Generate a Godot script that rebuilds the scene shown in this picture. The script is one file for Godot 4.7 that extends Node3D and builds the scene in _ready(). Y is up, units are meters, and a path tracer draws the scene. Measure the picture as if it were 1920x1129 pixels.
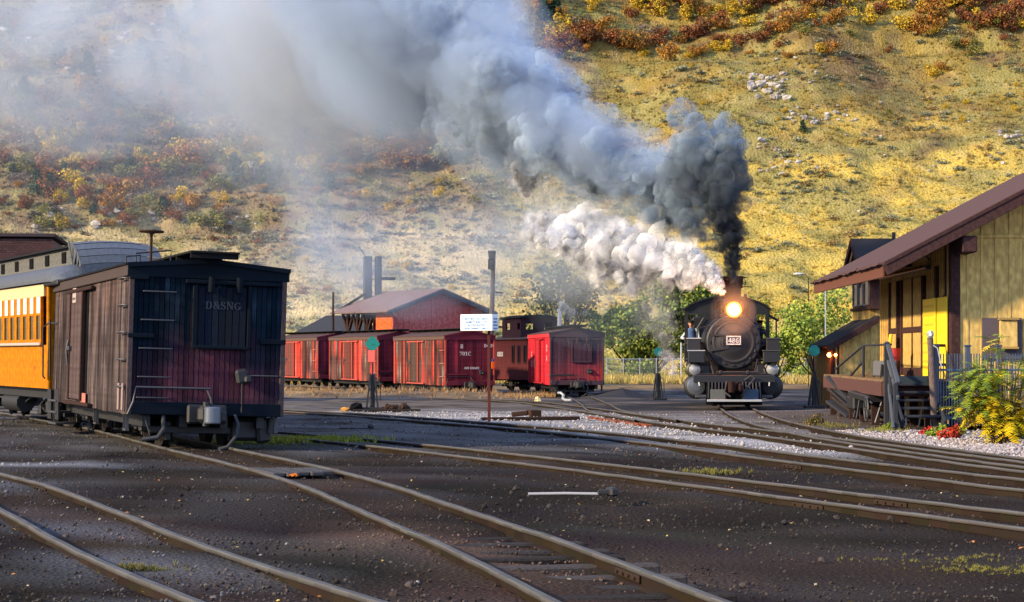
extends Node3D
# A narrow gauge railway yard in autumn: a steam locomotive under its smoke, old freight cars, a freight house and a steep golden hillside.

class Mb:
	# collects faces of one mesh; every face is given counter-clockwise as seen from outside
	var v := PackedVector3Array()
	var n := PackedVector3Array()
	var c := PackedColorArray()
	var col := Color(1, 1, 1)
	func tri(a: Vector3, b: Vector3, d: Vector3) -> void:
		var nn := (b - a).cross(d - a).normalized()
		v.append(a); v.append(d); v.append(b)
		for k in 3:
			n.append(nn); c.append(col)
	func quad(a: Vector3, b: Vector3, d: Vector3, e: Vector3) -> void:
		tri(a, b, d); tri(a, d, e)
	func smooth_tri(a: Vector3, b: Vector3, d: Vector3, na: Vector3, nb: Vector3, nd: Vector3) -> void:
		v.append(a); v.append(d); v.append(b)
		n.append(na); n.append(nd); n.append(nb)
		for k in 3: c.append(col)
	func col_tri(a: Vector3, b: Vector3, d: Vector3, ca: Color, cb: Color, cd: Color, nn: Vector3) -> void:
		v.append(a); v.append(d); v.append(b)
		for k in 3: n.append(nn)
		c.append(ca); c.append(cd); c.append(cb)
	func box(p: Vector3, s: Vector3, b := Basis(), bev := 0.0) -> void:
		var h := s * 0.5
		if bev <= 0.0:
			var q := []
			for i in 8:
				q.append(p + b * Vector3(h.x if i & 1 else -h.x, h.y if i & 2 else -h.y, h.z if i & 4 else -h.z))
			quad(q[4], q[5], q[7], q[6]); quad(q[1], q[0], q[2], q[3])
			quad(q[5], q[1], q[3], q[7]); quad(q[0], q[4], q[6], q[2])
			quad(q[6], q[7], q[3], q[2]); quad(q[0], q[1], q[5], q[4])
			return
		var g := minf(bev, minf(h.x, minf(h.y, h.z)) * 0.8)
		for ax in 3:
			var u := (ax + 1) % 3
			var w := (ax + 2) % 3
			for sg in [-1.0, 1.0]:
				var f := []
				for k in [[-1, -1], [1, -1], [1, 1], [-1, 1]]:
					var t := Vector3()
					t[ax] = h[ax] * sg
					t[u] = (h[u] - g) * k[0]
					t[w] = (h[w] - g) * k[1]
					f.append(p + b * t)
				if sg > 0: quad(f[0], f[1], f[2], f[3])
				else: quad(f[3], f[2], f[1], f[0])
		for ax in 3:
			var u := (ax + 1) % 3
			var w := (ax + 2) % 3
			for su in [-1.0, 1.0]:
				for sw in [-1.0, 1.0]:
					var f := []
					for k in [[-1, 0], [1, 0], [1, 1], [-1, 1]]:
						var t := Vector3()
						t[ax] = (h[ax] - g) * k[0]
						t[u] = (h[u] if k[1] == 0 else h[u] - g) * su
						t[w] = (h[w] - g if k[1] == 0 else h[w]) * sw
						f.append(p + b * t)
					if su * sw < 0: quad(f[0], f[1], f[2], f[3])
					else: quad(f[3], f[2], f[1], f[0])
		for i in 8:
			var s3 := Vector3(1 if i & 1 else -1, 1 if i & 2 else -1, 1 if i & 4 else -1)
			var a := p + b * (Vector3(h.x, h.y - g, h.z - g) * s3)
			var d := p + b * (Vector3(h.x - g, h.y, h.z - g) * s3)
			var e := p + b * (Vector3(h.x - g, h.y - g, h.z) * s3)
			if s3.x * s3.y * s3.z > 0: tri(a, d, e)
			else: tri(a, e, d)
	func bar(a: Vector3, e: Vector3, w: float, t: float, bev := 0.0, up := Vector3.UP) -> void:
		# a box from a to e, w across and t in the direction nearest to up
		var z := (e - a).normalized()
		if absf(z.dot(up)) > 0.98: up = Vector3(0, 0, 1) if absf(z.z) < 0.9 else Vector3(1, 0, 0)
		var x := up.cross(z).normalized()
		box((a + e) * 0.5, Vector3(w, t, (e - a).length()), Basis(x, z.cross(x), z), bev)
	func tube(p: Array, r, sides := 8, caps := true) -> void:
		var m := p.size()
		var prev := []
		var pn := []
		var ref := Vector3.ZERO
		for i in m:
			var q: Vector3 = p[i]
			var d: Vector3 = ((p[mini(i + 1, m - 1)] as Vector3) - (p[maxi(i - 1, 0)] as Vector3)).normalized()
			if ref == Vector3.ZERO:
				ref = Vector3.UP if absf(d.y) < 0.9 else Vector3.RIGHT
			var x := (ref - d * ref.dot(d)).normalized()
			ref = x
			var y := d.cross(x)
			var rr: float = r[i] if r is Array else r
			var ring := []
			var rn := []
			for k in sides:
				var an := TAU * k / sides
				var o := x * cos(an) + y * sin(an)
				ring.append(q + o * rr); rn.append(o)
			if i > 0:
				for k in sides:
					var k2 := (k + 1) % sides
					smooth_tri(prev[k], prev[k2], ring[k2], pn[k], pn[k2], rn[k2])
					smooth_tri(prev[k], ring[k2], ring[k], pn[k], rn[k2], rn[k])
			if caps and (i == 0 or i == m - 1):
				for k in range(1, sides - 1):
					if i == 0: tri(ring[0], ring[k + 1], ring[k])
					else: tri(ring[0], ring[k], ring[k + 1])
			prev = ring; pn = rn
	func lathe(prof: Array, t := Transform3D(), sides := 24) -> void:
		# prof: Vector2(radius, height along local y), from bottom to top along the outside
		for i in prof.size() - 1:
			var a: Vector2 = prof[i]
			var e: Vector2 = prof[i + 1]
			if a.distance_to(e) < 0.00001: continue
			var tn := Vector2(e.y - a.y, a.x - e.x).normalized()
			for k in sides:
				var a0 := TAU * k / sides
				var a1 := TAU * (k + 1) / sides
				var d0 := Vector3(cos(a0), 0, -sin(a0))
				var d1 := Vector3(cos(a1), 0, -sin(a1))
				var n0 := (t.basis * (d0 * tn.x + Vector3.UP * tn.y)).normalized()
				var n1 := (t.basis * (d1 * tn.x + Vector3.UP * tn.y)).normalized()
				var p0 := t * (d0 * a.x + Vector3.UP * a.y)
				var p1 := t * (d1 * a.x + Vector3.UP * a.y)
				var q0 := t * (d0 * e.x + Vector3.UP * e.y)
				var q1 := t * (d1 * e.x + Vector3.UP * e.y)
				if a.x > 0.00001: smooth_tri(p0, p1, q1, n0, n1, n1)
				if e.x > 0.00001: smooth_tri(p0, q1, q0, n0, n1, n0)
	func prism(poly: Array, z0: float, z1: float, t := Transform3D()) -> void:
		# polygon given counter-clockwise in x, y; extruded from z0 (back) to z1 (front)
		var pv := PackedVector2Array(poly)
		var idx := Geometry2D.triangulate_polygon(pv)
		for i in range(0, idx.size(), 3):
			var a := pv[idx[i]]
			var b := pv[idx[i + 1]]
			var d := pv[idx[i + 2]]
			if (b - a).cross(d - a) < 0:
				var s := b
				b = d
				d = s
			tri(t * Vector3(a.x, a.y, z1), t * Vector3(b.x, b.y, z1), t * Vector3(d.x, d.y, z1))
			tri(t * Vector3(a.x, a.y, z0), t * Vector3(d.x, d.y, z0), t * Vector3(b.x, b.y, z0))
		for i in pv.size():
			var a := pv[i]
			var b := pv[(i + 1) % pv.size()]
			quad(t * Vector3(a.x, a.y, z0), t * Vector3(b.x, b.y, z0), t * Vector3(b.x, b.y, z1), t * Vector3(a.x, a.y, z1))
	func blob(p: Vector3, s: Vector3, rough := 0.3, seed_ := 1, flat := true, rings := 5, sides := 8) -> void:
		# an uneven lump
		var rg := RandomNumberGenerator.new()
		rg.seed = seed_
		var g := []
		for i in rings + 1:
			var row := []
			var la := PI * i / rings - PI / 2
			var pole := 1.0 + rg.randf_range(-rough, rough)
			for k in sides:
				var q := pole if i == 0 or i == rings else 1.0 + rg.randf_range(-rough, rough)
				var lo := TAU * k / sides
				row.append(p + Vector3(cos(la) * cos(lo), sin(la), -cos(la) * sin(lo)) * s * q)
			g.append(row)
		for i in rings:
			for k in sides:
				var k2 := (k + 1) % sides
				if flat:
					if i > 0: tri(g[i][k], g[i][k2], g[i + 1][k2])
					if i < rings - 1: tri(g[i][k], g[i + 1][k2], g[i + 1][k])
				else:
					var e := func(q: Vector3) -> Vector3: return ((q - p) / s / s).normalized()
					if i > 0: smooth_tri(g[i][k], g[i][k2], g[i + 1][k2], e.call(g[i][k]), e.call(g[i][k2]), e.call(g[i + 1][k2]))
					if i < rings - 1: smooth_tri(g[i][k], g[i + 1][k2], g[i + 1][k], e.call(g[i][k]), e.call(g[i + 1][k2]), e.call(g[i + 1][k]))
	func mesh() -> ArrayMesh:
		var a := []
		a.resize(Mesh.ARRAY_MAX)
		a[Mesh.ARRAY_VERTEX] = v
		a[Mesh.ARRAY_NORMAL] = n
		a[Mesh.ARRAY_COLOR] = c
		var m := ArrayMesh.new()
		if v.size(): m.add_surface_from_arrays(Mesh.PRIMITIVE_TRIANGLES, a)
		return m

var rng := RandomNumberGenerator.new()
var names := {}
var M := {}
var fb := FastNoiseLite.new()
var fw := FastNoiseLite.new()

func numbered(called: String) -> String:
	var k: int = names.get(called, 0)
	names[called] = k + 1
	return called if k == 0 else "%s_%03d" % [called, k]

func tag(o: Node3D, label: String, category := "", group := "", kind := "") -> Node3D:
	if label: o.set_meta("label", label)
	if category: o.set_meta("category", category)
	if group: o.set_meta("group", group)
	if kind: o.set_meta("kind", kind)
	return o

func thing(called: String, label: String, category: String, at := Vector3.ZERO, turn := 0.0, group := "") -> Node3D:
	var o := Node3D.new()
	o.name = numbered(called)
	add_child(o)
	o.position = at
	o.rotation.y = turn
	tag(o, label, category, group)
	return o

func obj(called: String, mb, m: Material, parent: Node = null, pos := Vector3.ZERO) -> MeshInstance3D:
	var o := MeshInstance3D.new()
	o.mesh = mb.mesh() if mb is Mb else mb
	o.material_override = m
	o.position = pos
	if parent == null:
		o.name = numbered(called)
		add_child(o)
	else:
		var k := 0
		var nm := called
		while parent.has_node(NodePath(nm)):
			k += 1
			nm = "%s_%03d" % [called, k]
		o.name = nm
		parent.add_child(o)
	return o

var part_count := {}
func part(called: String, mb, m: Material, parent: Node, pos := Vector3.ZERO) -> MeshInstance3D:
	# obj() for long rows of alike pieces: counts instead of searching for a free name
	var key := "%d/%s" % [parent.get_instance_id(), called]
	var k: int = part_count.get(key, 0)
	part_count[key] = k + 1
	var o := MeshInstance3D.new()
	o.mesh = mb.mesh() if mb is Mb else mb
	o.material_override = m
	o.position = pos
	o.name = called if k == 0 else "%s_%03d" % [called, k]
	parent.add_child(o)
	return o

func dup(root: Node3D, at: Vector3, turn := 0.0, size := 1.0, label := "", group := "") -> Node3D:
	var r: Node3D = root.duplicate()
	r.name = numbered(str(root.name).trim_suffix("_proto"))
	add_child(r)
	r.position = at
	r.rotation.y = turn
	r.scale = Vector3.ONE * size
	if label: r.set_meta("label", label)
	if group: r.set_meta("group", group)
	return r

func many(called: String, m: Mesh, mat_: Material, xf: Array, cols: Array, label: String, category: String) -> MultiMeshInstance3D:
	var mm := MultiMesh.new()
	mm.transform_format = MultiMesh.TRANSFORM_3D
	mm.use_colors = cols.size() > 0
	mm.mesh = m
	mm.instance_count = xf.size()
	for i in xf.size():
		mm.set_instance_transform(i, xf[i])
		if cols.size(): mm.set_instance_color(i, cols[i])
	var o := MultiMeshInstance3D.new()
	o.multimesh = mm
	o.material_override = mat_
	o.name = numbered(called)
	add_child(o)
	tag(o, label, category, "", "stuff")
	return o

func lettering(words: String, size: float, m: Material, parent: Node, t: Transform3D, font := "Droid Serif", called := "lettering") -> MeshInstance3D:
	var tm := TextMesh.new()
	var sf := SystemFont.new()
	sf.font_names = PackedStringArray([font])
	sf.font_weight = 700
	tm.font = sf
	tm.text = words
	tm.font_size = 32
	tm.pixel_size = size / 32.0
	tm.depth = 0.004
	var o := part(called, tm, m, parent)
	o.transform = t
	return o

func lin(r: float, g: float, b: float) -> Color:
	return Color(r, g, b).linear_to_srgb()

func noise_tex(freq: float, lo: float, hi: float, seed_ := 1, oct := 4, bump := false, kind := FastNoiseLite.TYPE_SIMPLEX_SMOOTH, size := 512) -> NoiseTexture2D:
	var f := FastNoiseLite.new()
	f.noise_type = kind
	f.frequency = freq
	f.fractal_octaves = oct
	f.fractal_type = FastNoiseLite.FRACTAL_FBM
	f.seed = seed_
	var t := NoiseTexture2D.new()
	t.width = size
	t.height = size
	t.seamless = true
	t.noise = f
	if not bump:
		var g := Gradient.new()
		g.set_color(0, Color(lo, lo, lo))
		g.set_color(1, Color(hi, hi, hi))
		t.color_ramp = g
	return t

func mat(r: float, g: float, b: float, rough := 0.85, metal := 0.0) -> StandardMaterial3D:
	var m := StandardMaterial3D.new()
	m.albedo_color = lin(r * 0.8, g * 0.8, b * 0.8)
	m.roughness = rough
	if rough > 0.68: m.metallic_specular = 0.18
	m.metallic = metal
	return m

func grain(m: StandardMaterial3D, t: Texture2D, scale: Vector3, bump: Texture2D = null, depth := 0.0, world := false) -> StandardMaterial3D:
	m.albedo_texture = t
	m.uv1_triplanar = true
	m.uv1_world_triplanar = world
	m.uv1_scale = scale
	m.uv1_triplanar_sharpness = 4.0
	if bump:
		m.heightmap_enabled = true
		m.heightmap_texture = bump
		m.heightmap_scale = depth
	return m

func vcol(m: StandardMaterial3D) -> StandardMaterial3D:
	m.vertex_color_use_as_albedo = true
	return m

func slope(d: float) -> float:
	# the yard falls gently away from the camera
	return -0.5 * clampf((d - 40.0) / 57.0, 0, 1)

func _ready() -> void:
	var cam := Camera3D.new()
	cam.name = "camera"
	cam.projection = Camera3D.PROJECTION_FRUSTUM
	cam.near = 0.1
	cam.far = 1500.0
	cam.size = 2.0 * 0.1 * 564.5 / 3800.0
	cam.frustum_offset = Vector2(0, 0.1 * 100.5 / 3800.0)
	cam.position = Vector3(0, 1.45, 0)
	add_child(cam)
	cam.current = true
	var sky_mat := ProceduralSkyMaterial.new()
	sky_mat.sky_top_color = Color(0.47, 0.56, 0.74)
	sky_mat.sky_horizon_color = Color(0.80, 0.85, 0.92)
	sky_mat.sky_curve = 0.16
	sky_mat.ground_bottom_color = Color(0.22, 0.20, 0.18)
	sky_mat.ground_horizon_color = Color(0.42, 0.40, 0.38)
	sky_mat.sun_angle_max = 20.0
	var sky := Sky.new()
	sky.sky_material = sky_mat
	var env := Environment.new()
	env.background_mode = Environment.BG_SKY
	env.sky = sky
	env.background_energy_multiplier = 1.35
	env.tonemap_mode = Environment.TONE_MAPPER_LINEAR
	env.tonemap_exposure = 2.55
	env.volumetric_fog_enabled = true
	env.volumetric_fog_density = 0.0
	env.sdfgi_enabled = true
	env.ssao_enabled = true
	env.ssil_enabled = true
	var we := WorldEnvironment.new()
	we.name = "world_environment"
	we.environment = env
	add_child(we)
	var sun := DirectionalLight3D.new()
	sun.name = "sun"
	sun.light_energy = 1.2
	sun.light_color = Color(1.0, 0.90, 0.74)
	sun.light_angular_distance = 3.0
	sun.shadow_enabled = true
	add_child(sun)
	sun.look_at_from_position(Vector3(-0.865, 0.39, 0.40), Vector3.ZERO)
	rng.seed = 4861
	fb.seed = 11
	fb.frequency = 1.0
	fb.fractal_octaves = 4
	fw.seed = 23
	fw.frequency = 1.0
	fw.fractal_octaves = 2
	make_materials()
	lay_out_tracks()
	build_ground()
	build_hill()
	build_tracks()
	build_brush()
	build_trees()
	build_boxcars()
	build_coach()
	build_locomotive()
	build_depot()
	build_signal_house()
	build_shed()
	build_yard_things()
	build_ground_cover()
	build_smoke()

func make_materials() -> void:
	var fine := noise_tex(0.06, 0.62, 1.0, 1)
	var soft := noise_tex(0.012, 0.70, 1.0, 2)
	var wood_n := noise_tex(0.03, 0.55, 1.0, 3, 5)
	var bump := noise_tex(0.05, 0, 1, 4, 5, true)
	var gravel := noise_tex(0.045, 0.45, 1.0, 5, 2, false, FastNoiseLite.TYPE_CELLULAR)
	var gravel_b := noise_tex(0.045, 0, 1, 5, 2, true, FastNoiseLite.TYPE_CELLULAR)
	M.ground = vcol(grain(mat(1.45, 1.45, 1.45, 0.95), fine, Vector3(0.9, 0.9, 0.9), gravel_b, 1.6, true))
	M.ground.albedo_color = Color(1.08, 1.08, 1.08)
	M.ground.metallic_specular = 0.14
	M.hill = vcol(grain(mat(1, 1, 1, 1.0), noise_tex(0.05, 0.66, 1.0, 6, 5), Vector3(0.11, 0.11, 0.11), bump, 16.0, true))
	M.hill.albedo_color = Color(1.04, 1.04, 1.04)
	M.hill.metallic_specular = 0.1
	M.rail_side = grain(mat(0.055, 0.036, 0.025, 0.8), fine, Vector3(3, 3, 3))
	M.rail_top = grain(mat(0.24, 0.23, 0.23, 0.45, 0.3), fine, Vector3(2, 2, 2))
	M.sleeper = grain(mat(0.055, 0.045, 0.04, 0.95), wood_n, Vector3(1.2, 6, 6), bump, 1.0)
	M.board = vcol(grain(mat(1, 1, 1, 0.9), noise_tex(0.03, 0.38, 1.0, 13, 5), Vector3(9, 0.55, 9), bump, 0.6))
	M.board.albedo_color = Color(1.25, 1.25, 1.25)
	M.plank = vcol(grain(mat(1, 1, 1, 0.9), wood_n, Vector3(0.8, 7, 7), bump, 0.6))
	M.iron = grain(mat(0.022, 0.022, 0.024, 0.6, 0.2), fine, Vector3(3, 3, 3))
	M.iron_light = grain(mat(0.12, 0.12, 0.125, 0.5, 0.5), fine, Vector3(3, 3, 3))
	M.rust = grain(mat(0.075, 0.042, 0.028, 0.9), fine, Vector3(4, 4, 4))
	M.wheel = grain(mat(0.03, 0.026, 0.025, 0.75, 0.2), fine, Vector3(4, 4, 4))
	M.void = mat(0.006, 0.006, 0.007, 1.0)
	M.hose = mat(0.05, 0.05, 0.055, 0.75)
	M.white = grain(mat(0.75, 0.75, 0.73, 0.6), soft, Vector3(1, 1, 1))
	M.fadedwhite = grain(mat(0.115, 0.125, 0.145, 0.9), noise_tex(0.09, 0.35, 1.0, 8, 3), Vector3(6, 6, 6))
	M.letter_white = mat(0.62, 0.58, 0.55, 0.8)
	M.roof_black = grain(mat(0.03, 0.03, 0.032, 0.95), fine, Vector3(3, 3, 3), bump, 1.0)
	M.coach_yellow = grain(mat(0.66, 0.225, 0.001, 0.6), soft, Vector3(0.8, 0.8, 0.8))
	M.coach_yellow.metallic_specular = 0.2
	M.coach_cream = mat(0.62, 0.50, 0.26, 0.4)
	M.coach_roof = grain(mat(0.085, 0.095, 0.108, 0.6), soft, Vector3(1.5, 1.5, 1.5))
	M.coach_clere = grain(mat(0.17, 0.17, 0.155, 0.7), soft, Vector3(1.5, 1.5, 1.5))
	M.glass = mat(0.02, 0.022, 0.025, 0.08)
	M.glass.metallic_specular = 0.6
	M.brick = grain(mat(0.15, 0.075, 0.07, 0.9), fine, Vector3(2, 2, 2))
	M.mortar = mat(0.20, 0.15, 0.14, 0.95)
	M.loco = grain(mat(0.013, 0.014, 0.017, 0.5, 0.05), fine, Vector3(2.5, 2.5, 2.5))
	M.loco_grey = grain(mat(0.022, 0.020, 0.023, 0.55, 0.1), fine, Vector3(2.5, 2.5, 2.5))
	M.loco_brown = grain(mat(0.055, 0.026, 0.020, 0.7), fine, Vector3(2.5, 2.5, 2.5))
	M.silver = grain(mat(0.55, 0.57, 0.58, 0.35, 0.4), fine, Vector3(2, 2, 2))
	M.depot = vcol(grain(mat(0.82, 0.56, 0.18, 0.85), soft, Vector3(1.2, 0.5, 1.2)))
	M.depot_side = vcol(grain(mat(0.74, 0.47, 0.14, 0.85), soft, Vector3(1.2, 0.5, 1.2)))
	M.trim = grain(mat(0.075, 0.038, 0.036, 0.8), soft, Vector3(1.5, 1.5, 1.5))
	M.trim_red = grain(mat(0.20, 0.085, 0.06, 0.85), fine, Vector3(1.5, 1.5, 1.5))
	M.depot_roof = grain(mat(0.15, 0.09, 0.085, 0.9), fine, Vector3(1.5, 1.5, 1.5), bump, 0.5)
	M.shingle = grain(mat(0.06, 0.055, 0.055, 0.95), fine, Vector3(2, 2, 2), bump, 1.0)
	M.bright_yellow = mat(0.90, 0.60, 0.005, 0.6)
	M.deck = vcol(grain(mat(0.34, 0.22, 0.12, 0.95), wood_n, Vector3(5, 5, 0.6)))
	M.stair = grain(mat(0.055, 0.06, 0.075, 0.8), fine, Vector3(2, 2, 2))
	M.fence_blue = grain(mat(0.055, 0.115, 0.185, 0.6), soft, Vector3(2, 2, 2))
	M.board_grey = mat(0.10, 0.08, 0.09, 0.9)
	M.shed_red = grain(mat(0.60, 0.15, 0.135, 0.9), soft, Vector3(0.6, 0.6, 0.6))
	M.shed_red_sunlit = grain(mat(0.78, 0.16, 0.05, 0.9), soft, Vector3(0.6, 0.6, 0.6))  # side wall: the shed red with the sunlight put into the colour
	M.shed_roof = grain(mat(0.26, 0.18, 0.17, 0.9), soft, Vector3(0.8, 0.8, 0.8))
	M.timber = grain(mat(0.07, 0.04, 0.035, 0.95), wood_n, Vector3(5, 0.6, 5))
	M.slate = grain(mat(0.08, 0.085, 0.095, 0.9), fine, Vector3(1, 1, 1))
	M.steel_blue = grain(mat(0.07, 0.085, 0.10, 0.7), soft, Vector3(0.8, 0.8, 0.8))
	M.pole_wood = grain(mat(0.23, 0.17, 0.15, 0.9), wood_n, Vector3(4, 0.5, 4))
	M.post_red = mat(0.10, 0.03, 0.025, 0.8)
	M.sign_white = mat(0.86, 0.89, 0.92, 0.5)
	M.sign_blue = mat(0.03, 0.22, 0.45, 0.7)
	M.switch_green = mat(0.0, 0.22, 0.17, 0.5)
	M.switch_red = mat(0.75, 0.01, 0.012, 0.5)
	M.galv = mat(0.42, 0.44, 0.45, 0.5, 0.4)
	M.mesh_wire = mat(0.30, 0.32, 0.33, 0.6, 0.3)
	M.rock = vcol(grain(mat(1, 1, 1, 0.95), fine, Vector3(1.5, 1.5, 1.5), bump, 4.0))
	M.leaf = vcol(mat(1, 1, 1, 0.75))
	M.leaf.metallic_specular = 0.2
	M.leaf.backlight_enabled = true
	M.leaf.backlight = Color(0.5, 0.5, 0.5)
	M.bark = grain(mat(0.07, 0.055, 0.045, 0.95), wood_n, Vector3(3, 0.5, 3))
	M.skin = mat(0.50, 0.25, 0.17, 0.6)
	M.denim = mat(0.08, 0.13, 0.26, 0.9)
	M.shirt = mat(0.50, 0.58, 0.68, 0.9)
	M.dark_cap = mat(0.02, 0.025, 0.022, 0.9)
	M.concrete = grain(mat(0.36, 0.33, 0.30, 0.9), fine, Vector3(2, 2, 2), bump, 0.6)

# ---------------------------------------------------------------- tracks: where they run (x, distance in front of the camera)
var tracks := {}
func lay_out_tracks() -> void:
	tracks = {
		"a": [Vector2(-11.8, 32.5), Vector2(-8.6, 28.0), Vector2(-6.0, 23.2), Vector2(-4.3, 19.1), Vector2(-2.72, 15.1), Vector2(-1.28, 11.87), Vector2(-0.2, 9.6), Vector2(0.9, 7.2)],
		"b": [Vector2(-15.0, 60.0), Vector2(-11.4, 49.8), Vector2(-7.82, 40.0), Vector2(-4.85, 31.5), Vector2(-2.87, 26.0), Vector2(-1.92, 22.9), Vector2(-0.82, 18.6), Vector2(0.0, 15.4), Vector2(0.74, 12.0), Vector2(1.3, 9.4), Vector2(1.75, 7.0)],
		"c": [Vector2(-17.0, 62.0), Vector2(-10.5, 49.5), Vector2(-5.3, 39.0), Vector2(-2.5, 34.0), Vector2(-0.1, 28.9), Vector2(1.5, 25.2), Vector2(2.85, 21.9), Vector2(4.35, 18.2), Vector2(5.6, 15.0), Vector2(7.5, 10.0)],
		"d": [Vector2(-17.0, 86.0), Vector2(-7.2, 60.3), Vector2(-4.05, 53.3), Vector2(-0.42, 43.0), Vector2(2.68, 33.7), Vector2(3.85, 29.1), Vector2(5.55, 23.4), Vector2(7.4, 17.0), Vector2(9.2, 10.5)],
		"e": [Vector2(-20.0, 108.0), Vector2(-12.0, 101.0), Vector2(-5.0, 92.0), Vector2(-0.2, 80.0), Vector2(1.95, 64.0), Vector2(3.0, 52.0), Vector2(4.0, 41.8), Vector2(5.05, 36.0), Vector2(5.75, 32.0), Vector2(6.55, 27.0), Vector2(8.4, 18.0), Vector2(10.2, 9.0)],
		"f": [Vector2(16.0, 140.0), Vector2(9.8, 92.0), Vector2(7.25, 66.0), Vector2(6.0, 50.0), Vector2(5.62, 41.0), Vector2(5.8, 36.0), Vector2(6.15, 32.8), Vector2(6.95, 27.3), Vector2(8.8, 19.0), Vector2(11.0, 10.0)],
		"g": [Vector2(2.9, 132.0), Vector2(3.0, 100.0), Vector2(3.05, 86.0), Vector2(2.9, 70.0), Vector2(2.75, 58.0), Vector2(3.35, 47.0)],
		"h": [Vector2(-15.0, 128.0), Vector2(-10.0, 116.0), Vector2(-5.85, 105.9), Vector2(-2.0, 95.9), Vector2(-0.9, 91.5)],
	}

func smooth_line(p: Array, step := 0.3) -> Array:
	# Catmull-Rom through the points, evenly enough spaced
	var out := []
	for i in p.size() - 1:
		var a: Vector2 = p[maxi(i - 1, 0)]
		var b: Vector2 = p[i]
		var d: Vector2 = p[i + 1]
		var e: Vector2 = p[mini(i + 2, p.size() - 1)]
		var m := maxi(2, int(b.distance_to(d) / step))
		for k in m:
			var t := float(k) / m
			# centripetal-like tangents scaled to the span
			var l := b.distance_to(d)
			var m0 := (d - a) / maxf(0.01, a.distance_to(b) + l) * l
			var m1 := (e - b) / maxf(0.01, l + d.distance_to(e)) * l
			var t2 := t * t
			var t3 := t2 * t
			out.append(b * (2 * t3 - 3 * t2 + 1) + m0 * (t3 - 2 * t2 + t) + d * (-2 * t3 + 3 * t2) + m1 * (t3 - t2))
	out.append(p[p.size() - 1])
	return out

const GX0 := -22.0
const GD0 := 6.0
const GC := 0.15
const GNX := 300
const GND := 720
var near_track := PackedFloat32Array()
func stamp_tracks() -> void:
	near_track.resize(GNX * GND)
	near_track.fill(9.0)
	for k in tracks:
		for q in smooth_line(tracks[k], 0.14):
			var ci := int((q.x - GX0) / GC)
			var cj := int((q.y - GD0) / GC)
			for j in range(maxi(0, cj - 7), mini(GND, cj + 8)):
				for i in range(maxi(0, ci - 7), mini(GNX, ci + 8)):
					var dd := Vector2(GX0 + (i + 0.5) * GC - q.x, GD0 + (j + 0.5) * GC - q.y).length()
					if dd < near_track[j * GNX + i]: near_track[j * GNX + i] = dd

func track_dist(x: float, d: float) -> float:
	var i := int((x - GX0) / GC)
	var j := int((d - GD0) / GC)
	if i < 0 or j < 0 or i >= GNX or j >= GND: return 9.0
	return near_track[j * GNX + i]

func bump_at(x: float, d: float, cx: float, cd: float, rx: float, rd: float) -> float:
	var u := (x - cx) / rx
	var w := (d - cd) / rd
	return exp(-(u * u + w * w))

func yard_y(x: float, d: float) -> float:
	# level of the rail tops
	var s := slope(d)
	if x > 6.4 and d < 62: s = lerpf(s, 0.0, smoothstep(6.6, 8.6, x) * (1.0 - smoothstep(55.0, 62.0, d)))
	return s

func ground_y(x: float, d: float) -> float:
	var y := yard_y(x, d)
	if d > 150: return y - 0.1 + 0.12 * fb.get_noise_2d(x * 0.2, d * 0.2)
	var td := track_dist(x, d)
	var y0 := -0.062 + 0.05 * fb.get_noise_2d(x * 0.5, d * 0.5) + 0.045 * fb.get_noise_2d(x * 1.9, d * 2.6)
	if d < 45: y0 += 0.016 * fw.get_noise_2d(x * 9.0, d * 9.0)
	# eroded ruts in the cinder left of the bent track
	if d < 30 and x < 4:
		var r := absf(fb.get_noise_2d(x * 0.42 + 7.0, d * 0.95))
		y0 -= 0.13 * (1.0 - smoothstep(0.0, 0.10, r)) * smoothstep(0.7, 1.3, td) * (1.0 - smoothstep(24.0, 30.0, d))
		y0 -= 0.10 * bump_at(x, d, -1.9, 17.6, 1.1, 0.9) * smoothstep(0.6, 1.0, td)
	# the rails of the bent and the front track stand out of the ground on the right
	if d < 22: y0 -= 0.055 * smoothstep(-1.2, 0.8, x) * (1.0 - smoothstep(16.0, 22.0, d))
	if d < 19 and x > 0.3: y0 -= 0.05 * smoothstep(0.40, 0.8, td) * bump_at(x, d, 1.7, 13.4, 1.6, 3.6) * 1.7
	if d > 20 and d < 60 and x > 1.5: y0 -= 0.035 * smoothstep(1.5, 4.0, x)
	if td < 0.62: y0 = maxf(y0, -0.115) - 0.012
	# low bank with dry grass in front of the red cars
	y0 += 0.30 * exp(-pow((d - 91.0 + x * 0.55) / 3.0, 2.0)) * (1.0 - smoothstep(-1.4, 0.2, x)) * smoothstep(-26.0, -12.0, x)
	if d > 60: y0 += 0.08 * fb.get_noise_2d(x * 0.3, d * 0.3) * smoothstep(1.2, 3.0, td)
	# coal heap beside the caboose
	y0 += 0.5 * bump_at(x, d, 4.9, 92.0, 1.0, 2.2)
	return y + y0

func mixc(a: Color, b: Color, t: float) -> Color:
	return a.lerp(b, clampf(t, 0, 1))

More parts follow.
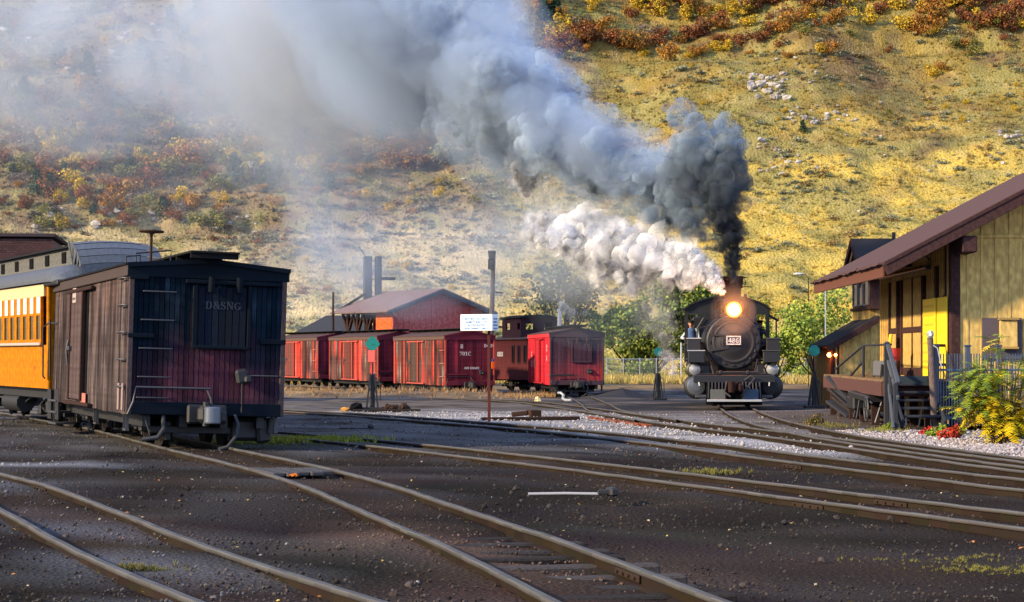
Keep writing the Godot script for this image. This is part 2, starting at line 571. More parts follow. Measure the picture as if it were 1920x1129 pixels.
func ground_colour(x: float, d: float) -> Color:
	var n1 := 1.5 * fb.get_noise_2d(x * 0.30, d * 0.42)
	var n2 := 1.5 * fb.get_noise_2d(x * 0.95 + 50, d * 1.7)
	var n3 := fw.get_noise_2d(x * 6.0, d * 6.0 + 30)
	var td := track_dist(x, d)
	var c := Color(0.0170, 0.0133, 0.0110)
	c = mixc(c, Color(0.034, 0.025, 0.018), 0.5 + 2.0 * n1)
	# grey dust
	c = mixc(c, Color(0.047, 0.044, 0.041), (n2 * 1.7 + n1 * 0.9) * (0.9 if x < 1.5 else 0.45))
	# between the rails: brown soil
	if td < 0.9: c = mixc(c, Color(0.056, 0.037, 0.026), (1.0 - smoothstep(0.30, 0.75, td)) * (0.75 + n2))
	# reddish soil
	c = mixc(c, Color(0.20, 0.12, 0.09), 0.9 * bump_at(x, d, -0.75, 16.9, 0.7, 0.9) * (0.6 + n2 * 1.5))
	c = mixc(c, Color(0.15, 0.09, 0.065), 0.9 * bump_at(x, d, 0.35, 14.0, 0.8, 2.2) * (0.5 + n2 * 1.2))
	c = mixc(c, Color(0.055, 0.034, 0.027), 0.8 * bump_at(x, d, 2.6, 11.8, 2.5, 0.8) * (0.5 + n2))
	# grey ash beside the left track
	if d < 25: c = mixc(c, Color(0.085, 0.088, 0.095), 1.3 * exp(-pow((x + 3.1 + (d - 16.0) * 0.36) / 0.45, 2.0)) * smoothstep(0.0, 0.35, n2 + 0.12))
	# middle band of grey fines, then white ballast
	var lead := -0.42 + (43.0 - d) * 0.333   # the long front lead track
	var band := smoothstep(29.5, 33.5, d + 2.0 * n1) * (1.0 - smoothstep(3.2, 5.0, x - (36 - d) * 0.25))
	c = mixc(c, Color(0.10, 0.097, 0.098), band * (0.75 + n2))
	var beyond := smoothstep(0.15, 1.0, x - lead + 0.25 * n2)
	var pale := beyond * smoothstep(29.0, 33.0, d) * (1.0 - smoothstep(58.0, 66.0, d + 4 * n1))
	var to_e := 4.0 + (41.8 - d) * 0.125
	pale *= 1.0 - 0.5 * smoothstep(0.2, 1.4, x - to_e)
	c = mixc(c, Color(0.40, 0.375, 0.355), pale * (0.75 + 0.5 * n2 + 0.25 * n3))
	# towards the locomotive and behind: tan and grey
	var far := smoothstep(56.0, 66.0, d + 5 * n1)
	c = mixc(c, Color(0.155, 0.135, 0.125), far * (0.8 + n2))
	c = mixc(c, Color(0.040, 0.042, 0.050), far * smoothstep(0.05, 0.3, fb.get_noise_2d(x * 0.12 + 9, d * 0.16) + 0.22) * smoothstep(-1.0, 3.5, x))
	# bank by the freight house: dark soil, then pale ballast
	if x > 5.0 and d < 60:
		var right := smoothstep(0.5, 1.3, x - (5.62 + maxf(0.0, (36.0 - d)) * 0.16))
		c = mixc(c, Color(0.10, 0.082, 0.072), right * smoothstep(36.0, 41.0, d))
		c = mixc(c, Color(0.36, 0.325, 0.31), right * (1.0 - smoothstep(36.5, 41.5, d + n1)) * (0.8 + 0.5 * n2))
	# dry grass and weeds
	var dry := exp(-pow((d - 91.0 + x * 0.6) / 4.5, 2.0)) * (1.0 - smoothstep(-0.4, 1.0, x))
	dry = maxf(dry, smoothstep(112.0, 122.0, d))
	c = mixc(c, Color(0.30, 0.20, 0.10), dry * (0.75 + n2))
	c = mixc(c, Color(0.42, 0.34, 0.13), smoothstep(150.0, 165.0, d) * (0.7 + n2))
	# grass strip and weeds
	c = mixc(c, Color(0.10, 0.13, 0.03), 0.9 * bump_at(x, d, -3.7, 35.1, 1.1, 0.8))
	c = mixc(c, Color(0.10, 0.10, 0.03), 0.7 * bump_at(x, d, 3.6, 14.9, 0.6, 0.35) * smoothstep(0.0, 0.2, n2 + 0.1))
	# oily black stain by the dark car
	c = mixc(c, Color(0.010, 0.010, 0.012), bump_at(x, d, -5.3, 27.4, 0.8, 0.9) * smoothstep(-0.2, 0.1, n2))
	c = mixc(c, Color(0.20, 0.20, 0.205), 1.1 * bump_at(x, d, -6.6, 27.9, 1.2, 0.55))
	var g := 1.0 + 0.35 * n3
	return Color(clampf(c.r * g, 0.004, 0.9), clampf(c.g * g, 0.004, 0.9), clampf(c.b * g, 0.004, 0.9))

func lines(spans: Array) -> PackedFloat32Array:
	var out := PackedFloat32Array()
	for s in spans:
		var m := int(round((s[1] - s[0]) / s[2]))
		for i in m: out.append(s[0] + (s[1] - s[0]) * i / m)
	out.append(spans[-1][1])
	return out

func sheet(xs: PackedFloat32Array, ds: PackedFloat32Array, height: Callable, colour: Callable) -> ArrayMesh:
	var nx := xs.size()
	var nd := ds.size()
	var v := PackedVector3Array()
	var n := PackedVector3Array()
	var c := PackedColorArray()
	v.resize(nx * nd); n.resize(nx * nd); c.resize(nx * nd)
	for j in nd:
		for i in nx:
			v[j * nx + i] = Vector3(xs[i], height.call(xs[i], ds[j]), -ds[j])
			c[j * nx + i] = colour.call(xs[i], ds[j])
	for j in nd:
		for i in nx:
			var a := v[j * nx + maxi(i - 1, 0)]
			var b := v[j * nx + mini(i + 1, nx - 1)]
			var e := v[maxi(j - 1, 0) * nx + i]
			var f := v[mini(j + 1, nd - 1) * nx + i]
			n[j * nx + i] = (b - a).cross(f - e).normalized()
	var ix := PackedInt32Array()
	ix.resize((nx - 1) * (nd - 1) * 6)
	var k := 0
	for j in nd - 1:
		for i in nx - 1:
			var p := j * nx + i
			for q in [p, p + nx, p + 1, p + 1, p + nx, p + nx + 1]:
				ix[k] = q
				k += 1
	var arr := []
	arr.resize(Mesh.ARRAY_MAX)
	arr[Mesh.ARRAY_VERTEX] = v
	arr[Mesh.ARRAY_NORMAL] = n
	arr[Mesh.ARRAY_COLOR] = c
	arr[Mesh.ARRAY_INDEX] = ix
	var m := ArrayMesh.new()
	m.add_surface_from_arrays(Mesh.PRIMITIVE_TRIANGLES, arr)
	return m

func build_ground() -> void:
	stamp_tracks()
	var xs := lines([[-420, -60, 30.0], [-60, -20, 2.0], [-20, -8, 0.3], [-8, 8, 0.11], [8, 20, 0.3], [20, 60, 2.0], [60, 420, 30.0]])
	var ds := lines([[-300, -20, 40.0], [-20, 6, 2.0], [6, 26, 0.11], [26, 60, 0.2], [60, 100, 0.5], [100, 180, 2.0]])
	tag(obj("ground", sheet(xs, ds, ground_y, ground_colour), M.ground), "dark cinder and gravel ground of the rail yard", "", "", "structure")

# ---------------------------------------------------------------- hillside
func hill_y(x: float, d: float) -> float:
	var foot := 172.0 + 5.0 * fb.get_noise_2d(x * 0.02, 3.0) - 0.02 * x
	var u := d - foot
	if u < 0: return -0.8 + u * 0.02
	var n := fb.get_noise_2d(x * 0.018, d * 0.018)
	var h := -0.8 + u * (0.44 + 0.0009 * u) * (1.0 if u < 120 else 1.0)
	h *= 1.0 + 0.10 * n * smoothstep(10, 50, u)
	h += 1.0 * fb.get_noise_2d(x * 0.06, d * 0.06) * smoothstep(0, 20, u)
	h += 0.35 * fb.get_noise_2d(x * 0.25, d * 0.25) * smoothstep(0, 8, u)
	# benches: an old road low on the left, terraces high on the right
	for b in [[13.6, 1.0 - smoothstep(14.0, 24.0, x), 1.1], [39.0, smoothstep(2.0, 10.0, x), 1.6], [44.5, smoothstep(8.0, 20.0, x), 1.3]]:
		h -= b[2] * b[1] * exp(-pow((h - b[0] - 1.0) / 1.3, 2.0))
	return h

func hill_colour(x: float, d: float) -> Color:
	var h := hill_y(x, d)
	var n1 := fb.get_noise_2d(x * 0.05 + 20, d * 0.09)
	var n2 := fb.get_noise_2d(x * 0.22, d * 0.3 + 40)
	var n3 := fw.get_noise_2d(x * 1.1, d * 1.3)
	var right := smoothstep(-6.0, 14.0, x + 10 * n1)
	var low := mixc(Color(0.58, 0.45, 0.22), Color(0.60, 0.42, 0.085), right)
	var high := mixc(Color(0.175, 0.125, 0.075), Color(0.29, 0.205, 0.05), right)
	var edge := lerpf(11.0, 25.0, right)
	var c := mixc(low, high, smoothstep(-5.0, 5.0, h - edge + 9.0 * n1))
	c = mixc(c, Color(0.22, 0.21, 0.075), 1.5 * (n2 + 0.06))
	c = mixc(c, Color(0.27, 0.24, 0.08), 0.8 * smoothstep(0.0, 0.25, n1) * right)
	c = mixc(c, Color(0.15, 0.085, 0.055), 1.5 * (fb.get_noise_2d(x * 0.11 + 70, d * 0.2) - 0.10) * smoothstep(14, 26, h))
	c = mixc(c, Color(0.60, 0.47, 0.20), 0.7 * (n3 - 0.1))
	# pale dust of the old road
	if x < 24: c = mixc(c, Color(0.60, 0.48, 0.28), 0.8 * exp(-pow((h - 13.3) / 0.28, 2.0)) * (1.0 - smoothstep(14.0, 24.0, x)) * smoothstep(-34, -26, x))
	# bare dark cuts under the terraces
	c = mixc(c, Color(0.11, 0.07, 0.045), 0.85 * exp(-pow((h - 40.9) / 0.7, 2.0)) * smoothstep(2.0, 8.0, x) * (0.6 + n2 * 1.5))
	c = mixc(c, Color(0.14, 0.085, 0.055), 0.8 * bump_at(x, d, 42.0, 243.0, 7.0, 9.0) * (0.8 + n2))
	c = mixc(c, Color(0.15, 0.10, 0.06), 0.8 * bump_at(x, d, 44.5, 227.0, 4.0, 3.0) * (0.8 + n2))
	# a dry gully on the right
	c = mixc(c, Color(0.12, 0.08, 0.055), 0.8 * exp(-pow((x - 39.0 - (h - 18.0) * 1.1) / 0.8, 2.0)) * smoothstep(11, 14, h) * (1.0 - smoothstep(24.0, 28.0, h)) * (0.7 + 1.5 * n2))
	c = mixc(c, Color(0.42, 0.40, 0.10), 0.7 * smoothstep(6.0, 1.0, h) * (0.6 + n1 * 2.0))
	return c

func build_hill() -> void:
	var xs := lines([[-420, -90, 10.0], [-90, -72, 2.0], [-72, 72, 0.55], [72, 90, 2.0], [90, 420, 10.0]])
	var ds := lines([[166, 275, 0.55], [275, 320, 3.0], [320, 480, 12.0]])
	tag(obj("hillside", sheet(xs, ds, hill_y, hill_colour), M.hill), "steep hillside of dry golden grass and autumn brush", "", "", "structure")

func rail_mesh(line: Array, off: float, worn := 1.0) -> Mb:
	var mb := Mb.new()
	var top := Color(0.12, 0.118, 0.115)
	var side := Color(0.030, 0.021, 0.014)
	var head := mixc(Color(0.036, 0.025, 0.017), Color(0.060, 0.055, 0.052), worn)
	# (across, up, colour) around the profile, counter-clockwise seen along the track
	var prof := [[0.058, -0.13, side], [0.058, -0.115, side], [0.012, -0.10, side], [0.012, -0.042, side], [0.029, -0.034, head], [0.030, -0.008, top], [0.022, 0.0, top], [-0.022, 0.0, top], [-0.030, -0.008, top], [-0.029, -0.034, head], [-0.012, -0.042, side], [-0.012, -0.10, side], [-0.058, -0.115, side], [-0.058, -0.13, side]]
	var prev := []
	for i in line.size():
		var p: Vector2 = line[i]
		var t: Vector2 = ((line[mini(i + 1, line.size() - 1)] as Vector2) - (line[maxi(i - 1, 0)] as Vector2)).normalized()
		var nn := Vector2(-t.y, t.x)
		var y := yard_y(p.x, p.y) + 0.006 * fw.get_noise_2d(p.x * 0.8, p.y * 0.8)
		var row := []
		for q in prof:
			var w: Vector2 = p + nn * (off + q[0])
			row.append(Vector3(w.x, y + q[1], -w.y))
		if i > 0:
			for k in prof.size() - 1:
				var nrm: Vector3 = ((row[k + 1] as Vector3) - (row[k] as Vector3)).cross((prev[k] as Vector3) - (row[k] as Vector3)).normalized()
				var shade := 0.85 + 0.3 * fw.get_noise_2d(p.x * 3.0 + k, p.y * 3.0)
				var ca: Color = prof[k][2] * shade
				var cb: Color = prof[k + 1][2] * shade
				mb.col_tri(row[k], row[k + 1], prev[k + 1], ca, cb, cb, nrm)
				mb.col_tri(row[k], prev[k + 1], prev[k], ca, cb, ca, nrm)
		prev = row
	return mb

func build_tracks() -> void:
	M.rail = vcol(grain(mat(1, 1, 1, 0.7), M.iron.albedo_texture, Vector3(3, 3, 3)))
	M.rail.albedo_color = Color(1.08, 1.08, 1.08)
	M.tie = vcol(grain(mat(1, 1, 1, 0.95), M.sleeper.albedo_texture, Vector3(1.2, 6, 6)))
	var tie_meshes := []
	for k in 4:
		var mb := Mb.new()
		var g := 0.05 + 0.02 * k
		mb.col = Color(g * 1.05, g * 0.92, g * 0.85)
		mb.box(Vector3(0, -0.09, 0), Vector3(1.72 + 0.09 * k, 0.18, 0.19), Basis(), 0.015)
		tie_meshes.append(mb.mesh())
	var labels := {
		"a": "curved narrow gauge track sunk in cinder, nearest the left corner",
		"b": "narrow gauge track curving from under the dark boxcar to the bottom edge",
		"c": "straight narrow gauge track crossing the yard just behind the dark boxcar",
		"d": "long brown lead track along the near edge of the white ballast",
		"e": "through track that passes the orange rail joint before the caboose",
		"f": "track the steam locomotive stands on, bending towards the stairs",
		"g": "short track running out from under the front red boxcar",
		"h": "weedy siding track under the row of red boxcars",
	}
	for k in ["a", "b", "c", "d", "e", "f", "g", "h"]:
		var t := thing("railway_track", labels[k], "railway track", Vector3.ZERO, 0.0, "tracks of the yard")
		var line := smooth_line(tracks[k], 0.3)
		for off in [-0.487, 0.487]:
			obj("rail", rail_mesh(line, off, 0.85 if k in ["a", "b"] else 0.05), M.rail, t)
		var run := 0.0
		for i in range(1, line.size()):
			run += (line[i] as Vector2).distance_to(line[i - 1])
			if run < 0.56: continue
			run = 0.0
			var p: Vector2 = line[i]
			if p.y > 66 or p.y < 10.5 or absf(p.x) > p.y * 0.30 + 1.5: continue
			var d: Vector2 = (p - (line[i - 1] as Vector2)).normalized()
			var o := part("sleeper", tie_meshes[rng.randi() % 4], M.tie, t)
			o.position = Vector3(p.x + rng.randf_range(-0.05, 0.05), yard_y(p.x, p.y) - (0.100 if k == "b" and p.y < 17.0 else 0.120) + rng.randf_range(-0.012, 0.012), -p.y)
			o.rotation.y = -atan2(d.y, d.x) * -1.0 + PI / 2 + rng.randf_range(-0.04, 0.04)
		# joint bars with bolts
		run = rng.randf_range(0, 3)
		for i in range(1, line.size()):
			run += (line[i] as Vector2).distance_to(line[i - 1])
			if run < 4.6 or (line[i] as Vector2).y > 55: continue
			run = 0.0
			var p: Vector2 = line[i]
			var d: Vector2 = (p - (line[i - 1] as Vector2)).normalized()
			var nn := Vector2(-d.y, d.x)
			for sd in [-1.0, 1.0]:
				if rng.randf() < 0.55: continue
				var jb := Mb.new()
				var b := Basis(Vector3(d.x, 0, -d.y), Vector3.UP, Vector3(d.x, 0, -d.y).cross(Vector3.UP))
				for face in [-1.0, 1.0]:
					var q: Vector2 = p + nn * (sd * 0.487 + face * 0.024)
					jb.box(Vector3(q.x, yard_y(p.x, p.y) - 0.068, -q.y), Vector3(0.6, 0.05, 0.02), b, 0.006)
					for j in 4:
						var w: Vector2 = q + nn * face * 0.016 + d * (j * 0.15 - 0.225)
						jb.box(Vector3(w.x, yard_y(p.x, p.y) - 0.066, -w.y), Vector3(0.022, 0.022, 0.026), b, 0.004)
				part("joint_bar", jb, M.rail_side, t)
	# the freshly rusted red rail length by the caboose switch
	var orange := grain(mat(0.34, 0.10, 0.05, 0.85), M.iron.albedo_texture, Vector3(3, 3, 3))
	var tb := Mb.new()
	for i in 9:
		var p := Vector2(2.42 + 0.115 * i, 51.3 - 0.9 * i)
		tb.box(Vector3(p.x - 0.42, yard_y(p.x, p.y) - 0.05, -p.y + 0.15), Vector3(0.16, 0.06, 0.45), Basis(Vector3.UP, 0.12), 0.01)
	tag(obj("switch_plates", tb, orange), "rust red switch plates on the track in front of the caboose", "rail plates")

# ---------------------------------------------------------------- plants and rocks of the hillside
func leaf_cloud(lobes: Array, count: int, leaf: float, tones: Array, seed_: int, shell := 0.55) -> ArrayMesh:
	# lobes: [centre, radii]; many small leaf faces spread through them
	var rg := RandomNumberGenerator.new()
	rg.seed = seed_
	var mb := Mb.new()
	for i in count:
		var l: Array = lobes[rg.randi() % lobes.size()]
		var dir := Vector3(rg.randfn(), rg.randfn(), rg.randfn()).normalized()
		var rad := pow(rg.randf(), 0.45) if rg.randf() > shell else rg.randf_range(0.8, 1.12)
		var p: Vector3 = l[0] + dir * rad * l[1]
		if p.y < 0.02: p.y = 0.02 + rg.randf() * 0.1
		var nn := (dir + Vector3(rg.randfn(), rg.randfn() + 0.3, rg.randfn()) * 0.75).normalized()
		var x := nn.cross(Vector3(rg.randfn(), rg.randfn(), rg.randfn())).normalized()
		var y := nn.cross(x)
		var s := leaf * rg.randf_range(0.55, 1.25)
		var c: Color = tones[rg.randi() % tones.size()]
		var g := rg.randf_range(0.65, 1.3)
		mb.col = Color(c.r * g, c.g * g, c.b * g)
		mb.tri(p - x * s * 0.5, p + y * s * 0.45, p + x * s * 0.6)
		mb.tri(p - x * s * 0.5, p + x * s * 0.6, p - y * s * 0.5 + nn * s * 0.15)
	return mb.mesh()

func twigs(mb: Mb, h: float, w: float, count: int, seed_: int) -> void:
	var rg := RandomNumberGenerator.new()
	rg.seed = seed_
	for i in count:
		var a := rg.randf() * TAU
		var e := Vector3(cos(a) * w * rg.randf_range(0.3, 0.8), h * rg.randf_range(0.5, 0.9), sin(a) * w * rg.randf_range(0.3, 0.8))
		mb.tube([Vector3(e.x * 0.1, 0, e.z * 0.1), e * Vector3(0.5, 0.55, 0.5), e], [0.05, 0.035, 0.015], 4, false)

var bush_mesh := {}
func bush_meshes() -> void:
	var tones := {
		"rust": [Color(0.25, 0.080, 0.030), Color(0.20, 0.070, 0.035), Color(0.30, 0.12, 0.04), Color(0.15, 0.075, 0.04)],
		"orange": [Color(0.40, 0.17, 0.03), Color(0.34, 0.13, 0.03), Color(0.46, 0.25, 0.04), Color(0.24, 0.14, 0.045)],
		"yellow": [Color(0.62, 0.41, 0.03), Color(0.54, 0.38, 0.045), Color(0.46, 0.36, 0.05), Color(0.58, 0.32, 0.03)],
		"olive": [Color(0.20, 0.20, 0.05), Color(0.15, 0.16, 0.05), Color(0.30, 0.25, 0.06)],
		"grey": [Color(0.20, 0.165, 0.14), Color(0.15, 0.12, 0.10), Color(0.25, 0.19, 0.14)],
		"pine": [Color(0.035, 0.065, 0.035), Color(0.05, 0.085, 0.045), Color(0.03, 0.05, 0.035)],
	}
	for k in tones:
		bush_mesh[k] = []
		for vn in 4:
			var rg := RandomNumberGenerator.new()
			rg.seed = hash(k) + vn
			var lobes := []
			if k == "pine":
				for i in 7:
					var f := i / 7.0
					lobes.append([Vector3(rg.randf_range(-0.06, 0.06), 0.25 + f * 0.95, rg.randf_range(-0.06, 0.06)), Vector3(1, 0.55, 1) * (0.36 * (1.0 - f) + 0.05)])
				bush_mesh[k].append(leaf_cloud(lobes, 620, 0.11, tones[k], hash(k) + vn * 7))
			else:
				for i in 5 + rg.randi() % 4:
					var a := rg.randf() * TAU
					var q := rg.randf_range(0.1, 0.55)
					lobes.append([Vector3(cos(a) * q, rg.randf_range(0.25, 0.75), sin(a) * q), Vector3(1, 0.8, 1) * rg.randf_range(0.17, 0.34)])
				bush_mesh[k].append(leaf_cloud(lobes, 330 if k == "grey" else 620, 0.085, tones[k], hash(k) + vn * 7))

func hill_at(px: float, py: float) -> Vector3:
	# the point of the hillside on the line of sight through that part of the view
	var d := 168.0
	while d < 330.0:
		var x := (px - 960.0) / 3800.0 * d
		var h := hill_y(x, d)
		if 665.0 + 3800.0 * (1.45 - h) / d <= py: return Vector3(x, h, -d)
		d += 0.4
	return Vector3((px - 960.0) / 3800.0 * 330.0, hill_y(0, 330.0), -330.0)

var bush_label := {
	"rust": ["oak_bush", "rust red oak bush", "bush", "rust red oak bushes"],
	"orange": ["oak_bush", "orange oak bush in autumn leaf", "bush", "orange oak bushes"],
	"yellow": ["yellow_bush", "bright yellow bush", "bush", "yellow bushes"],
	"olive": ["green_bush", "olive green bush", "bush", "olive bushes"],
	"grey": ["bare_bush", "bare grey brown bush", "bush", "bare bushes"],
	"pine": ["juniper_tree", "small dark green conical juniper", "tree", "junipers"],
}
func region(px: float, py: float) -> String:
	if px > 980:
		if py < 135: return "in the brush along the top right of the hillside"
		return "on the open golden hillside right of the smoke"
	if py > 330 and px > 480: return "on the straw coloured slope above the red boxcars"
	if py > 185: return "on the left hillside above the dark boxcar and coach"
	return "high on the left hillside behind the drifting smoke"

func bush(kind: String, px: float, py: float, wide: float) -> void:
	var p := hill_at(px, py)
	var o := MeshInstance3D.new()
	o.mesh = bush_mesh[kind][rng.randi() % 4]
	o.material_override = M.leaf
	var l: Array = bush_label[kind]
	o.name = numbered(l[0])
	add_child(o)
	o.position = p - Vector3(0, 0.12 * wide, 0)
	o.rotation.y = rng.randf() * TAU
	o.scale = Vector3(1, rng.randf_range(0.85, 1.2), 1) * wide
	tag(o, l[1] + " " + region(px, py), l[2], l[3] + " " + region(px, py))

func rock_at(px: float, py: float, size: float, m: Mesh) -> void:
	var p := hill_at(px, py)
	var o := MeshInstance3D.new()
	o.mesh = m
	o.material_override = M.rock
	o.name = numbered("boulder")
	add_child(o)
	o.position = p + Vector3(0, size * 0.15, 0)
	o.rotation = Vector3(rng.randf_range(-0.3, 0.3), rng.randf() * TAU, rng.randf_range(-0.3, 0.3))
	o.scale = Vector3(rng.randf_range(0.8, 1.5), rng.randf_range(0.6, 1.0), 1.0) * size
	tag(o, "pale boulder " + region(px, py), "boulder", "pale boulders " + region(px, py))

func pick(shares: Dictionary) -> String:
	var r := rng.randf()
	for k in shares:
		r -= shares[k]
		if r <= 0: return k
	return shares.keys()[0]

func build_brush() -> void:
	bush_meshes()
	var mix_left := {"orange": 0.22, "rust": 0.17, "yellow": 0.13, "pine": 0.14, "olive": 0.16, "grey": 0.18}
	var mix_top := {"rust": 0.38, "orange": 0.25, "yellow": 0.17, "olive": 0.10, "grey": 0.08, "pine": 0.02}
	# [x0, y0, x1, y1, how many, mix, smallest, largest]
	for r in [
		[0, 200, 560, 340, 58, {"olive": 0.35, "grey": 0.3, "orange": 0.2, "rust": 0.15}, 1.2, 2.4], [420, 200, 960, 320, 40, {"olive": 0.4, "grey": 0.25, "orange": 0.2, "yellow": 0.15}, 1.0, 2.2],
		[0, 190, 560, 330, 62, mix_left, 1.6, 3.4], [0, 320, 420, 440, 46, mix_left, 1.3, 2.9], [420, 250, 720, 360, 36, mix_left, 1.4, 3.0],
		[0, 230, 700, 420, 50, {"orange": 0.35, "yellow": 0.2, "olive": 0.25, "rust": 0.2}, 0.9, 2.2], [1000, 20, 1920, 105, 40, {"rust": 0.3, "orange": 0.3, "olive": 0.25, "yellow": 0.15}, 1.0, 2.4],
		[0, -10, 520, 190, 46, mix_left, 1.6, 3.6], [660, 190, 960, 330, 34, mix_left, 1.4, 3.4], [500, -10, 960, 190, 20, mix_left, 1.8, 3.6],
		[990, -12, 1920, 24, 50, mix_top, 2.2, 4.4], [1010, 24, 1500, 98, 46, mix_top, 1.5, 3.2], [1500, 20, 1920, 60, 22, mix_top, 1.5, 3.4],
		[1180, 100, 1560, 112, 12, {"yellow": 0.6, "orange": 0.4}, 1.0, 2.0],
		[1190, 120, 1920, 260, 26, {"yellow": 0.9, "olive": 0.1}, 0.5, 1.0],
		[700, 330, 1180, 440, 16, {"yellow": 0.5, "orange": 0.3, "olive": 0.2}, 0.7, 1.5], [520, 420, 860, 560, 8, {"yellow": 0.7, "orange": 0.3}, 0.7, 1.3],
	]:
		for i in r[4]:
			bush(pick(r[5]), rng.randf_range(r[0], r[2]), rng.randf_range(r[1], r[3]), rng.randf_range(r[6], r[7]))
	for b in [["rust", 1060, 96, 4.0], ["rust", 1100, 90, 4.4], ["rust", 1140, 86, 4.0], ["rust", 1075, 70, 3.6], ["orange", 1120, 66, 3.6], ["rust", 1045, 110, 3.0], ["orange", 1255, 116, 3.6], ["orange", 1738, 66, 4.4], ["orange", 1720, 60, 3.0], ["rust", 1860, 48, 4.2], ["rust", 1900, 40, 4.6], ["rust", 1835, 58, 3.2], ["rust", 1885, 64, 3.0], ["yellow", 1758, 142, 2.6], ["orange", 1770, 138, 2.0], ["olive", 1830, 112, 2.4], ["yellow", 1400, 52, 3.0], ["yellow", 1290, 40, 3.0], ["pine", 1020, 40, 3.6], ["pine", 1042, 30, 3.4], ["pine", 1505, 250, 1.6], ["olive", 1590, 80, 1.8], ["yellow", 450, 84, 3.6], ["yellow", 462, 60, 3.0], ["yellow", 200, 60, 3.0], ["yellow", 205, 90, 2.6], ["yellow", 150, 370, 2.4], ["orange", 375, 310, 4.2], ["yellow", 395, 300, 3.6], ["orange", 360, 320, 3.2], ["pine", 70, 368, 3.0], ["pine", 95, 372, 2.6], ["pine", 500, 352, 3.2], ["pine", 520, 340, 3.0], ["pine", 730, 250, 4.0], ["orange", 735, 285, 3.8], ["rust", 760, 270, 3.2], ["yellow", 700, 262, 3.2], ["rust", 215, 365, 2.8], ["orange", 360, 395, 2.6], ["yellow", 118, 432, 2.0], ["orange", 200, 432, 1.6]]:
		bush(b[0], b[1], b[2], b[3] * 0.85)
	# boulders
	var rocks := []
	for k in 6:
		var mb := Mb.new()
		mb.col = [Color(0.78, 0.70, 0.60), Color(0.88, 0.80, 0.70), Color(0.62, 0.54, 0.46)][k % 3]
		mb.blob(Vector3.ZERO, Vector3(0.5, 0.42, 0.45), 0.28, 60 + k)
		rocks.append(mb.mesh())
	for r in [[1405, 140, 1480, 190, 46, 0.5, 1.5], [1480, 200, 1610, 235, 34, 0.35, 1.1], [1420, 262, 1500, 330, 30, 0.35, 1.0], [1870, 245, 1920, 268, 12, 0.5, 1.0], [1330, 110, 1560, 160, 18, 0.3, 0.8], [60, 385, 300, 440, 26, 0.5, 1.4], [300, 370, 480, 440, 14, 0.4, 1.1], [1430, 330, 1900, 480, 12, 0.3, 0.7], [0, 40, 300, 180, 24, 0.6, 1.6], [1200, 150, 1920, 330, 26, 0.25, 0.8], [700, 300, 1100, 380, 10, 0.4, 0.8]]:
		for i in r[4]:
			rock_at(rng.randf_range(r[0], r[2]), rng.randf_range(r[1], r[3]), rng.randf_range(r[5], r[6]) * 0.68, rocks[rng.randi() % 6])
	var big := Mb.new()
	big.col = Color(0.50, 0.45, 0.40)
	big.blob(Vector3.ZERO, Vector3(1.6, 1.1, 1.2), 0.2, 9)
	var bo := obj("boulder", big, M.rock, null, hill_at(468, 332) + Vector3(0, 0.3, 0))
	tag(bo, "largest grey boulder, among orange bushes on the left hillside", "boulder")
	# grass and sage over the whole slope
	var tuft := Mb.new()
	for i in 7:
		var a := TAU * i / 7.0 + 0.3
		var e := Vector3(cos(a) * 0.28, 0.5 + 0.12 * (i % 3), sin(a) * 0.28)
		var s := Vector3(-sin(a), 0, cos(a)) * 0.09
		tuft.tri(Vector3(cos(a), 0, sin(a)) * 0.05 - s, Vector3(cos(a), 0, sin(a)) * 0.05 + s, e)
	var xf := []
	var cs := []
	for i in 50000:
		var d := 172.0 + 100.0 * pow(rng.randf(), 0.9)
		var x := rng.randf_range(-0.29, 0.29) * d
		var nz := fb.get_noise_2d(x * 0.16 + 5, d * 0.24)
		if rng.randf() > 0.62 + 1.4 * nz: continue
		var s := rng.randf_range(0.32, 0.78)
		xf.append(Transform3D(Basis(Vector3.UP, rng.randf() * TAU).scaled(Vector3(s * 1.2, s * rng.randf_range(0.6, 1.1), s * 1.2)), Vector3(x, hill_y(x, d) - 0.06, -d)))
		var c := hill_colour(x, d) * rng.randf_range(0.72, 1.05)
		cs.append(mixc(c, Color(0.62, 0.48, 0.17), rng.randf() * 0.12 * (1.0 if d < 225 else 0.3)))
	many("dry_grass", tuft.mesh(), M.leaf, xf, cs, "tufts of dry golden grass covering the hillside", "grass")
	var sage := leaf_cloud([[Vector3(0, 0.3, 0), Vector3(0.5, 0.32, 0.5)], [Vector3(0.3, 0.25, 0.2), Vector3(0.35, 0.25, 0.35)], [Vector3(-0.3, 0.22, -0.1), Vector3(0.32, 0.22, 0.32)]], 90, 0.2, [Color(0.9, 0.9, 0.9), Color(0.6, 0.6, 0.6)], 5)
	xf = []
	cs = []
	for i in 9000:
		var d := 174.0 + 95.0 * rng.randf()
		var x := rng.randf_range(-0.29, 0.29) * d
		var nz := fb.get_noise_2d(x * 0.07 - 30, d * 0.12)
		var h := hill_y(x, d)
		var want := 0.10 + 1.5 * nz + (0.25 if x > -30 and x < 12 and h > 3 and h < 22 else 0.0)
		if x < 0 and h > 14: want += 0.25
		if rng.randf() > want: continue
		var s := rng.randf_range(0.4, 1.25)
		xf.append(Transform3D(Basis(Vector3.UP, rng.randf() * TAU).scaled(Vector3(s, s * 0.85, s)), Vector3(x, h - 0.08, -d)))
		var left := 1.0 - smoothstep(-16, 4, x)
		var c := mixc(Color(0.27, 0.28, 0.17), Color(0.17, 0.15, 0.10), left * smoothstep(10, 16, h))
		if rng.randf() < 0.22: c = mixc(Color(0.36, 0.24, 0.09), Color(0.30, 0.13, 0.06), left)
		cs.append(c * rng.randf_range(0.7, 1.3))
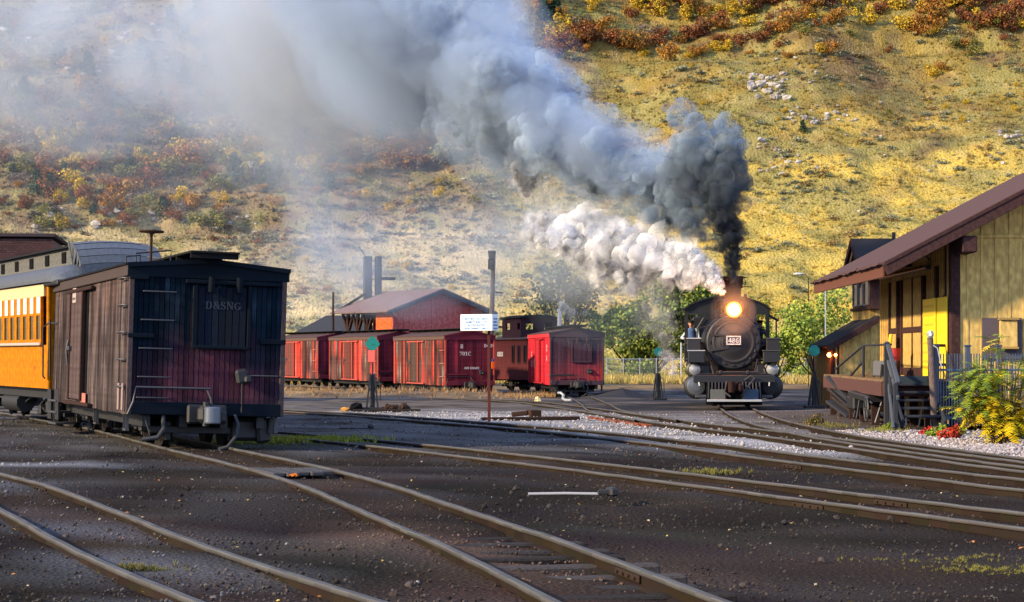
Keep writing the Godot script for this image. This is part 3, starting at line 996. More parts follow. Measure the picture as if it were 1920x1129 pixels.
	many("sagebrush", sage, M.leaf, xf, cs, "grey green sagebrush scattered over the hillside", "sagebrush")

# ---------------------------------------------------------------- trees
func tree(called: String, label: String, x: float, d: float, h: float, w: float, tones: Array, leaves: int, leaf: float, limbs := 7, lift := 0.25, seed_ := 1, tall := 1.0) -> Node3D:
	var rg := RandomNumberGenerator.new()
	rg.seed = seed_
	var y := ground_y(x, d) if d < 166 else maxf(ground_y(x, d), hill_y(x, d))
	var t := thing(called, label, "tree", Vector3(x, y - 0.1, -d))
	var tr := Mb.new()
	var lean := Vector3(rg.randf_range(-0.06, 0.06), 0, rg.randf_range(-0.06, 0.06)) * h
	var fork := Vector3(lean.x, h * lift, lean.z)
	tr.tube([Vector3.ZERO, fork * 0.5, fork, fork + Vector3(0, h * 0.35, 0)], [h * 0.026, h * 0.022, h * 0.018, h * 0.006], 7)
	obj("trunk", tr, M.bark, t)
	var lobes := []
	for i in limbs:
		var a := TAU * i / limbs + rg.randf_range(-0.4, 0.4)
		var q := rg.randf_range(0.35, 0.95)
		var e := fork + Vector3(cos(a) * w * 0.5 * q, h * rg.randf_range(0.22, 0.68) * (1.25 - 0.5 * q), sin(a) * w * 0.5 * q)
		var mid := fork.lerp(e, 0.5) + Vector3(0, -0.04 * h, 0)
		var lm := Mb.new()
		lm.tube([fork * 0.97, mid, e], [h * 0.011, h * 0.008, h * 0.003], 5, false)
		for j in 2:
			var e2 := e + Vector3(rg.randfn() * 0.1 * w, rg.randf_range(0.02, 0.16) * h, rg.randfn() * 0.1 * w)
			lm.tube([mid.lerp(e, 0.4), e2], [h * 0.005, h * 0.002], 4, false)
			lobes.append([e2, Vector3(1, 0.75 * tall, 1) * w * rg.randf_range(0.10, 0.19)])
		part("limb", lm, M.bark, t)
		lobes.append([e, Vector3(1, 0.8 * tall, 1) * w * rg.randf_range(0.13, 0.22)])
		if tall > 0: lobes.append([mid.lerp(e, 0.6), Vector3(1, 0.8, 1) * w * rg.randf_range(0.10, 0.17)])
	obj("crown", leaf_cloud(lobes, leaves, leaf, tones, seed_ * 13, 0.4), M.leaf, t)
	return t

func build_trees() -> void:
	var green := [Color(0.13, 0.20, 0.05), Color(0.19, 0.26, 0.055), Color(0.095, 0.15, 0.045), Color(0.28, 0.33, 0.06)]
	var dark := [Color(0.05, 0.075, 0.035), Color(0.065, 0.09, 0.04), Color(0.04, 0.055, 0.03)]
	var lime := [Color(0.35, 0.43, 0.07), Color(0.28, 0.37, 0.075), Color(0.45, 0.48, 0.07), Color(0.20, 0.29, 0.06)]
	var gold := [Color(0.62, 0.45, 0.05), Color(0.50, 0.42, 0.06), Color(0.36, 0.36, 0.06)]
	tree("open_tree", "dark open crowned tree behind the stovepipe of the caboose", 3.9, 166, 8.8, 6.2, dark, 2400, 0.26, 11, 0.3, 4)
	tree("cottonwood_tree", "tall dense green tree under the white steam, left of the locomotive", 14.2, 164, 9.4, 6.2, green, 6500, 0.27, 11, 0.2, 5)
	tree("cottonwood_tree", "green tree right behind the caboose end, partly veiled by steam", 9.0, 166, 6.8, 5.4, green, 4800, 0.26, 9, 0.2, 6)
	tree("cottonwood_tree", "lower yellow green tree behind the chain link fence post", 11.6, 163, 5.4, 5.2, [Color(0.16, 0.2, 0.035), Color(0.24, 0.25, 0.04), Color(0.09, 0.13, 0.03)], 4200, 0.24, 9, 0.12, 7)
	tree("cottonwood_tree", "green tree directly behind the locomotive cab", 17.4, 166, 6.6, 5.0, green, 3800, 0.26, 8, 0.15, 8)
	tree("willow_tree", "light green leafy tree between the locomotive and the signal house", 17.3, 117, 6.1, 4.2, lime, 6000, 0.17, 10, 0.12, 9, 1.2)
	tree("willow_tree", "lower lime green tree close behind the locomotive's right side", 15.3, 119, 4.2, 2.6, lime, 2600, 0.17, 8, 0.1, 10)
	tree("golden_tree", "yellow leafed young tree left of the caboose", 1.2, 166, 5.0, 3.6, gold, 1800, 0.22, 7, 0.12, 11)
	tree("golden_tree", "small golden tree seen over the locomotive cab's right side", 20.2, 168, 7.2, 3.4, [Color(0.45, 0.36, 0.05), Color(0.30, 0.30, 0.05)], 1500, 0.22, 7, 0.2, 12)
	tree("golden_tree", "yellow green bush tree just left of the caboose's rear", 0.3, 150, 2.6, 2.6, gold, 1100, 0.2, 6, 0.05, 13)
	tree("cottonwood_tree", "middle green tree between the caboose car and the switch target", 11.9, 168, 6.2, 5.0, green, 4200, 0.26, 9, 0.12, 15)
	tree("cottonwood_tree", "green tree just left of the locomotive's cab roof", 15.6, 170, 8.4, 5.0, green, 4600, 0.26, 9, 0.15, 16)
	# undergrowth along the fence
	var shrubs := [[10.2, 161.5, 1.9], [13.4, 158.6, 1.3], [14.2, 158.8, 1.25], [20.5, 158.5, 1.1], [22.6, 157.0, 1.4], [15.6, 161.2, 1.6]]
	for i in shrubs.size():
		var s: Array = shrubs[i]
		var tn := gold if i in [1, 2] else lime
		var m := leaf_cloud([[Vector3(0, 0.4, 0), Vector3(0.5, 0.45, 0.5)], [Vector3(0.3, 0.65, 0), Vector3(0.35, 0.3, 0.35)], [Vector3(-0.35, 0.5, 0.1), Vector3(0.3, 0.35, 0.3)]], 700, 0.11, tn, 90 + i)
		var o := obj("shrub", m, M.leaf, null, Vector3(s[0], ground_y(s[0], s[1]) - 0.05, -s[1]))
		o.scale = Vector3.ONE * s[2]
		tag(o, ["lime shrub behind the chain link fence, nearest the caboose", "yellow shrub in front of the chain link fence, left one", "yellow shrub in front of the chain link fence, right one", "low shrub right of the locomotive", "green shrub by the fence, left of the signal house", "lime shrub behind the fence near the locomotive"][i], "shrub")
	# chain link fence at the back of the yard
	var f := thing("chain_link_fence", "low grey chain link fence in front of the trees", "fence", Vector3.ZERO)
	var y0 := -0.52
	var wire := Mb.new()
	for i in 27:
		var fx := 6.2 + i * 1.3 if i < 9 else 6.2 + 1.3 * i
		var pb := Mb.new()
		pb.tube([Vector3(fx, y0 - 0.1, -160.0), Vector3(fx, y0 + 1.72, -160.0)], 0.035, 6)
		part("post", pb, M.galv, f)
	var rl := Mb.new()
	rl.tube([Vector3(6.2, y0 + 1.62, -160.0), Vector3(40.0, y0 + 1.62, -160.0)], 0.028, 6)
	obj("top_rail", rl, M.galv, f)
	for i in 420:
		var fx := 6.2 + i * 0.08
		for s in [-1, 1]:
			wire.bar(Vector3(fx, y0 + 0.05, -160.0 + 0.004 * s), Vector3(fx + 1.55 * s, y0 + 1.6, -160.0 + 0.004 * s), 0.006, 0.006)
	tag(obj("wire_netting", wire, M.mesh_wire, f), "", "", "", "stuff")
	var wp := Mb.new()
	wp.tube([Vector3(0, 0, 0), Vector3(0, 2.9, 0)], 0.06, 8)
	tag(obj("white_post", wp, M.white, null, Vector3(11.4 * 1.15, y0, -157.0)), "thin white post standing at the fence left of the locomotive", "post")

# ---------------------------------------------------------------- freight cars
func wheel_mesh(r: float) -> ArrayMesh:
	var mb := Mb.new()
	# axis along local x: lathe about y, turned
	var t := Transform3D(Basis(Vector3(0, 0, 1), -PI / 2), Vector3.ZERO)
	mb.lathe([Vector2(0.0, -0.05), Vector2(0.07, -0.05), Vector2(0.09, -0.02), Vector2(r * 0.78, 0.0), Vector2(r * 0.82, -0.05), Vector2(r * 1.0, -0.055), Vector2(r * 1.0, 0.045), Vector2(r * 1.09, 0.05), Vector2(r * 1.09, 0.075), Vector2(r * 0.8, 0.075), Vector2(0.0, 0.06)], t, 20)
	return mb.mesh()

func truck(parent: Node3D, z: float, r := 0.33, half := 0.72) -> void:
	# an arch bar truck: side frames, journal boxes, bolster, springs, four wheels on two axles
	var t := part("truck", Mb.new(), M.iron, parent)
	t.position = Vector3(0, 0, z)
	var fr := Mb.new()
	for s in [-1.0, 1.0]:
		var x: float = s * 0.80
		for q in [[0.56, 0.52], [0.30, 0.24]]:
			fr.bar(Vector3(x, r + 0.10, -half - 0.1), Vector3(x, q[0], -0.30), 0.09, 0.025)
			fr.bar(Vector3(x, q[0], -0.30), Vector3(x, q[0], 0.30), 0.09, 0.025)
			fr.bar(Vector3(x, q[0], 0.30), Vector3(x, r + 0.10, half + 0.1), 0.09, 0.025)
		for zz in [-0.28, 0.28]: fr.box(Vector3(x, 0.42, zz), Vector3(0.07, 0.28, 0.04))
		for zz in [-half, half]:
			fr.box(Vector3(x, r, zz), Vector3(0.17, 0.20, 0.20), Basis(), 0.02)
		for zz in [-0.1, 0.1]: fr.tube([Vector3(x, 0.29, zz), Vector3(x, 0.5, zz)], 0.075, 8)
	fr.box(Vector3(0, 0.52, 0), Vector3(1.7, 0.14, 0.26), Basis(), 0.02)
	fr.box(Vector3(0, 0.27, 0), Vector3(1.66, 0.05, 0.24))
	for zz in [-half - 0.46, half + 0.46]:
		fr.box(Vector3(0, 0.28, zz), Vector3(1.62, 0.11, 0.07), Basis(), 0.01)
		fr.box(Vector3(-0.50, 0.26, zz - 0.06 * signf(zz)), Vector3(0.09, 0.3, 0.05), Basis(), 0.01)
		fr.box(Vector3(0.50, 0.26, zz - 0.06 * signf(zz)), Vector3(0.09, 0.3, 0.05), Basis(), 0.01)
	obj("side_frame", fr, M.iron, t)
	if not M.has("wheel_mesh"): M["wheel_mesh"] = wheel_mesh(0.33)
	for zz in [-half, half]:
		var ax := Mb.new()
		ax.tube([Vector3(-0.84, r, zz), Vector3(0.84, r, zz)], 0.065, 8)
		obj("axle", ax, M.wheel, t)
		for s in [-1.0, 1.0]:
			var w := obj("wheel", M.wheel_mesh, M.wheel, t)
			w.position = Vector3(s * 0.485, r, zz)
			if s > 0: w.rotation.y = PI

func board(w: float, y0: float, y1: float, thick: float, segs: int, u: float, tone: Callable, top_skew := 0.0) -> Mb:
	# an upright board standing at x -w/2..w/2, front face at z = thick; its colours by height
	var mb := Mb.new()
	var e := 0.006
	for k in segs:
		var a := lerpf(y0, y1, float(k) / segs)
		var b := lerpf(y0, y1, float(k + 1) / segs)
		var ca: Color = tone.call(u, a)
		var cb: Color = tone.call(u, b)
		var bl := b - (top_skew * w * 0.5 if k == segs - 1 else 0.0)
		var br := b + (top_skew * w * 0.5 if k == segs - 1 else 0.0)
		var al := a
		var q := [Vector3(-w / 2, al, 0), Vector3(-w / 2 + e, al, thick), Vector3(w / 2 - e, al, thick), Vector3(w / 2, al, 0)]
		var r := [Vector3(-w / 2, bl, 0), Vector3(-w / 2 + e, bl, thick), Vector3(w / 2 - e, br, thick), Vector3(w / 2, br, 0)]
		for j in 3:
			var nn: Vector3 = ((q[j + 1] as Vector3) - q[j]).cross((r[j] as Vector3) - q[j]).normalized()
			mb.col_tri(q[j], q[j + 1], r[j + 1], ca, ca, cb, nn)
			mb.col_tri(q[j], r[j + 1], r[j], ca, cb, cb, nn)
		if k == segs - 1:
			mb.col = cb
			mb.quad(r[0], r[1], r[2], r[3])
	return mb

func boxcar(label: String, at: Vector3, turn: float, o: Dictionary) -> Node3D:
	# near end at local z = 0, the car runs back along -z; the side seen from the camera is at -x
	var car := thing("freight_car", label, "boxcar", at, turn, o.get("group", ""))
	var L: float = o.get("length", 9.14)
	var W := 2.46
	var y0: float = o.get("floor", 0.56)
	var eave: float = o.get("eave", 2.86)
	var rise: float = o.get("rise", 0.25)
	var end_tone: Callable = o.end_tone
	var side_tone: Callable = o.side_tone
	var trim: StandardMaterial3D = o.trim
	var fine: bool = o.get("fine", false)
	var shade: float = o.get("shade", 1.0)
	# inner shell behind the boards
	var sh := Mb.new()
	sh.prism([Vector2(-W / 2 + 0.03, y0 + 0.03), Vector2(W / 2 - 0.03, y0 + 0.03), Vector2(W / 2 - 0.03, eave), Vector2(0, eave + rise - 0.02), Vector2(-W / 2 + 0.03, eave)], -L + 0.03, -0.03)
	obj("shell", sh, M.void, car)
	# end boards
	var n_end := 29 if fine else 16
	var bw := (W - 0.12) / n_end
	for i in n_end:
		var x := -W / 2 + 0.06 + bw * (i + 0.5)
		var hh := eave + rise * (1.0 - absf(x) / (W / 2)) - 0.06
		var u := 0.5 + x / W
		var streak := rng.randf_range(0.72, 1.35)
		var b := board(bw, y0 + rng.randf_range(-0.012, 0.008), hh, 0.034 + rng.randf_range(-0.003, 0.003), 8 if fine else 4, u, func(uu, y): return end_tone.call(uu, y) * streak * rng.randf_range(0.88, 1.12))
		var p := part("end_board", b, M.board, car)
		p.position = Vector3(x, 0, -0.034)
	# side boards, both sides
	var n_side: int = 64 if fine else 40
	var sw := L / n_side
	var back := Mb.new()
	for i in n_side:
		var z := -sw * (i + 0.5)
		var v := float(i) / n_side
		var streak := rng.randf_range(0.5, 1.6)
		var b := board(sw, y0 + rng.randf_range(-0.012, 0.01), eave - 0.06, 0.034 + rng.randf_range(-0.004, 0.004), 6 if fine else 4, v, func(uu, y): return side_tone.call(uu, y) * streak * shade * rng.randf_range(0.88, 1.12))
		var p := part("side_board", b, M.board, car)
		p.transform = Transform3D(Basis(Vector3.UP, -PI / 2), Vector3(-W / 2 + 0.034, 0, z))
		back.col = side_tone.call(v, 1.6)
		back.box(Vector3(W / 2 - 0.017, (y0 + eave) / 2, z), Vector3(0.034, eave - y0, sw - 0.008))
	tag(obj("far_side", back, M.board, car), "", "", "", "stuff")
	# corner boards, sills, roof fascia
	var tr := Mb.new()
	for x in [-W / 2 + 0.03, W / 2 - 0.03]:
		tr.box(Vector3(x, (y0 + eave) / 2, 0.0), Vector3(0.075, eave - y0, 0.075), Basis(), 0.008)
		tr.box(Vector3(x, (y0 + eave) / 2, -L), Vector3(0.075, eave - y0, 0.075))
	obj("corner_post", tr, o.post, car)
	var sill := Mb.new()
	sill.box(Vector3(0, y0 + 0.10, 0.045), Vector3(W - 0.1, 0.20, 0.05), Basis(), 0.01)
	obj("end_sill", sill, o.end_trim, car)
	var fas := Mb.new()
	fas.box(Vector3(-W / 2 - 0.02, eave - 0.085, -L / 2), Vector3(0.05, 0.17, L + 0.06), Basis(), 0.01)
	obj("side_fascia", fas, trim, car)
	var ef := Mb.new()
	ef.prism([Vector2(-W / 2 - 0.04, eave - 0.17), Vector2(W / 2 + 0.04, eave - 0.17), Vector2(W / 2 + 0.04, eave + 0.02), Vector2(0, eave + rise + 0.02), Vector2(-W / 2 - 0.04, eave + 0.02)], 0.008, 0.045)
	ef.bar(Vector3(-W / 2 - 0.05, eave + 0.0, 0.06), Vector3(0, eave + rise, 0.06), 0.05, 0.07)
	ef.bar(Vector3(0, eave + rise, 0.06), Vector3(W / 2 + 0.05, eave + 0.0, 0.06), 0.05, 0.07)
	obj("end_fascia", ef, o.end_trim, car)
	# roof of cross boards with a running board down the middle
	var rf := Mb.new()
	var nr := 46 if fine else 24
	for i in nr:
		var z := -L / nr * (i + 0.5)
		var g := rng.randf_range(0.8, 1.2)
		rf.col = Color(g, g, g)
		for s in [-1.0, 1.0]:
			rf.bar(Vector3(0, eave + rise + 0.015 + rng.randf_range(0, 0.008), z), Vector3(s * (W / 2 + 0.07), eave + 0.015, z), L / nr - 0.01, 0.03)
	tag(obj("roof", rf, o.roof, car), "", "", "", "stuff")
	var rb := Mb.new()
	for k in 3:
		rb.box(Vector3(-0.26 + 0.26 * k, eave + rise + 0.115, -L / 2 + 0.1), Vector3(0.24, 0.035, L + 0.7), Basis(), 0.006)
	for i in 9:
		rb.box(Vector3(0, eave + rise + 0.06, 0.36 - (L + 0.6) * i / 8.0), Vector3(0.74, 0.08, 0.07))
	obj("running_board", rb, o.run, car)
	# grab irons on the near end and the seen side
	for g in o.get("rungs", []):
		var m := Mb.new()
		var a := Vector3(g[0], g[2], 0.09)
		var b := Vector3(g[1], g[2], 0.09)
		m.tube([a - Vector3(0, 0, 0.1), a, b, b - Vector3(0, 0, 0.1)], 0.013, 6)
		part("grab_iron", m, M.iron_light, car)
	for k in 5 if fine else 3:
		var y := y0 + 0.42 + k * (0.42 if fine else 0.62)
		var m := Mb.new()
		var x := -W / 2 - 0.09
		m.tube([Vector3(x + 0.1, y, -0.12), Vector3(x, y, -0.12), Vector3(x, y, -0.58), Vector3(x + 0.1, y, -0.58)], 0.014, 6)
		part("grab_iron", m, o.get("side_iron", M.iron_light), car)
	# end belt straps and lumber door
	for g in o.get("end_plates", []):
		var m := Mb.new()
		m.box(Vector3((g[0] + g[1]) / 2, (g[2] + g[3]) / 2, 0.02), Vector3(g[1] - g[0], g[3] - g[2], 0.06), Basis(), 0.008)
		part("strap", m, o.end_trim, car)
	if o.get("end_door", true):
		var dm := Mb.new()
		var dn := 7
		for i in dn:
			dm.col = end_tone.call(0.52, 2.2) * rng.randf_range(0.8, 1.2)
			dm.box(Vector3(-0.17 + 0.76 * (i + 0.5) / dn, 2.06, 0.035), Vector3(0.76 / dn - 0.008, 0.92, 0.05), Basis(), 0.006)
		obj("end_door", dm, M.board, car)
		var fm := Mb.new()
		fm.box(Vector3(-0.22, 2.06, 0.045), Vector3(0.07, 0.98, 0.07), Basis(), 0.008)
		fm.box(Vector3(0.64, 2.06, 0.045), Vector3(0.06, 0.98, 0.07), Basis(), 0.008)
		fm.box(Vector3(0.2, 1.585, 0.05), Vector3(0.86, 0.05, 0.08), Basis(), 0.008)
		fm.box(Vector3(0.38, 2.60, 0.055), Vector3(1.5, 0.06, 0.08), Basis(), 0.008)
		for x in [0.02, 0.46]:
			fm.tube([Vector3(x, 2.68, 0.13), Vector3(x, 2.62, 0.13), Vector3(x, 2.45, 0.10)], 0.05, 8)
		obj("door_frame", fm, o.end_trim, car)
	# sliding side door
	var dz: float = o.get("door_z", -4.5)
	var dw: float = o.get("door_w", 1.7)
	var dr := Mb.new()
	for i in 13:
		dr.col = o.door_tone * rng.randf_range(0.75, 1.25)
		dr.box(Vector3(-W / 2 - 0.045, (y0 + eave) / 2 - 0.05, dz + dw * ((i + 0.5) / 13.0 - 0.5)), Vector3(0.05, eave - y0 - 0.34, dw / 13.0 - 0.008), Basis(), 0.006)
	var door := obj("side_door", dr, M.board, car)
	var df := Mb.new()
	for z in [dz - dw / 2, dz + dw / 2]: df.box(Vector3(-W / 2 - 0.06, (y0 + eave) / 2 - 0.05, z), Vector3(0.07, eave - y0 - 0.3, 0.09), Basis(), 0.008)
	df.box(Vector3(-W / 2 - 0.06, eave - 0.24, dz + 0.3), Vector3(0.07, 0.06, dw * 2.0), Basis(), 0.008)
	df.box(Vector3(-W / 2 - 0.06, y0 + 0.05, dz + 0.3), Vector3(0.08, 0.06, dw * 2.0), Basis(), 0.008)
	obj("frame", df, o.door_trim, door)
	var lk := Mb.new()
	lk.tube([Vector3(-W / 2 - 0.1, 1.7, dz - dw / 2), Vector3(-W / 2 - 0.13, 1.5, dz - dw / 2), Vector3(-W / 2 - 0.1, 1.25, dz - dw / 2)], 0.022, 6)
	lk.box(Vector3(-W / 2 - 0.1, 1.55, dz - dw / 2 + 0.08), Vector3(0.05, 0.07, 0.35))
	obj("latch", lk, M.iron_light, door)
	if o.get("gap", 0.0) > 0:
		var gp := Mb.new()
		gp.box(Vector3(-W / 2 - 0.004, (y0 + eave) / 2 - 0.05, dz + dw / 2 + 0.05 + o.gap / 2), Vector3(0.01, eave - y0 - 0.34, o.gap))
		obj("door_gap", gp, M.void, car)
	# underframe, truss rods, trucks, steps, coupler, hoses
	var uf := Mb.new()
	for x in [-0.9, -0.32, 0.32, 0.9]: uf.box(Vector3(x, y0 - 0.09, -L / 2), Vector3(0.12, 0.2, L - 0.2))
	for x in [-0.7, -0.25, 0.25, 0.7]:
		uf.tube([Vector3(x, y0 - 0.1, -1.7), Vector3(x, 0.30, -L / 2 + 0.9), Vector3(x, 0.30, -L / 2 - 0.9), Vector3(x, y0 - 0.1, -L + 1.7)], 0.018, 5)
	for z in [-L / 2 + 0.9, -L / 2 - 0.9]: uf.box(Vector3(0, 0.36, z), Vector3(1.9, 0.12, 0.12))
	uf.tube([Vector3(0.5, 0.42, -L / 2 - 0.4), Vector3(0.5, 0.42, -L / 2 + 0.5)], 0.16, 10)
	obj("underframe", uf, M.iron, car)
	truck(car, -1.55)
	truck(car, -L + 1.55)
	for c in [[-W / 2 + 0.06, -0.25], [-W / 2 + 0.06, -L + 0.25], [W / 2 - 0.06, -0.2], [-W / 2 + 0.06, -3.4]]:
		var st := Mb.new()
		for z in [0.0, -0.3]: st.bar(Vector3(c[0], y0 + 0.02, c[1] + z * 0.9), Vector3(c[0], 0.27, c[1] + z * 0.75), 0.05, 0.018)
		st.box(Vector3(c[0], 0.27, c[1] - 0.12), Vector3(0.06, 0.03, 0.3))
		part("step", st, M.iron_light if fine else M.iron, car)
	var cp := Mb.new()
	cp.box(Vector3(0, y0 + 0.02, 0.10), Vector3(0.62, 0.30, 0.12), Basis(), 0.03)
	cp.box(Vector3(0, y0 + 0.02, 0.24), Vector3(0.24, 0.24, 0.3), Basis(), 0.04)
	cp.box(Vector3(-0.10, y0 + 0.03, 0.46), Vector3(0.22, 0.27, 0.22), Basis(), 0.06)
	cp.box(Vector3(0.16, y0 + 0.0, 0.44), Vector3(0.14, 0.22, 0.26), Basis(), 0.05)
	cp.tube([Vector3(-0.09, y0 - 0.15, 0.5), Vector3(-0.09, y0 + 0.22, 0.5)], 0.05, 10)
	var coup := obj("coupler", cp, M.iron, car)
	var kn := Mb.new()
	kn.lathe([Vector2(0.0, -0.13), Vector2(0.125, -0.13), Vector2(0.135, -0.11), Vector2(0.135, 0.11), Vector2(0.12, 0.13), Vector2(0, 0.13)], Transform3D(Basis(), Vector3(0.0, y0 + 0.02, 0.56)), 14)
	obj("knuckle", kn, M.silver_dark if fine else M.iron, coup)
	var ch := Mb.new()
	ch.tube([Vector3(0.0, y0 + 0.16, 0.5), Vector3(0.01, y0 + 0.27, 0.35), Vector3(0.0, y0 + 0.40, 0.1)], 0.018, 5)
	obj("chain", ch, M.iron_light, coup)
	var lv := Mb.new()
	lv.tube([Vector3(-W / 2 + 0.0, y0 - 0.0, 0.14), Vector3(-W / 2 + 0.08, y0 + 0.2, 0.16), Vector3(-W / 2 + 0.12, y0 + 0.42, 0.14), Vector3(0.05, y0 + 0.42, 0.12)], 0.018, 6)
	obj("uncoupling_lever", lv, M.iron_light if fine else M.iron, car)
	var h1 := Mb.new()
	h1.tube([Vector3(0.42, y0 + 0.02, 0.22), Vector3(0.46, y0 - 0.12, 0.30), Vector3(0.43, y0 - 0.30, 0.34), Vector3(0.30, y0 - 0.47, 0.32), Vector3(0.16, y0 - 0.52, 0.30)], [0.024, 0.028, 0.028, 0.028, 0.036], 8)
	obj("brake_hose", h1, M.hose, car)
	var bw2 := Mb.new()
	bw2.tube([Vector3(0.55, y0 + 0.04, 0.10), Vector3(0.55, y0 + 0.6, 0.09)], 0.012, 5)
	bw2.box(Vector3(0.55, y0 + 0.62, 0.06), Vector3(0.20, 0.24, 0.10), Basis(0.0 * Vector3.UP + Vector3(0, 0, 1), 0.2), 0.04)
	bw2.box(Vector3(0.64, y0 + 0.58, 0.09), Vector3(0.12, 0.12, 0.10), Basis(), 0.03)
	obj("brake_ratchet", bw2, M.iron, car)
	return car

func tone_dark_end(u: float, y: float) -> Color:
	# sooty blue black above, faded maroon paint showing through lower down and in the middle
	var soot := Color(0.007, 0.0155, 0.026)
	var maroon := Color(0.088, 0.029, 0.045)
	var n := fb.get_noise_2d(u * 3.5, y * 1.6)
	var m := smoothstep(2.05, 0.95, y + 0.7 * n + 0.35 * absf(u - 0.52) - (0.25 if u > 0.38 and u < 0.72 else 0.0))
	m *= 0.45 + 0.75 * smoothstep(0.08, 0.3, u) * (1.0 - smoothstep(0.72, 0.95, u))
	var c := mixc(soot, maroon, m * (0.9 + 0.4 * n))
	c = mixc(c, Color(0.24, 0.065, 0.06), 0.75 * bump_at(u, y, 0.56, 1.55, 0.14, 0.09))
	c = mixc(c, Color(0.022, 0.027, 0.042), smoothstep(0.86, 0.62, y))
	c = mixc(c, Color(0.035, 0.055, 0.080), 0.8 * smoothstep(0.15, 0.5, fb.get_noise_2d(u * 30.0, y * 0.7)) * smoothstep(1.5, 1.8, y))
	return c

func tone_grey_side(u: float, y: float) -> Color:
	var n := fb.get_noise_2d(u * 60.0, y * 0.8)
	var n2 := fb.get_noise_2d(u * 9.0 + 4.0, y * 1.0)
	var c := mixc(Color(0.085, 0.062, 0.062), Color(0.24, 0.185, 0.17), 0.5 + 1.6 * n)
	c = mixc(c, Color(0.27, 0.17, 0.145), 0.8 * smoothstep(0.0, 0.4, n2) * smoothstep(1.4, 2.2, y))
	c = mixc(c, Color(0.055, 0.042, 0.045), 0.7 * smoothstep(0.1, 0.5, -n2 + 0.12 * (1.6 - y)))
	return c

func tone_red_side(seed_: float, band: bool) -> Callable:
	return func(u: float, y: float) -> Color:
		var n := fb.get_noise_2d(u * 14.0 + seed_, 3.0 + y * 0.15)
		var n2 := fb.get_noise_2d(u * 40.0 + seed_, y * 0.6)
		var c := mixc(Color(0.27, 0.05, 0.046), Color(0.45, 0.085, 0.066), 0.5 + n2)
		c = mixc(c, Color(0.095, 0.066, 0.054), 0.92 * smoothstep(-0.25, -0.03, n + 0.3 * n2))
		c = mixc(c, Color(0.60, 0.07, 0.05), smoothstep(0.20, 0.28, -n - 0.1 * n2))
		c = mixc(c, Color(0.035, 0.032, 0.034), 0.8 * smoothstep(0.16, 0.3, fb.get_noise_2d(u * 5.0 + seed_ * 3.0, y * 0.5)))
		if band: c = mixc(c, Color(0.78, 0.085, 0.06), smoothstep(0.30, 0.33, u) * (1.0 - smoothstep(0.45, 0.47, u)) * (0.9 + n2))
		return mixc(c, Color(0.5, 0.42, 0.38), 0.5 * smoothstep(0.3, 0.5, n2))

func tone_maroon_end(u: float, y: float) -> Color:
	var n := fb.get_noise_2d(u * 16.0, y * 0.7)
	var c := mixc(Color(0.11, 0.018, 0.034), Color(0.15, 0.024, 0.04), 0.5 + n)
	c = mixc(c, Color(0.30, 0.035, 0.055), 0.7 * smoothstep(0.1, 0.16, u) * (1.0 - smoothstep(0.24, 0.3, u)) * smoothstep(1.4, 1.7, y))
	return mixc(c, Color(0.05, 0.03, 0.045), smoothstep(0.84, 0.97, u) * (1.0 - smoothstep(1.4, 1.9, y)) + 0.3 * smoothstep(2.2, 2.6, y))

func tone_caboose_car_end(u: float, y: float) -> Color:
	var n := fb.get_noise_2d(u * 9.0, y * 0.9)
	var c := mixc(Color(0.060, 0.034, 0.052), Color(0.155, 0.035, 0.05), smoothstep(1.9, 0.9, y + 0.4 * n))
	c = mixc(c, Color(0.27, 0.04, 0.055), bump_at(u, y, 0.5, 1.35, 0.17, 0.45))
	return mixc(c, Color(0.34, 0.04, 0.05), smoothstep(0.64, 0.74, u) * smoothstep(1.3, 1.1, y))

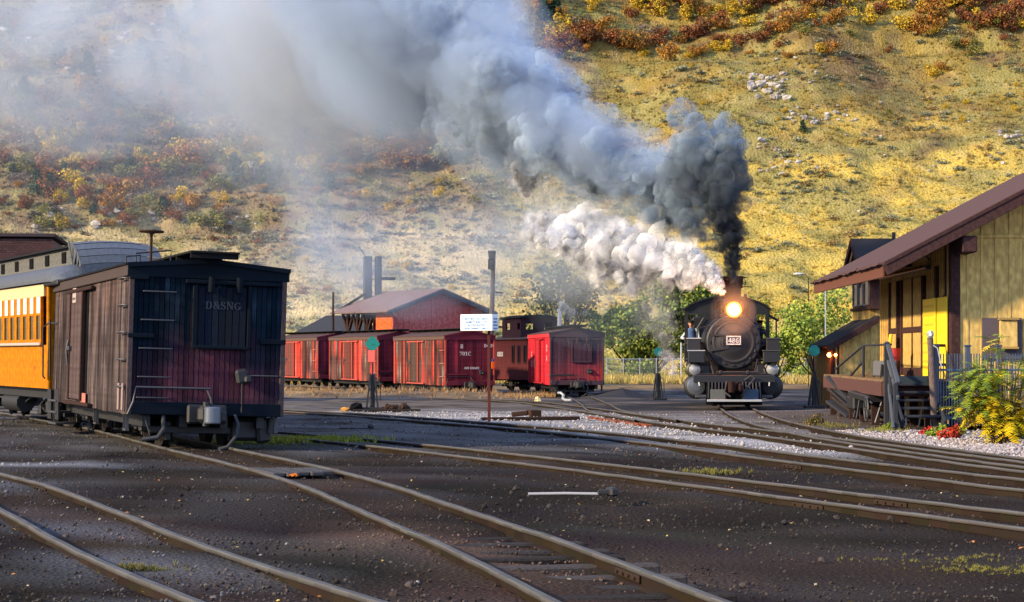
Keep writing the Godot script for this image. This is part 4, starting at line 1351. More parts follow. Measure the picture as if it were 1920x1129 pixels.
func build_boxcars() -> void:
	M.silver_dark = grain(mat(0.22, 0.25, 0.29, 0.35, 0.5), M.iron.albedo_texture, Vector3(3, 3, 3))
	var dark_trim := grain(mat(0.011, 0.0185, 0.029, 0.85), M.plank.albedo_texture, Vector3(5, 5, 5))
	var grey_trim := grain(mat(0.115, 0.088, 0.082, 0.9), M.plank.albedo_texture, Vector3(5, 5, 0.6))
	var post := grain(mat(0.15, 0.105, 0.10, 0.9), M.plank.albedo_texture, Vector3(5, 0.6, 5))
	var black_roof := vcol(grain(mat(0.028, 0.028, 0.034, 0.95), M.plank.albedo_texture, Vector3(1, 5, 5)))
	var a := deg_to_rad(19.8)
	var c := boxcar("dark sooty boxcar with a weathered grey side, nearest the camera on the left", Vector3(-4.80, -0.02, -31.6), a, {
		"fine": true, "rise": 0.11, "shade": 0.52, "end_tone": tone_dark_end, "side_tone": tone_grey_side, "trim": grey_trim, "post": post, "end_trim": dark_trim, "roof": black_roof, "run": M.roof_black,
		"door_tone": Color(0.11, 0.078, 0.074), "door_trim": M.timber, "door_z": -5.4, "door_w": 1.55, "gap": 0.22, "floor": 0.52, "eave": 2.82,
		"rungs": [[-1.02, -0.52, 2.42], [-1.04, -0.54, 1.98], [-1.06, -0.56, 1.54], [-1.07, -0.58, 1.10], [-1.08, -0.60, 0.78], [0.66, 1.12, 1.16]],
		"end_plates": [[-1.24, -0.84, 1.70, 1.77], [0.82, 1.24, 1.66, 1.74], [-1.24, -0.94, 2.60, 2.66]],
	})
	c.rotation.z = -deg_to_rad(1.7)
	lettering("D&SNG", 0.155, M.fadedwhite, c, Transform3D(Basis(), Vector3(0.22, 2.235, 0.064)))
	var bw := Mb.new()
	bw.tube([Vector3(-0.86, 2.85, -0.35), Vector3(-0.86, 3.36, -0.35)], 0.022, 8)
	bw.lathe([Vector2(0.0, -0.03), Vector2(0.05, -0.03), Vector2(0.05, 0.02), Vector2(0.0, 0.02)], Transform3D(Basis(), Vector3(-0.86, 3.36, -0.35)), 8)
	var ring := []
	for k in 21: ring.append(Vector3(-0.86 + 0.18 * cos(TAU * k / 20.0), 3.37, -0.35 + 0.18 * sin(TAU * k / 20.0)))
	bw.tube(ring, 0.018, 6, false)
	for k in 5: bw.tube([Vector3(-0.86, 3.36, -0.35), ring[k * 4]], 0.012, 5, false)
	obj("brake_wheel", bw, M.rust, c)
	var gr := Mb.new()
	gr.tube([Vector3(-1.0, 2.88, -0.9), Vector3(-1.0, 3.05, -0.9), Vector3(-0.45, 3.12, -0.9), Vector3(-0.45, 2.95, -0.9)], 0.014, 6)
	obj("roof_grab_iron", gr, M.iron, c)
	gr = Mb.new()
	gr.tube([Vector3(-1.22, 2.8, -0.5), Vector3(-1.22, 2.97, -0.5), Vector3(-1.0, 3.0, -0.5), Vector3(-1.0, 2.86, -0.5)], 0.014, 6)
	obj("roof_grab_iron", gr, M.iron, c)
	var card := Mb.new()
	card.box(Vector3(-1.30, 2.50, -5.75), Vector3(0.012, 0.26, 0.42))
	var cd := obj("route_card", card, mat(0.42, 0.32, 0.30, 0.9), c)
	var dots := Mb.new()
	for i in 3:
		for j in 2: dots.box(Vector3(-1.308, 2.44 + 0.12 * j, -5.87 + 0.11 * i), Vector3(0.006, 0.045, 0.05))
	obj("print", dots, M.iron, cd)
	var pa := Mb.new()
	pa.box(Vector3(-1.27, 0.66, -4.45), Vector3(0.02, 0.2, 0.55), Basis(), 0.005)
	obj("patch_board", pa, mat(0.42, 0.16, 0.12, 0.9), c)
	for z in [-0.12, -0.5]:
		var pl := Mb.new()
		pl.box(Vector3(-1.275, 0.78, z), Vector3(0.03, 0.42, 0.10), Basis(), 0.01)
		part("corner_plate", pl, mat(0.30, 0.22, 0.20, 0.8), c)
	var bk := Mb.new()
	bk.box(Vector3(0.70, 0.30, -0.5), Vector3(0.5, 0.36, 0.5), Basis(Vector3.UP, 0.2), 0.06)
	bk.box(Vector3(0.98, 0.30, -0.35), Vector3(0.22, 0.42, 0.3), Basis(Vector3(0, 0, 1), 0.15), 0.05)
	bk.tube([Vector3(1.08, 0.25, -0.2), Vector3(1.1, 0.5, -0.2)], 0.06, 8)
	obj("brake_gear", bk, M.iron, c)
	var h2 := Mb.new()
	h2.tube([Vector3(-0.66, 0.5, 0.02), Vector3(-0.66, 0.3, 0.1), Vector3(-0.75, 0.17, 0.1), Vector3(-0.98, 0.13, 0.05)], [0.032, 0.036, 0.036, 0.03], 8)
	h2.tube([Vector3(-0.95, 0.5, 0.0), Vector3(-0.86, 0.2, 0.05), Vector3(-0.98, 0.15, 0.05)], 0.012, 5)
	obj("drain_pipe", h2, M.hose, c)
	# the row of red boxcars behind
	var red_trim := grain(mat(0.20, 0.13, 0.11, 0.9), M.plank.albedo_texture, Vector3(3, 3, 0.6))
	var red_post := mat(0.46, 0.07, 0.05, 0.85)
	var maroon := mat(0.14, 0.024, 0.04, 0.85)
	var roof2 := vcol(grain(mat(0.17, 0.11, 0.105, 0.95), M.plank.albedo_texture, Vector3(1, 5, 5)))
	var row := [
		["right hand red boxcar of the row, its maroon end towards the camera", Vector3(-2.0, -0.47, -95.9), 18.5, 1.0, Color(0.085, 0.055, 0.045)],
		["middle red boxcar of the row, behind the green switch target", Vector3(-5.85, -0.40, -105.9), 21.0, 5.0, Color(0.14, 0.05, 0.04)],
		["left red boxcar of the row, partly hidden by the dark boxcar", Vector3(-9.94, -0.38, -115.8), 23.0, 9.0, Color(0.16, 0.055, 0.045)],
	]
	for i in 3:
		var r: Array = row[i]
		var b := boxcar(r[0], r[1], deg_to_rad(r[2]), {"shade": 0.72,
			"end_tone": tone_maroon_end, "side_tone": tone_red_side(r[3], i > 0), "trim": red_trim, "post": red_post, "end_trim": maroon, "roof": roof2, "run": M.roof_black, "end_door": false,
			"door_tone": r[4], "door_trim": mat(0.42, 0.085, 0.065, 0.85), "door_z": -5.2, "door_w": 1.5, "floor": 0.46, "eave": 2.80, "side_iron": mat(0.5, 0.2, 0.16, 0.8), "group": "red boxcars in the row by the shed",
			"end_plates": [[-1.24, -0.1, 0.95, 1.0], [0.5, 1.2, 0.62, 0.68]],
		})
		if i == 0:
			var mk := Mb.new()
			mk.box(Vector3(1.12, 1.42, 0.12), Vector3(0.15, 0.34, 0.05), Basis(), 0.01)
			var mko := obj("marker_flag", mk, mat(0.85, 0.14, 0.02, 0.7), b)
			mk = Mb.new()
			mk.box(Vector3(1.12, 1.66, 0.12), Vector3(0.12, 0.13, 0.06), Basis(), 0.02)
			obj("flag_clip", mk, mat(0.02, 0.03, 0.22, 0.6), mko)
			lettering("8", 0.26, M.letter_white, b, Transform3D(Basis(), Vector3(-0.40, 2.30, 0.012)))
			lettering("701C", 0.24, M.letter_white, b, Transform3D(Basis(), Vector3(-0.22, 1.96, 0.012)))
			lettering("AIR BRAKE", 0.15, M.letter_white, b, Transform3D(Basis(), Vector3(0.1, 1.28, 0.012)), "Droid Sans")
			lettering("04 20", 0.22, M.letter_white, b, Transform3D(Basis(), Vector3(0.98, 2.34, 0.012)), "Droid Sans")
	# the caboose with its stove pipe, and the red boxcar in front of it
	var cb := boxcar("red boxcar with a bright red side and dark end, in front of the caboose", Vector3(2.93, -0.47, -91.4), deg_to_rad(5.6), {
		"end_tone": tone_caboose_car_end, "side_tone": func(u, y): return Color(0.52, 0.022, 0.034) * (1.0 + 0.2 * fb.get_noise_2d(u * 40.0, y)), "trim": mat(0.60, 0.035, 0.045, 0.8), "post": mat(0.07, 0.045, 0.045, 0.9), "end_trim": mat(0.055, 0.034, 0.045, 0.9), "roof": roof2, "run": M.roof_black,
		"door_tone": Color(0.42, 0.025, 0.035), "door_trim": mat(0.30, 0.02, 0.03, 0.8), "floor": 0.55, "eave": 2.88, "end_plates": [[-1.2, -0.2, 1.0, 1.05]],
	})
	lettering("DENVER  RIO GRANDE", 0.10, M.fadedwhite, cb, Transform3D(Basis(), Vector3(0.15, 2.42, 0.06)))
	for q in [["D", -1.2, 2.2, 0.42], ["R", -1.2, 1.75, 0.30], ["G", -7.6, 1.9, 0.42], ["W", -7.6, 1.45, 0.42], ["1", -7.6, 1.0, 0.3]]:
		lettering(q[0], q[3], M.white, cb, Transform3D(Basis(Vector3.UP, -PI / 2), Vector3(-1.235, q[2], q[1])))
	build_caboose()

func build_caboose() -> void:
	var t := thing("caboose", "maroon caboose with a cupola and stovepipe, behind the red boxcar", "caboose", Vector3(3.0, -0.48, -102.6), deg_to_rad(24.0))
	var wall_m := grain(mat(0.20, 0.05, 0.05, 0.85), M.plank.albedo_texture, Vector3(5, 0.5, 5))
	var dark_m := grain(mat(0.075, 0.035, 0.045, 0.85), M.plank.albedo_texture, Vector3(5, 0.5, 5))
	var L := 7.0
	var W := 2.4
	var eave := 2.72
	var y0 := 0.62
	var n := 40
	for i in n:
		var z := -L * (i + 0.5) / n
		if z < -1.0 and z > -3.4 and i % 6 in [1]: continue
		var m := Mb.new()
		m.box(Vector3(-W / 2 + 0.02, (y0 + eave) / 2, z), Vector3(0.04 + 0.006 * (i % 3), eave - y0, L / n - 0.012), Basis(), 0.004)
		part("side_board", m, wall_m, t)
	var sh := Mb.new()
	sh.prism([Vector2(-W / 2 + 0.05, y0), Vector2(W / 2, y0), Vector2(W / 2, eave), Vector2(0, eave + 0.24), Vector2(-W / 2 + 0.05, eave)], -L, 0.0)
	obj("body", sh, dark_m, t)
	for k in 3:
		var w := Mb.new()
		w.box(Vector3(-W / 2 - 0.01, 1.95, -3.0 - 0.75 * k), Vector3(0.06, 0.95, 0.36), Basis(), 0.01)
		var f := part("window", w, dark_m, t)
		var g := Mb.new()
		g.box(Vector3(-W / 2 - 0.035, 1.95, -3.0 - 0.75 * k), Vector3(0.02, 0.82, 0.24))
		obj("pane", g, M.void, f)
	var rf := Mb.new()
	rf.bar(Vector3(0, eave + 0.27, -L / 2), Vector3(-W / 2 - 0.14, eave + 0.02, -L / 2), L + 1.2, 0.05)
	rf.bar(Vector3(0, eave + 0.27, -L / 2), Vector3(W / 2 + 0.14, eave + 0.02, -L / 2), L + 1.2, 0.05)
	obj("roof", rf, grain(mat(0.16, 0.12, 0.115, 0.9), M.plank.albedo_texture, Vector3(1, 1, 1)), t)
	# cupola with its windows; one looks right through
	var cu := Mb.new()
	var cz0 := -6.3
	var cz1 := -3.9
	var cy := eave + 1.12
	for x in [-1.02, 1.02]:
		for s in [[cz0, cz0 + 0.5], [cz0 + 1.0, cz1 - 0.45], [cz1 - 0.1, cz1]]:
			cu.box(Vector3(x, (eave + cy) / 2 + 0.05, (s[0] + s[1]) / 2), Vector3(0.06, cy - eave - 0.1, s[1] - s[0]))
		cu.box(Vector3(x, eave + 0.28, (cz0 + cz1) / 2), Vector3(0.055, 0.5, cz1 - cz0 - 0.01))
		cu.box(Vector3(x, cy - 0.13, (cz0 + cz1) / 2), Vector3(0.055, 0.24, cz1 - cz0 - 0.01))
	for z in [cz0, cz1]:
		for s in [[-1.0, -0.75], [-0.3, 0.3], [0.75, 1.0]]: cu.box(Vector3((s[0] + s[1]) / 2, (eave + cy) / 2 + 0.05, z), Vector3(s[1] - s[0], cy - eave - 0.1, 0.05))
		cu.box(Vector3(0, eave + 0.28, z), Vector3(2.0, 0.5, 0.045))
		cu.box(Vector3(0, cy - 0.13, z), Vector3(2.0, 0.24, 0.045))
	var cup := obj("cupola", cu, dark_m, t)
	var cr := Mb.new()
	cr.prism([Vector2(-1.2, cy), Vector2(1.2, cy), Vector2(1.15, cy + 0.05), Vector2(0.5, cy + 0.17), Vector2(-0.5, cy + 0.17), Vector2(-1.15, cy + 0.05)], cz0 - 0.15, cz1 + 0.15)
	obj("roof", cr, M.roof_black, cup)
	var sp := Mb.new()
	sp.tube([Vector3(0.1, eave, -1.6), Vector3(0.1, eave + 1.45, -1.6)], 0.10, 10)
	sp.tube([Vector3(0.1, eave + 1.42, -1.6), Vector3(0.1, eave + 1.55, -1.6)], 0.14, 10)
	obj("stovepipe", sp, M.galv, t)
	lettering("0503", 0.34, M.letter_white, t, Transform3D(Basis(Vector3.UP, -PI / 2), Vector3(-W / 2 - 0.012, 1.95, -6.2)), "Droid Sans")
	truck(t, -1.3)
	truck(t, -L + 1.3)
	var pf := Mb.new()
	pf.box(Vector3(0, y0 - 0.04, -L - 0.35), Vector3(2.2, 0.08, 0.7))
	for x in [-1.1, 1.1]:
		pf.tube([Vector3(x, y0, -L - 0.66), Vector3(x, y0 + 0.95, -L - 0.66)], 0.02, 6)
	pf.tube([Vector3(-1.1, y0 + 0.95, -L - 0.66), Vector3(1.1, y0 + 0.95, -L - 0.66)], 0.02, 6)
	obj("end_platform", pf, M.iron, t)

# ---------------------------------------------------------------- yellow passenger coach
func build_coach() -> void:
	var t := thing("passenger_coach", "orange yellow passenger coach with a grey clerestory roof at the left edge", "passenger car", Vector3(-7.98, -0.02, -40.25), deg_to_rad(25.5))
	# local: end wall at z = 0, running back along -z; the seen side is x = -1.25
	var L := 12.5
	var W := 2.5
	var y0 := 0.80
	var sill := 1.66
	var head := 2.62
	var eave := 2.86
	var lo := Mb.new()
	var nb := 60
	for i in nb:
		lo.box(Vector3(-W / 2 + 0.02, (y0 + sill) / 2, -L * (i + 0.5) / nb), Vector3(0.04, sill - y0, L / nb - 0.004), Basis(), 0.003)
	obj("lower_panel", lo, M.coach_yellow, t)
	var sh := Mb.new()
	sh.box(Vector3(0.02, (y0 + eave) / 2, -L / 2), Vector3(W - 0.12, eave - y0, L - 0.06))
	obj("body", sh, M.coach_yellow, t)
	# rounded corner post and end wall
	var en := Mb.new()
	en.box(Vector3(0, (y0 + eave) / 2, -0.01), Vector3(W - 0.04, eave - y0, 0.05))
	en.tube([Vector3(-W / 2 + 0.04, y0, -0.02), Vector3(-W / 2 + 0.04, eave, -0.02)], 0.05, 10)
	obj("end_wall", en, M.coach_yellow, t)
	var dr := Mb.new()
	dr.box(Vector3(0, 1.85, 0.03), Vector3(0.75, 1.95, 0.05), Basis(), 0.01)
	obj("end_door", dr, mat(0.42, 0.12, 0.02, 0.6), t)
	# letterboard
	var lb := Mb.new()
	lb.box(Vector3(-W / 2 - 0.005, (head + eave) / 2, -L / 2 - 0.1), Vector3(0.05, eave - head, L - 0.2), Basis(), 0.006)
	obj("letterboard", lb, M.coach_cream, t)
	var sl := Mb.new()
	sl.box(Vector3(-W / 2 - 0.03, sill + 0.02, -L / 2 - 0.2), Vector3(0.09, 0.06, L - 0.4), Basis(), 0.012)
	obj("window_sill", sl, mat(0.40, 0.35, 0.30, 0.5), t)
	# windows: paired posts, frames and dark panes, with pale blinds drawn a third down
	var z := -0.62
	var k := 0
	while z > -11.9:
		var w := Mb.new()
		var hw := 0.21
		w.box(Vector3(-W / 2 - 0.0, (sill + head) / 2, z), Vector3(0.05, head - sill, 2 * hw))
		var fr := Mb.new()
		for s in [-1.0, 1.0]: fr.box(Vector3(-W / 2 - 0.02, (sill + head) / 2, z + s * hw), Vector3(0.06, head - sill, 0.05), Basis(), 0.008)
		fr.box(Vector3(-W / 2 - 0.02, 2.27, z), Vector3(0.05, 0.05, 2 * hw - 0.05), Basis(), 0.006)
		fr.box(Vector3(-W / 2 - 0.02, sill + 0.08, z), Vector3(0.05, 0.06, 2 * hw - 0.05), Basis(), 0.006)
		var win := part("window", fr, M.coach_yellow, t)
		obj("pane", w, M.glass, win)
		var bl := Mb.new()
		bl.box(Vector3(-W / 2 - 0.03, 2.45, z), Vector3(0.012, 0.33, 2 * hw - 0.06))
		obj("blind", bl, mat(0.85, 0.85, 0.78, 0.3), win)
		var ps := Mb.new()
		ps.box(Vector3(-W / 2 - 0.01, (sill + head) / 2, z - 0.31), Vector3(0.06, head - sill, 0.15), Basis(), 0.01)
		part("pilaster", ps, M.coach_yellow, t)
		z -= 0.62
		k += 1
	# lower roof, bowed over the side, ending in a rounded hood over the platform
	var half := []
	for i in 9:
		var a := PI / 2 * i / 8.0
		half.append(Vector2(-W / 2 - 0.10 + 0.62 * (1.0 - cos(a)), eave + 0.02 + 0.36 * sin(a)))
	var sec := half.duplicate()
	for i in range(8, -1, -1): sec.append(Vector2(-half[i].x, half[i].y))
	var rf := Mb.new()
	var prev := []
	for q in [[-L - 0.6, 1.0, 1.0], [0.35, 1.0, 1.0], [0.62, 0.985, 0.9], [0.86, 0.95, 0.70], [1.02, 0.90, 0.36], [1.08, 0.86, 0.02]]:
		var row := []
		for p in sec: row.append(Vector3(p.x * q[1], eave + (p.y - eave) * q[2], q[0]))
		if prev.size():
			for i in sec.size() - 1:
				rf.quad(prev[i + 1], prev[i], row[i], row[i + 1])
		prev = row
	obj("roof", rf, M.coach_roof, t)
	var ed := Mb.new()
	ed.box(Vector3(0, eave - 0.0, 0.45), Vector3(W + 0.1, 0.10, 1.2), Basis(), 0.02)
	obj("platform_hood", ed, M.loco, t)
	# clerestory: upright sides with little windows, roof boards, sloping front
	var cb := eave + 0.30
	var ct := eave + 0.72
	var cw := 0.74
	var cl := Mb.new()
	cl.box(Vector3(0, (cb + ct) / 2, -L / 2 - 0.1), Vector3(2 * cw, ct - cb, L + 0.1))
	var cle := obj("clerestory", cl, M.coach_clere, t)
	var ctop := Mb.new()
	ctop.prism([Vector2(-cw - 0.10, ct), Vector2(cw + 0.10, ct), Vector2(cw + 0.08, ct + 0.05), Vector2(0.4, ct + 0.14), Vector2(-0.4, ct + 0.14), Vector2(-cw - 0.08, ct + 0.05)], -L - 0.2, -0.02)
	obj("roof", ctop, M.roof_black, cle)
	for i in 8:
		var zz := -0.75 - 1.5 * i
		var wv := Mb.new()
		wv.box(Vector3(-cw - 0.005, (cb + ct) / 2 + 0.04, zz), Vector3(0.03, 0.22, 0.34))
		part("vent_window", wv, M.void, cle)
	# the clerestory front slopes down to the hood in overlapping curved boards
	var fz := [-0.02, 0.35, 0.62, 0.82, 0.97, 1.06]
	var fy := [ct + 0.10, ct + 0.04, ct - 0.08, ct - 0.22, ct - 0.38, eave + 0.04]
	for i in 5:
		var m := Mb.new()
		for s in 10:
			var x0 := -cw - 0.08 + (2 * cw + 0.16) * s / 10.0
			var x1 := -cw - 0.08 + (2 * cw + 0.16) * (s + 1) / 10.0
			var b0 := 0.05 * (1.0 - pow(x0 / cw, 2.0))
			var b1 := 0.05 * (1.0 - pow(x1 / cw, 2.0))
			m.quad(Vector3(x0, fy[i + 1] + b0 + 0.012, fz[i + 1]), Vector3(x1, fy[i + 1] + b1 + 0.012, fz[i + 1]), Vector3(x1, fy[i] + b1, fz[i] + 0.012 * i), Vector3(x0, fy[i] + b0, fz[i] + 0.012 * i))
		m.quad(Vector3(-cw - 0.08, fy[i + 1] - 0.02, fz[i + 1]), Vector3(-cw - 0.08, fy[i + 1] + 0.012, fz[i + 1]), Vector3(-cw - 0.08, fy[i], fz[i]), Vector3(-cw - 0.08, cb, fz[i]))
		part("hood_board", m, M.coach_roof, cle)
	var ee := Mb.new()
	ee.bar(Vector3(-cw - 0.09, ct + 0.12, 0.0), Vector3(-cw - 0.09, cb - 0.05, 0.42), 0.03, 0.05)
	obj("trim", ee, M.coach_clere, cle)
	# end platform: railing, steps, buffer beam
	var pf := Mb.new()
	pf.box(Vector3(0, y0 - 0.03, 0.42), Vector3(W - 0.3, 0.10, 0.82), Basis(), 0.01)
	pf.box(Vector3(0, y0 - 0.12, 0.84), Vector3(W - 0.5, 0.22, 0.12), Basis(), 0.02)
	var plat := obj("end_platform", pf, M.iron, t)
	for x in [-W / 2 + 0.10, -W / 2 + 0.45, W / 2 - 0.1]:
		var r := Mb.new()
		r.tube([Vector3(x, y0, 0.82), Vector3(x, y0 + 0.85, 0.82), Vector3(x + 0.05, y0 + 0.95, 0.75), Vector3(x + 0.1, y0 + 0.98, 0.6)], 0.018, 6)
		part("railing", r, M.iron, plat)
	var gb := Mb.new()
	gb.tube([Vector3(-W / 2 - 0.05, 1.0, 0.02), Vector3(-W / 2 - 0.09, 1.05, 0.02), Vector3(-W / 2 - 0.09, 2.0, 0.04), Vector3(-W / 2 - 0.03, 2.08, 0.25), Vector3(-W / 2 + 0.1, 2.08, 0.5)], 0.017, 6)
	gb.tube([Vector3(-W / 2 - 0.06, 1.05, 0.5), Vector3(-W / 2 - 0.06, 2.15, 0.5)], 0.017, 6)
	obj("handrail", gb, M.iron, plat)
	var po := Mb.new()
	po.box(Vector3(-W / 2 + 0.14, (y0 + eave) / 2, 0.62), Vector3(0.08, eave - y0, 0.08))
	obj("hood_post", po, M.trim, plat)
	for i in 3:
		var s := Mb.new()
		s.box(Vector3(-W / 2 + 0.18, y0 - 0.22 - 0.22 * i, 0.45), Vector3(0.40, 0.04, 0.62), Basis(), 0.008)
		part("step", s, M.iron_light, plat)
	for zz in [0.14, 0.76]:
		var s := Mb.new()
		s.bar(Vector3(-W / 2 + 0.02, y0, zz), Vector3(-W / 2 + 0.02, 0.22, zz), 0.03, 0.3)
		part("step_side", s, M.iron, plat)
	var uf := Mb.new()
	for x in [-1.0, -0.35, 0.35, 1.0]: uf.box(Vector3(x, y0 - 0.10, -L / 2), Vector3(0.14, 0.2, L))
	for x in [-0.9, 0.9]:
		uf.tube([Vector3(x, y0 - 0.1, -2.4), Vector3(x, 0.28, -4.6), Vector3(x, 0.28, -8.0), Vector3(x, y0 - 0.1, -10.2)], 0.022, 6)
	uf.tube([Vector3(-0.9, 0.45, -3.6), Vector3(-0.9, 0.45, -5.2)], 0.2, 10)
	obj("underframe", uf, M.iron, t)
	truck(t, -1.7)
	truck(t, -L + 1.7)
	lettering("12", 0.14, mat(0.62, 0.14, 0.02, 0.6), t, Transform3D(Basis(Vector3.UP, -PI / 2), Vector3(-W / 2 - 0.012, 1.2, -1.15)), "Droid Sans")
	# the brick building beyond
	var bb := thing("brick_building", "dark red brick building behind the yellow coach", "building", Vector3(-21.5, slope(78) + 0.4, -78.0), deg_to_rad(8.0))
	var bw := Mb.new()
	bw.box(Vector3(0, 2.93, -3.0), Vector3(7.4, 5.86, 6.0))
	obj("wall", bw, M.mortar, bb)
	var pt := Mb.new()
	pt.box(Vector3(0, 6.0, -3.0), Vector3(7.7, 0.14, 6.3), Basis(), 0.02)
	obj("parapet", pt, grain(mat(0.10, 0.075, 0.08, 0.9), M.iron.albedo_texture, Vector3(1, 1, 1)), bb)
	var bk := Mb.new()
	for rw in 24:
		for i in 32:
			bk.col = Color.WHITE * rng.randf_range(0.7, 1.2)
			bk.box(Vector3(-3.62 + 0.233 * i + (0.115 if rw % 2 else 0.0), 5.86 - 0.09 * (rw + 0.5), 0.012), Vector3(0.218, 0.076, 0.03))
	M.brick = vcol(M.brick)
	tag(obj("brickwork", bk, M.brick, bb), "", "", "", "stuff")

# ---------------------------------------------------------------- a figure as one continuous skin: capsules joined smoothly, meshed as surface nets
func figure(bones: Array, cell: float, join: float) -> ArrayMesh:
	# bones: [from, to, radius from, radius to, colour]
	var lo := Vector3.ONE * 1e9
	var hi := -lo
	for b in bones:
		for k in 2:
			var r: float = b[2 + k] + 3 * cell
			lo = lo.min((b[k] as Vector3) - Vector3.ONE * r)
			hi = hi.max((b[k] as Vector3) + Vector3.ONE * r)
	var n := Vector3i(((hi - lo) / cell).ceil()) + Vector3i.ONE
	var val := PackedFloat32Array()
	val.resize(n.x * n.y * n.z)
	var field := func(p: Vector3) -> float:
		var s := 0.0
		for b in bones:
			var a: Vector3 = b[0]
			var e: Vector3 = b[1] - a
			var t := clampf((p - a).dot(e) / maxf(e.length_squared(), 1e-8), 0, 1)
			s += exp(-(p.distance_to(a + e * t) - lerpf(b[2], b[3], t)) / join)
		return -join * log(maxf(s, 1e-20))
	for z in n.z:
		for y in n.y:
			for x in n.x:
				val[(z * n.y + y) * n.x + x] = field.call(lo + Vector3(x, y, z) * cell)
	var id := {}
	var pos := PackedVector3Array()
	var nor := PackedVector3Array()
	var col := PackedColorArray()
	for z in n.z - 1:
		for y in n.y - 1:
			for x in n.x - 1:
				var sum := Vector3.ZERO
				var cnt := 0
				for e in [[0, 0, 0, 1, 0, 0], [0, 1, 0, 1, 1, 0], [0, 0, 1, 1, 0, 1], [0, 1, 1, 1, 1, 1], [0, 0, 0, 0, 1, 0], [1, 0, 0, 1, 1, 0], [0, 0, 1, 0, 1, 1], [1, 0, 1, 1, 1, 1], [0, 0, 0, 0, 0, 1], [1, 0, 0, 1, 0, 1], [0, 1, 0, 0, 1, 1], [1, 1, 0, 1, 1, 1]]:
					var va := val[((z + e[2]) * n.y + y + e[1]) * n.x + x + e[0]]
					var vb := val[((z + e[5]) * n.y + y + e[4]) * n.x + x + e[3]]
					if (va < 0) != (vb < 0):
						sum += Vector3(e[0], e[1], e[2]).lerp(Vector3(e[3], e[4], e[5]), va / (va - vb))
						cnt += 1
				if cnt == 0: continue
				var p := lo + (Vector3(x, y, z) + sum / cnt) * cell
				id[Vector3i(x, y, z)] = pos.size()
				pos.append(p)
				var h := cell * 0.5
				nor.append(Vector3(field.call(p + Vector3(h, 0, 0)) - field.call(p - Vector3(h, 0, 0)), field.call(p + Vector3(0, h, 0)) - field.call(p - Vector3(0, h, 0)), field.call(p + Vector3(0, 0, h)) - field.call(p - Vector3(0, 0, h))).normalized())
				var best := 1e9
				var c := Color.WHITE
				for b in bones:
					var q := Geometry3D.get_closest_point_to_segment(p, b[0], b[1])
					var dd: float = p.distance_to(q) - (b[2] + b[3]) * 0.5
					if dd < best:
						best = dd
						c = b[4]
				col.append(c)
	var ix := PackedInt32Array()
	for z in range(1, n.z - 1):
		for y in range(1, n.y - 1):
			for x in range(1, n.x - 1):
				var va := val[(z * n.y + y) * n.x + x]
				for ax in 3:
					var st := Vector3i.ZERO
					st[ax] = 1
					var vb := val[((z + st.z) * n.y + y + st.y) * n.x + x + st.x]
					if (va < 0) == (vb < 0): continue
					var u := Vector3i.ZERO
					var w := Vector3i.ZERO
					u[(ax + 1) % 3] = 1
					w[(ax + 2) % 3] = 1
					var g := Vector3i(x, y, z)
					var q := [id.get(g - u - w, -1), id.get(g - w, -1), id.get(g, -1), id.get(g - u, -1)]
					if q.has(-1): continue
					if va < 0: ix.append_array(PackedInt32Array([q[0], q[2], q[1], q[0], q[3], q[2]]))
					else: ix.append_array(PackedInt32Array([q[0], q[1], q[2], q[0], q[2], q[3]]))
	var arr := []
	arr.resize(Mesh.ARRAY_MAX)
	arr[Mesh.ARRAY_VERTEX] = pos
	arr[Mesh.ARRAY_NORMAL] = nor
	arr[Mesh.ARRAY_COLOR] = col
	arr[Mesh.ARRAY_INDEX] = ix
	var m := ArrayMesh.new()
	m.add_surface_from_arrays(Mesh.PRIMITIVE_TRIANGLES, arr)
	return m

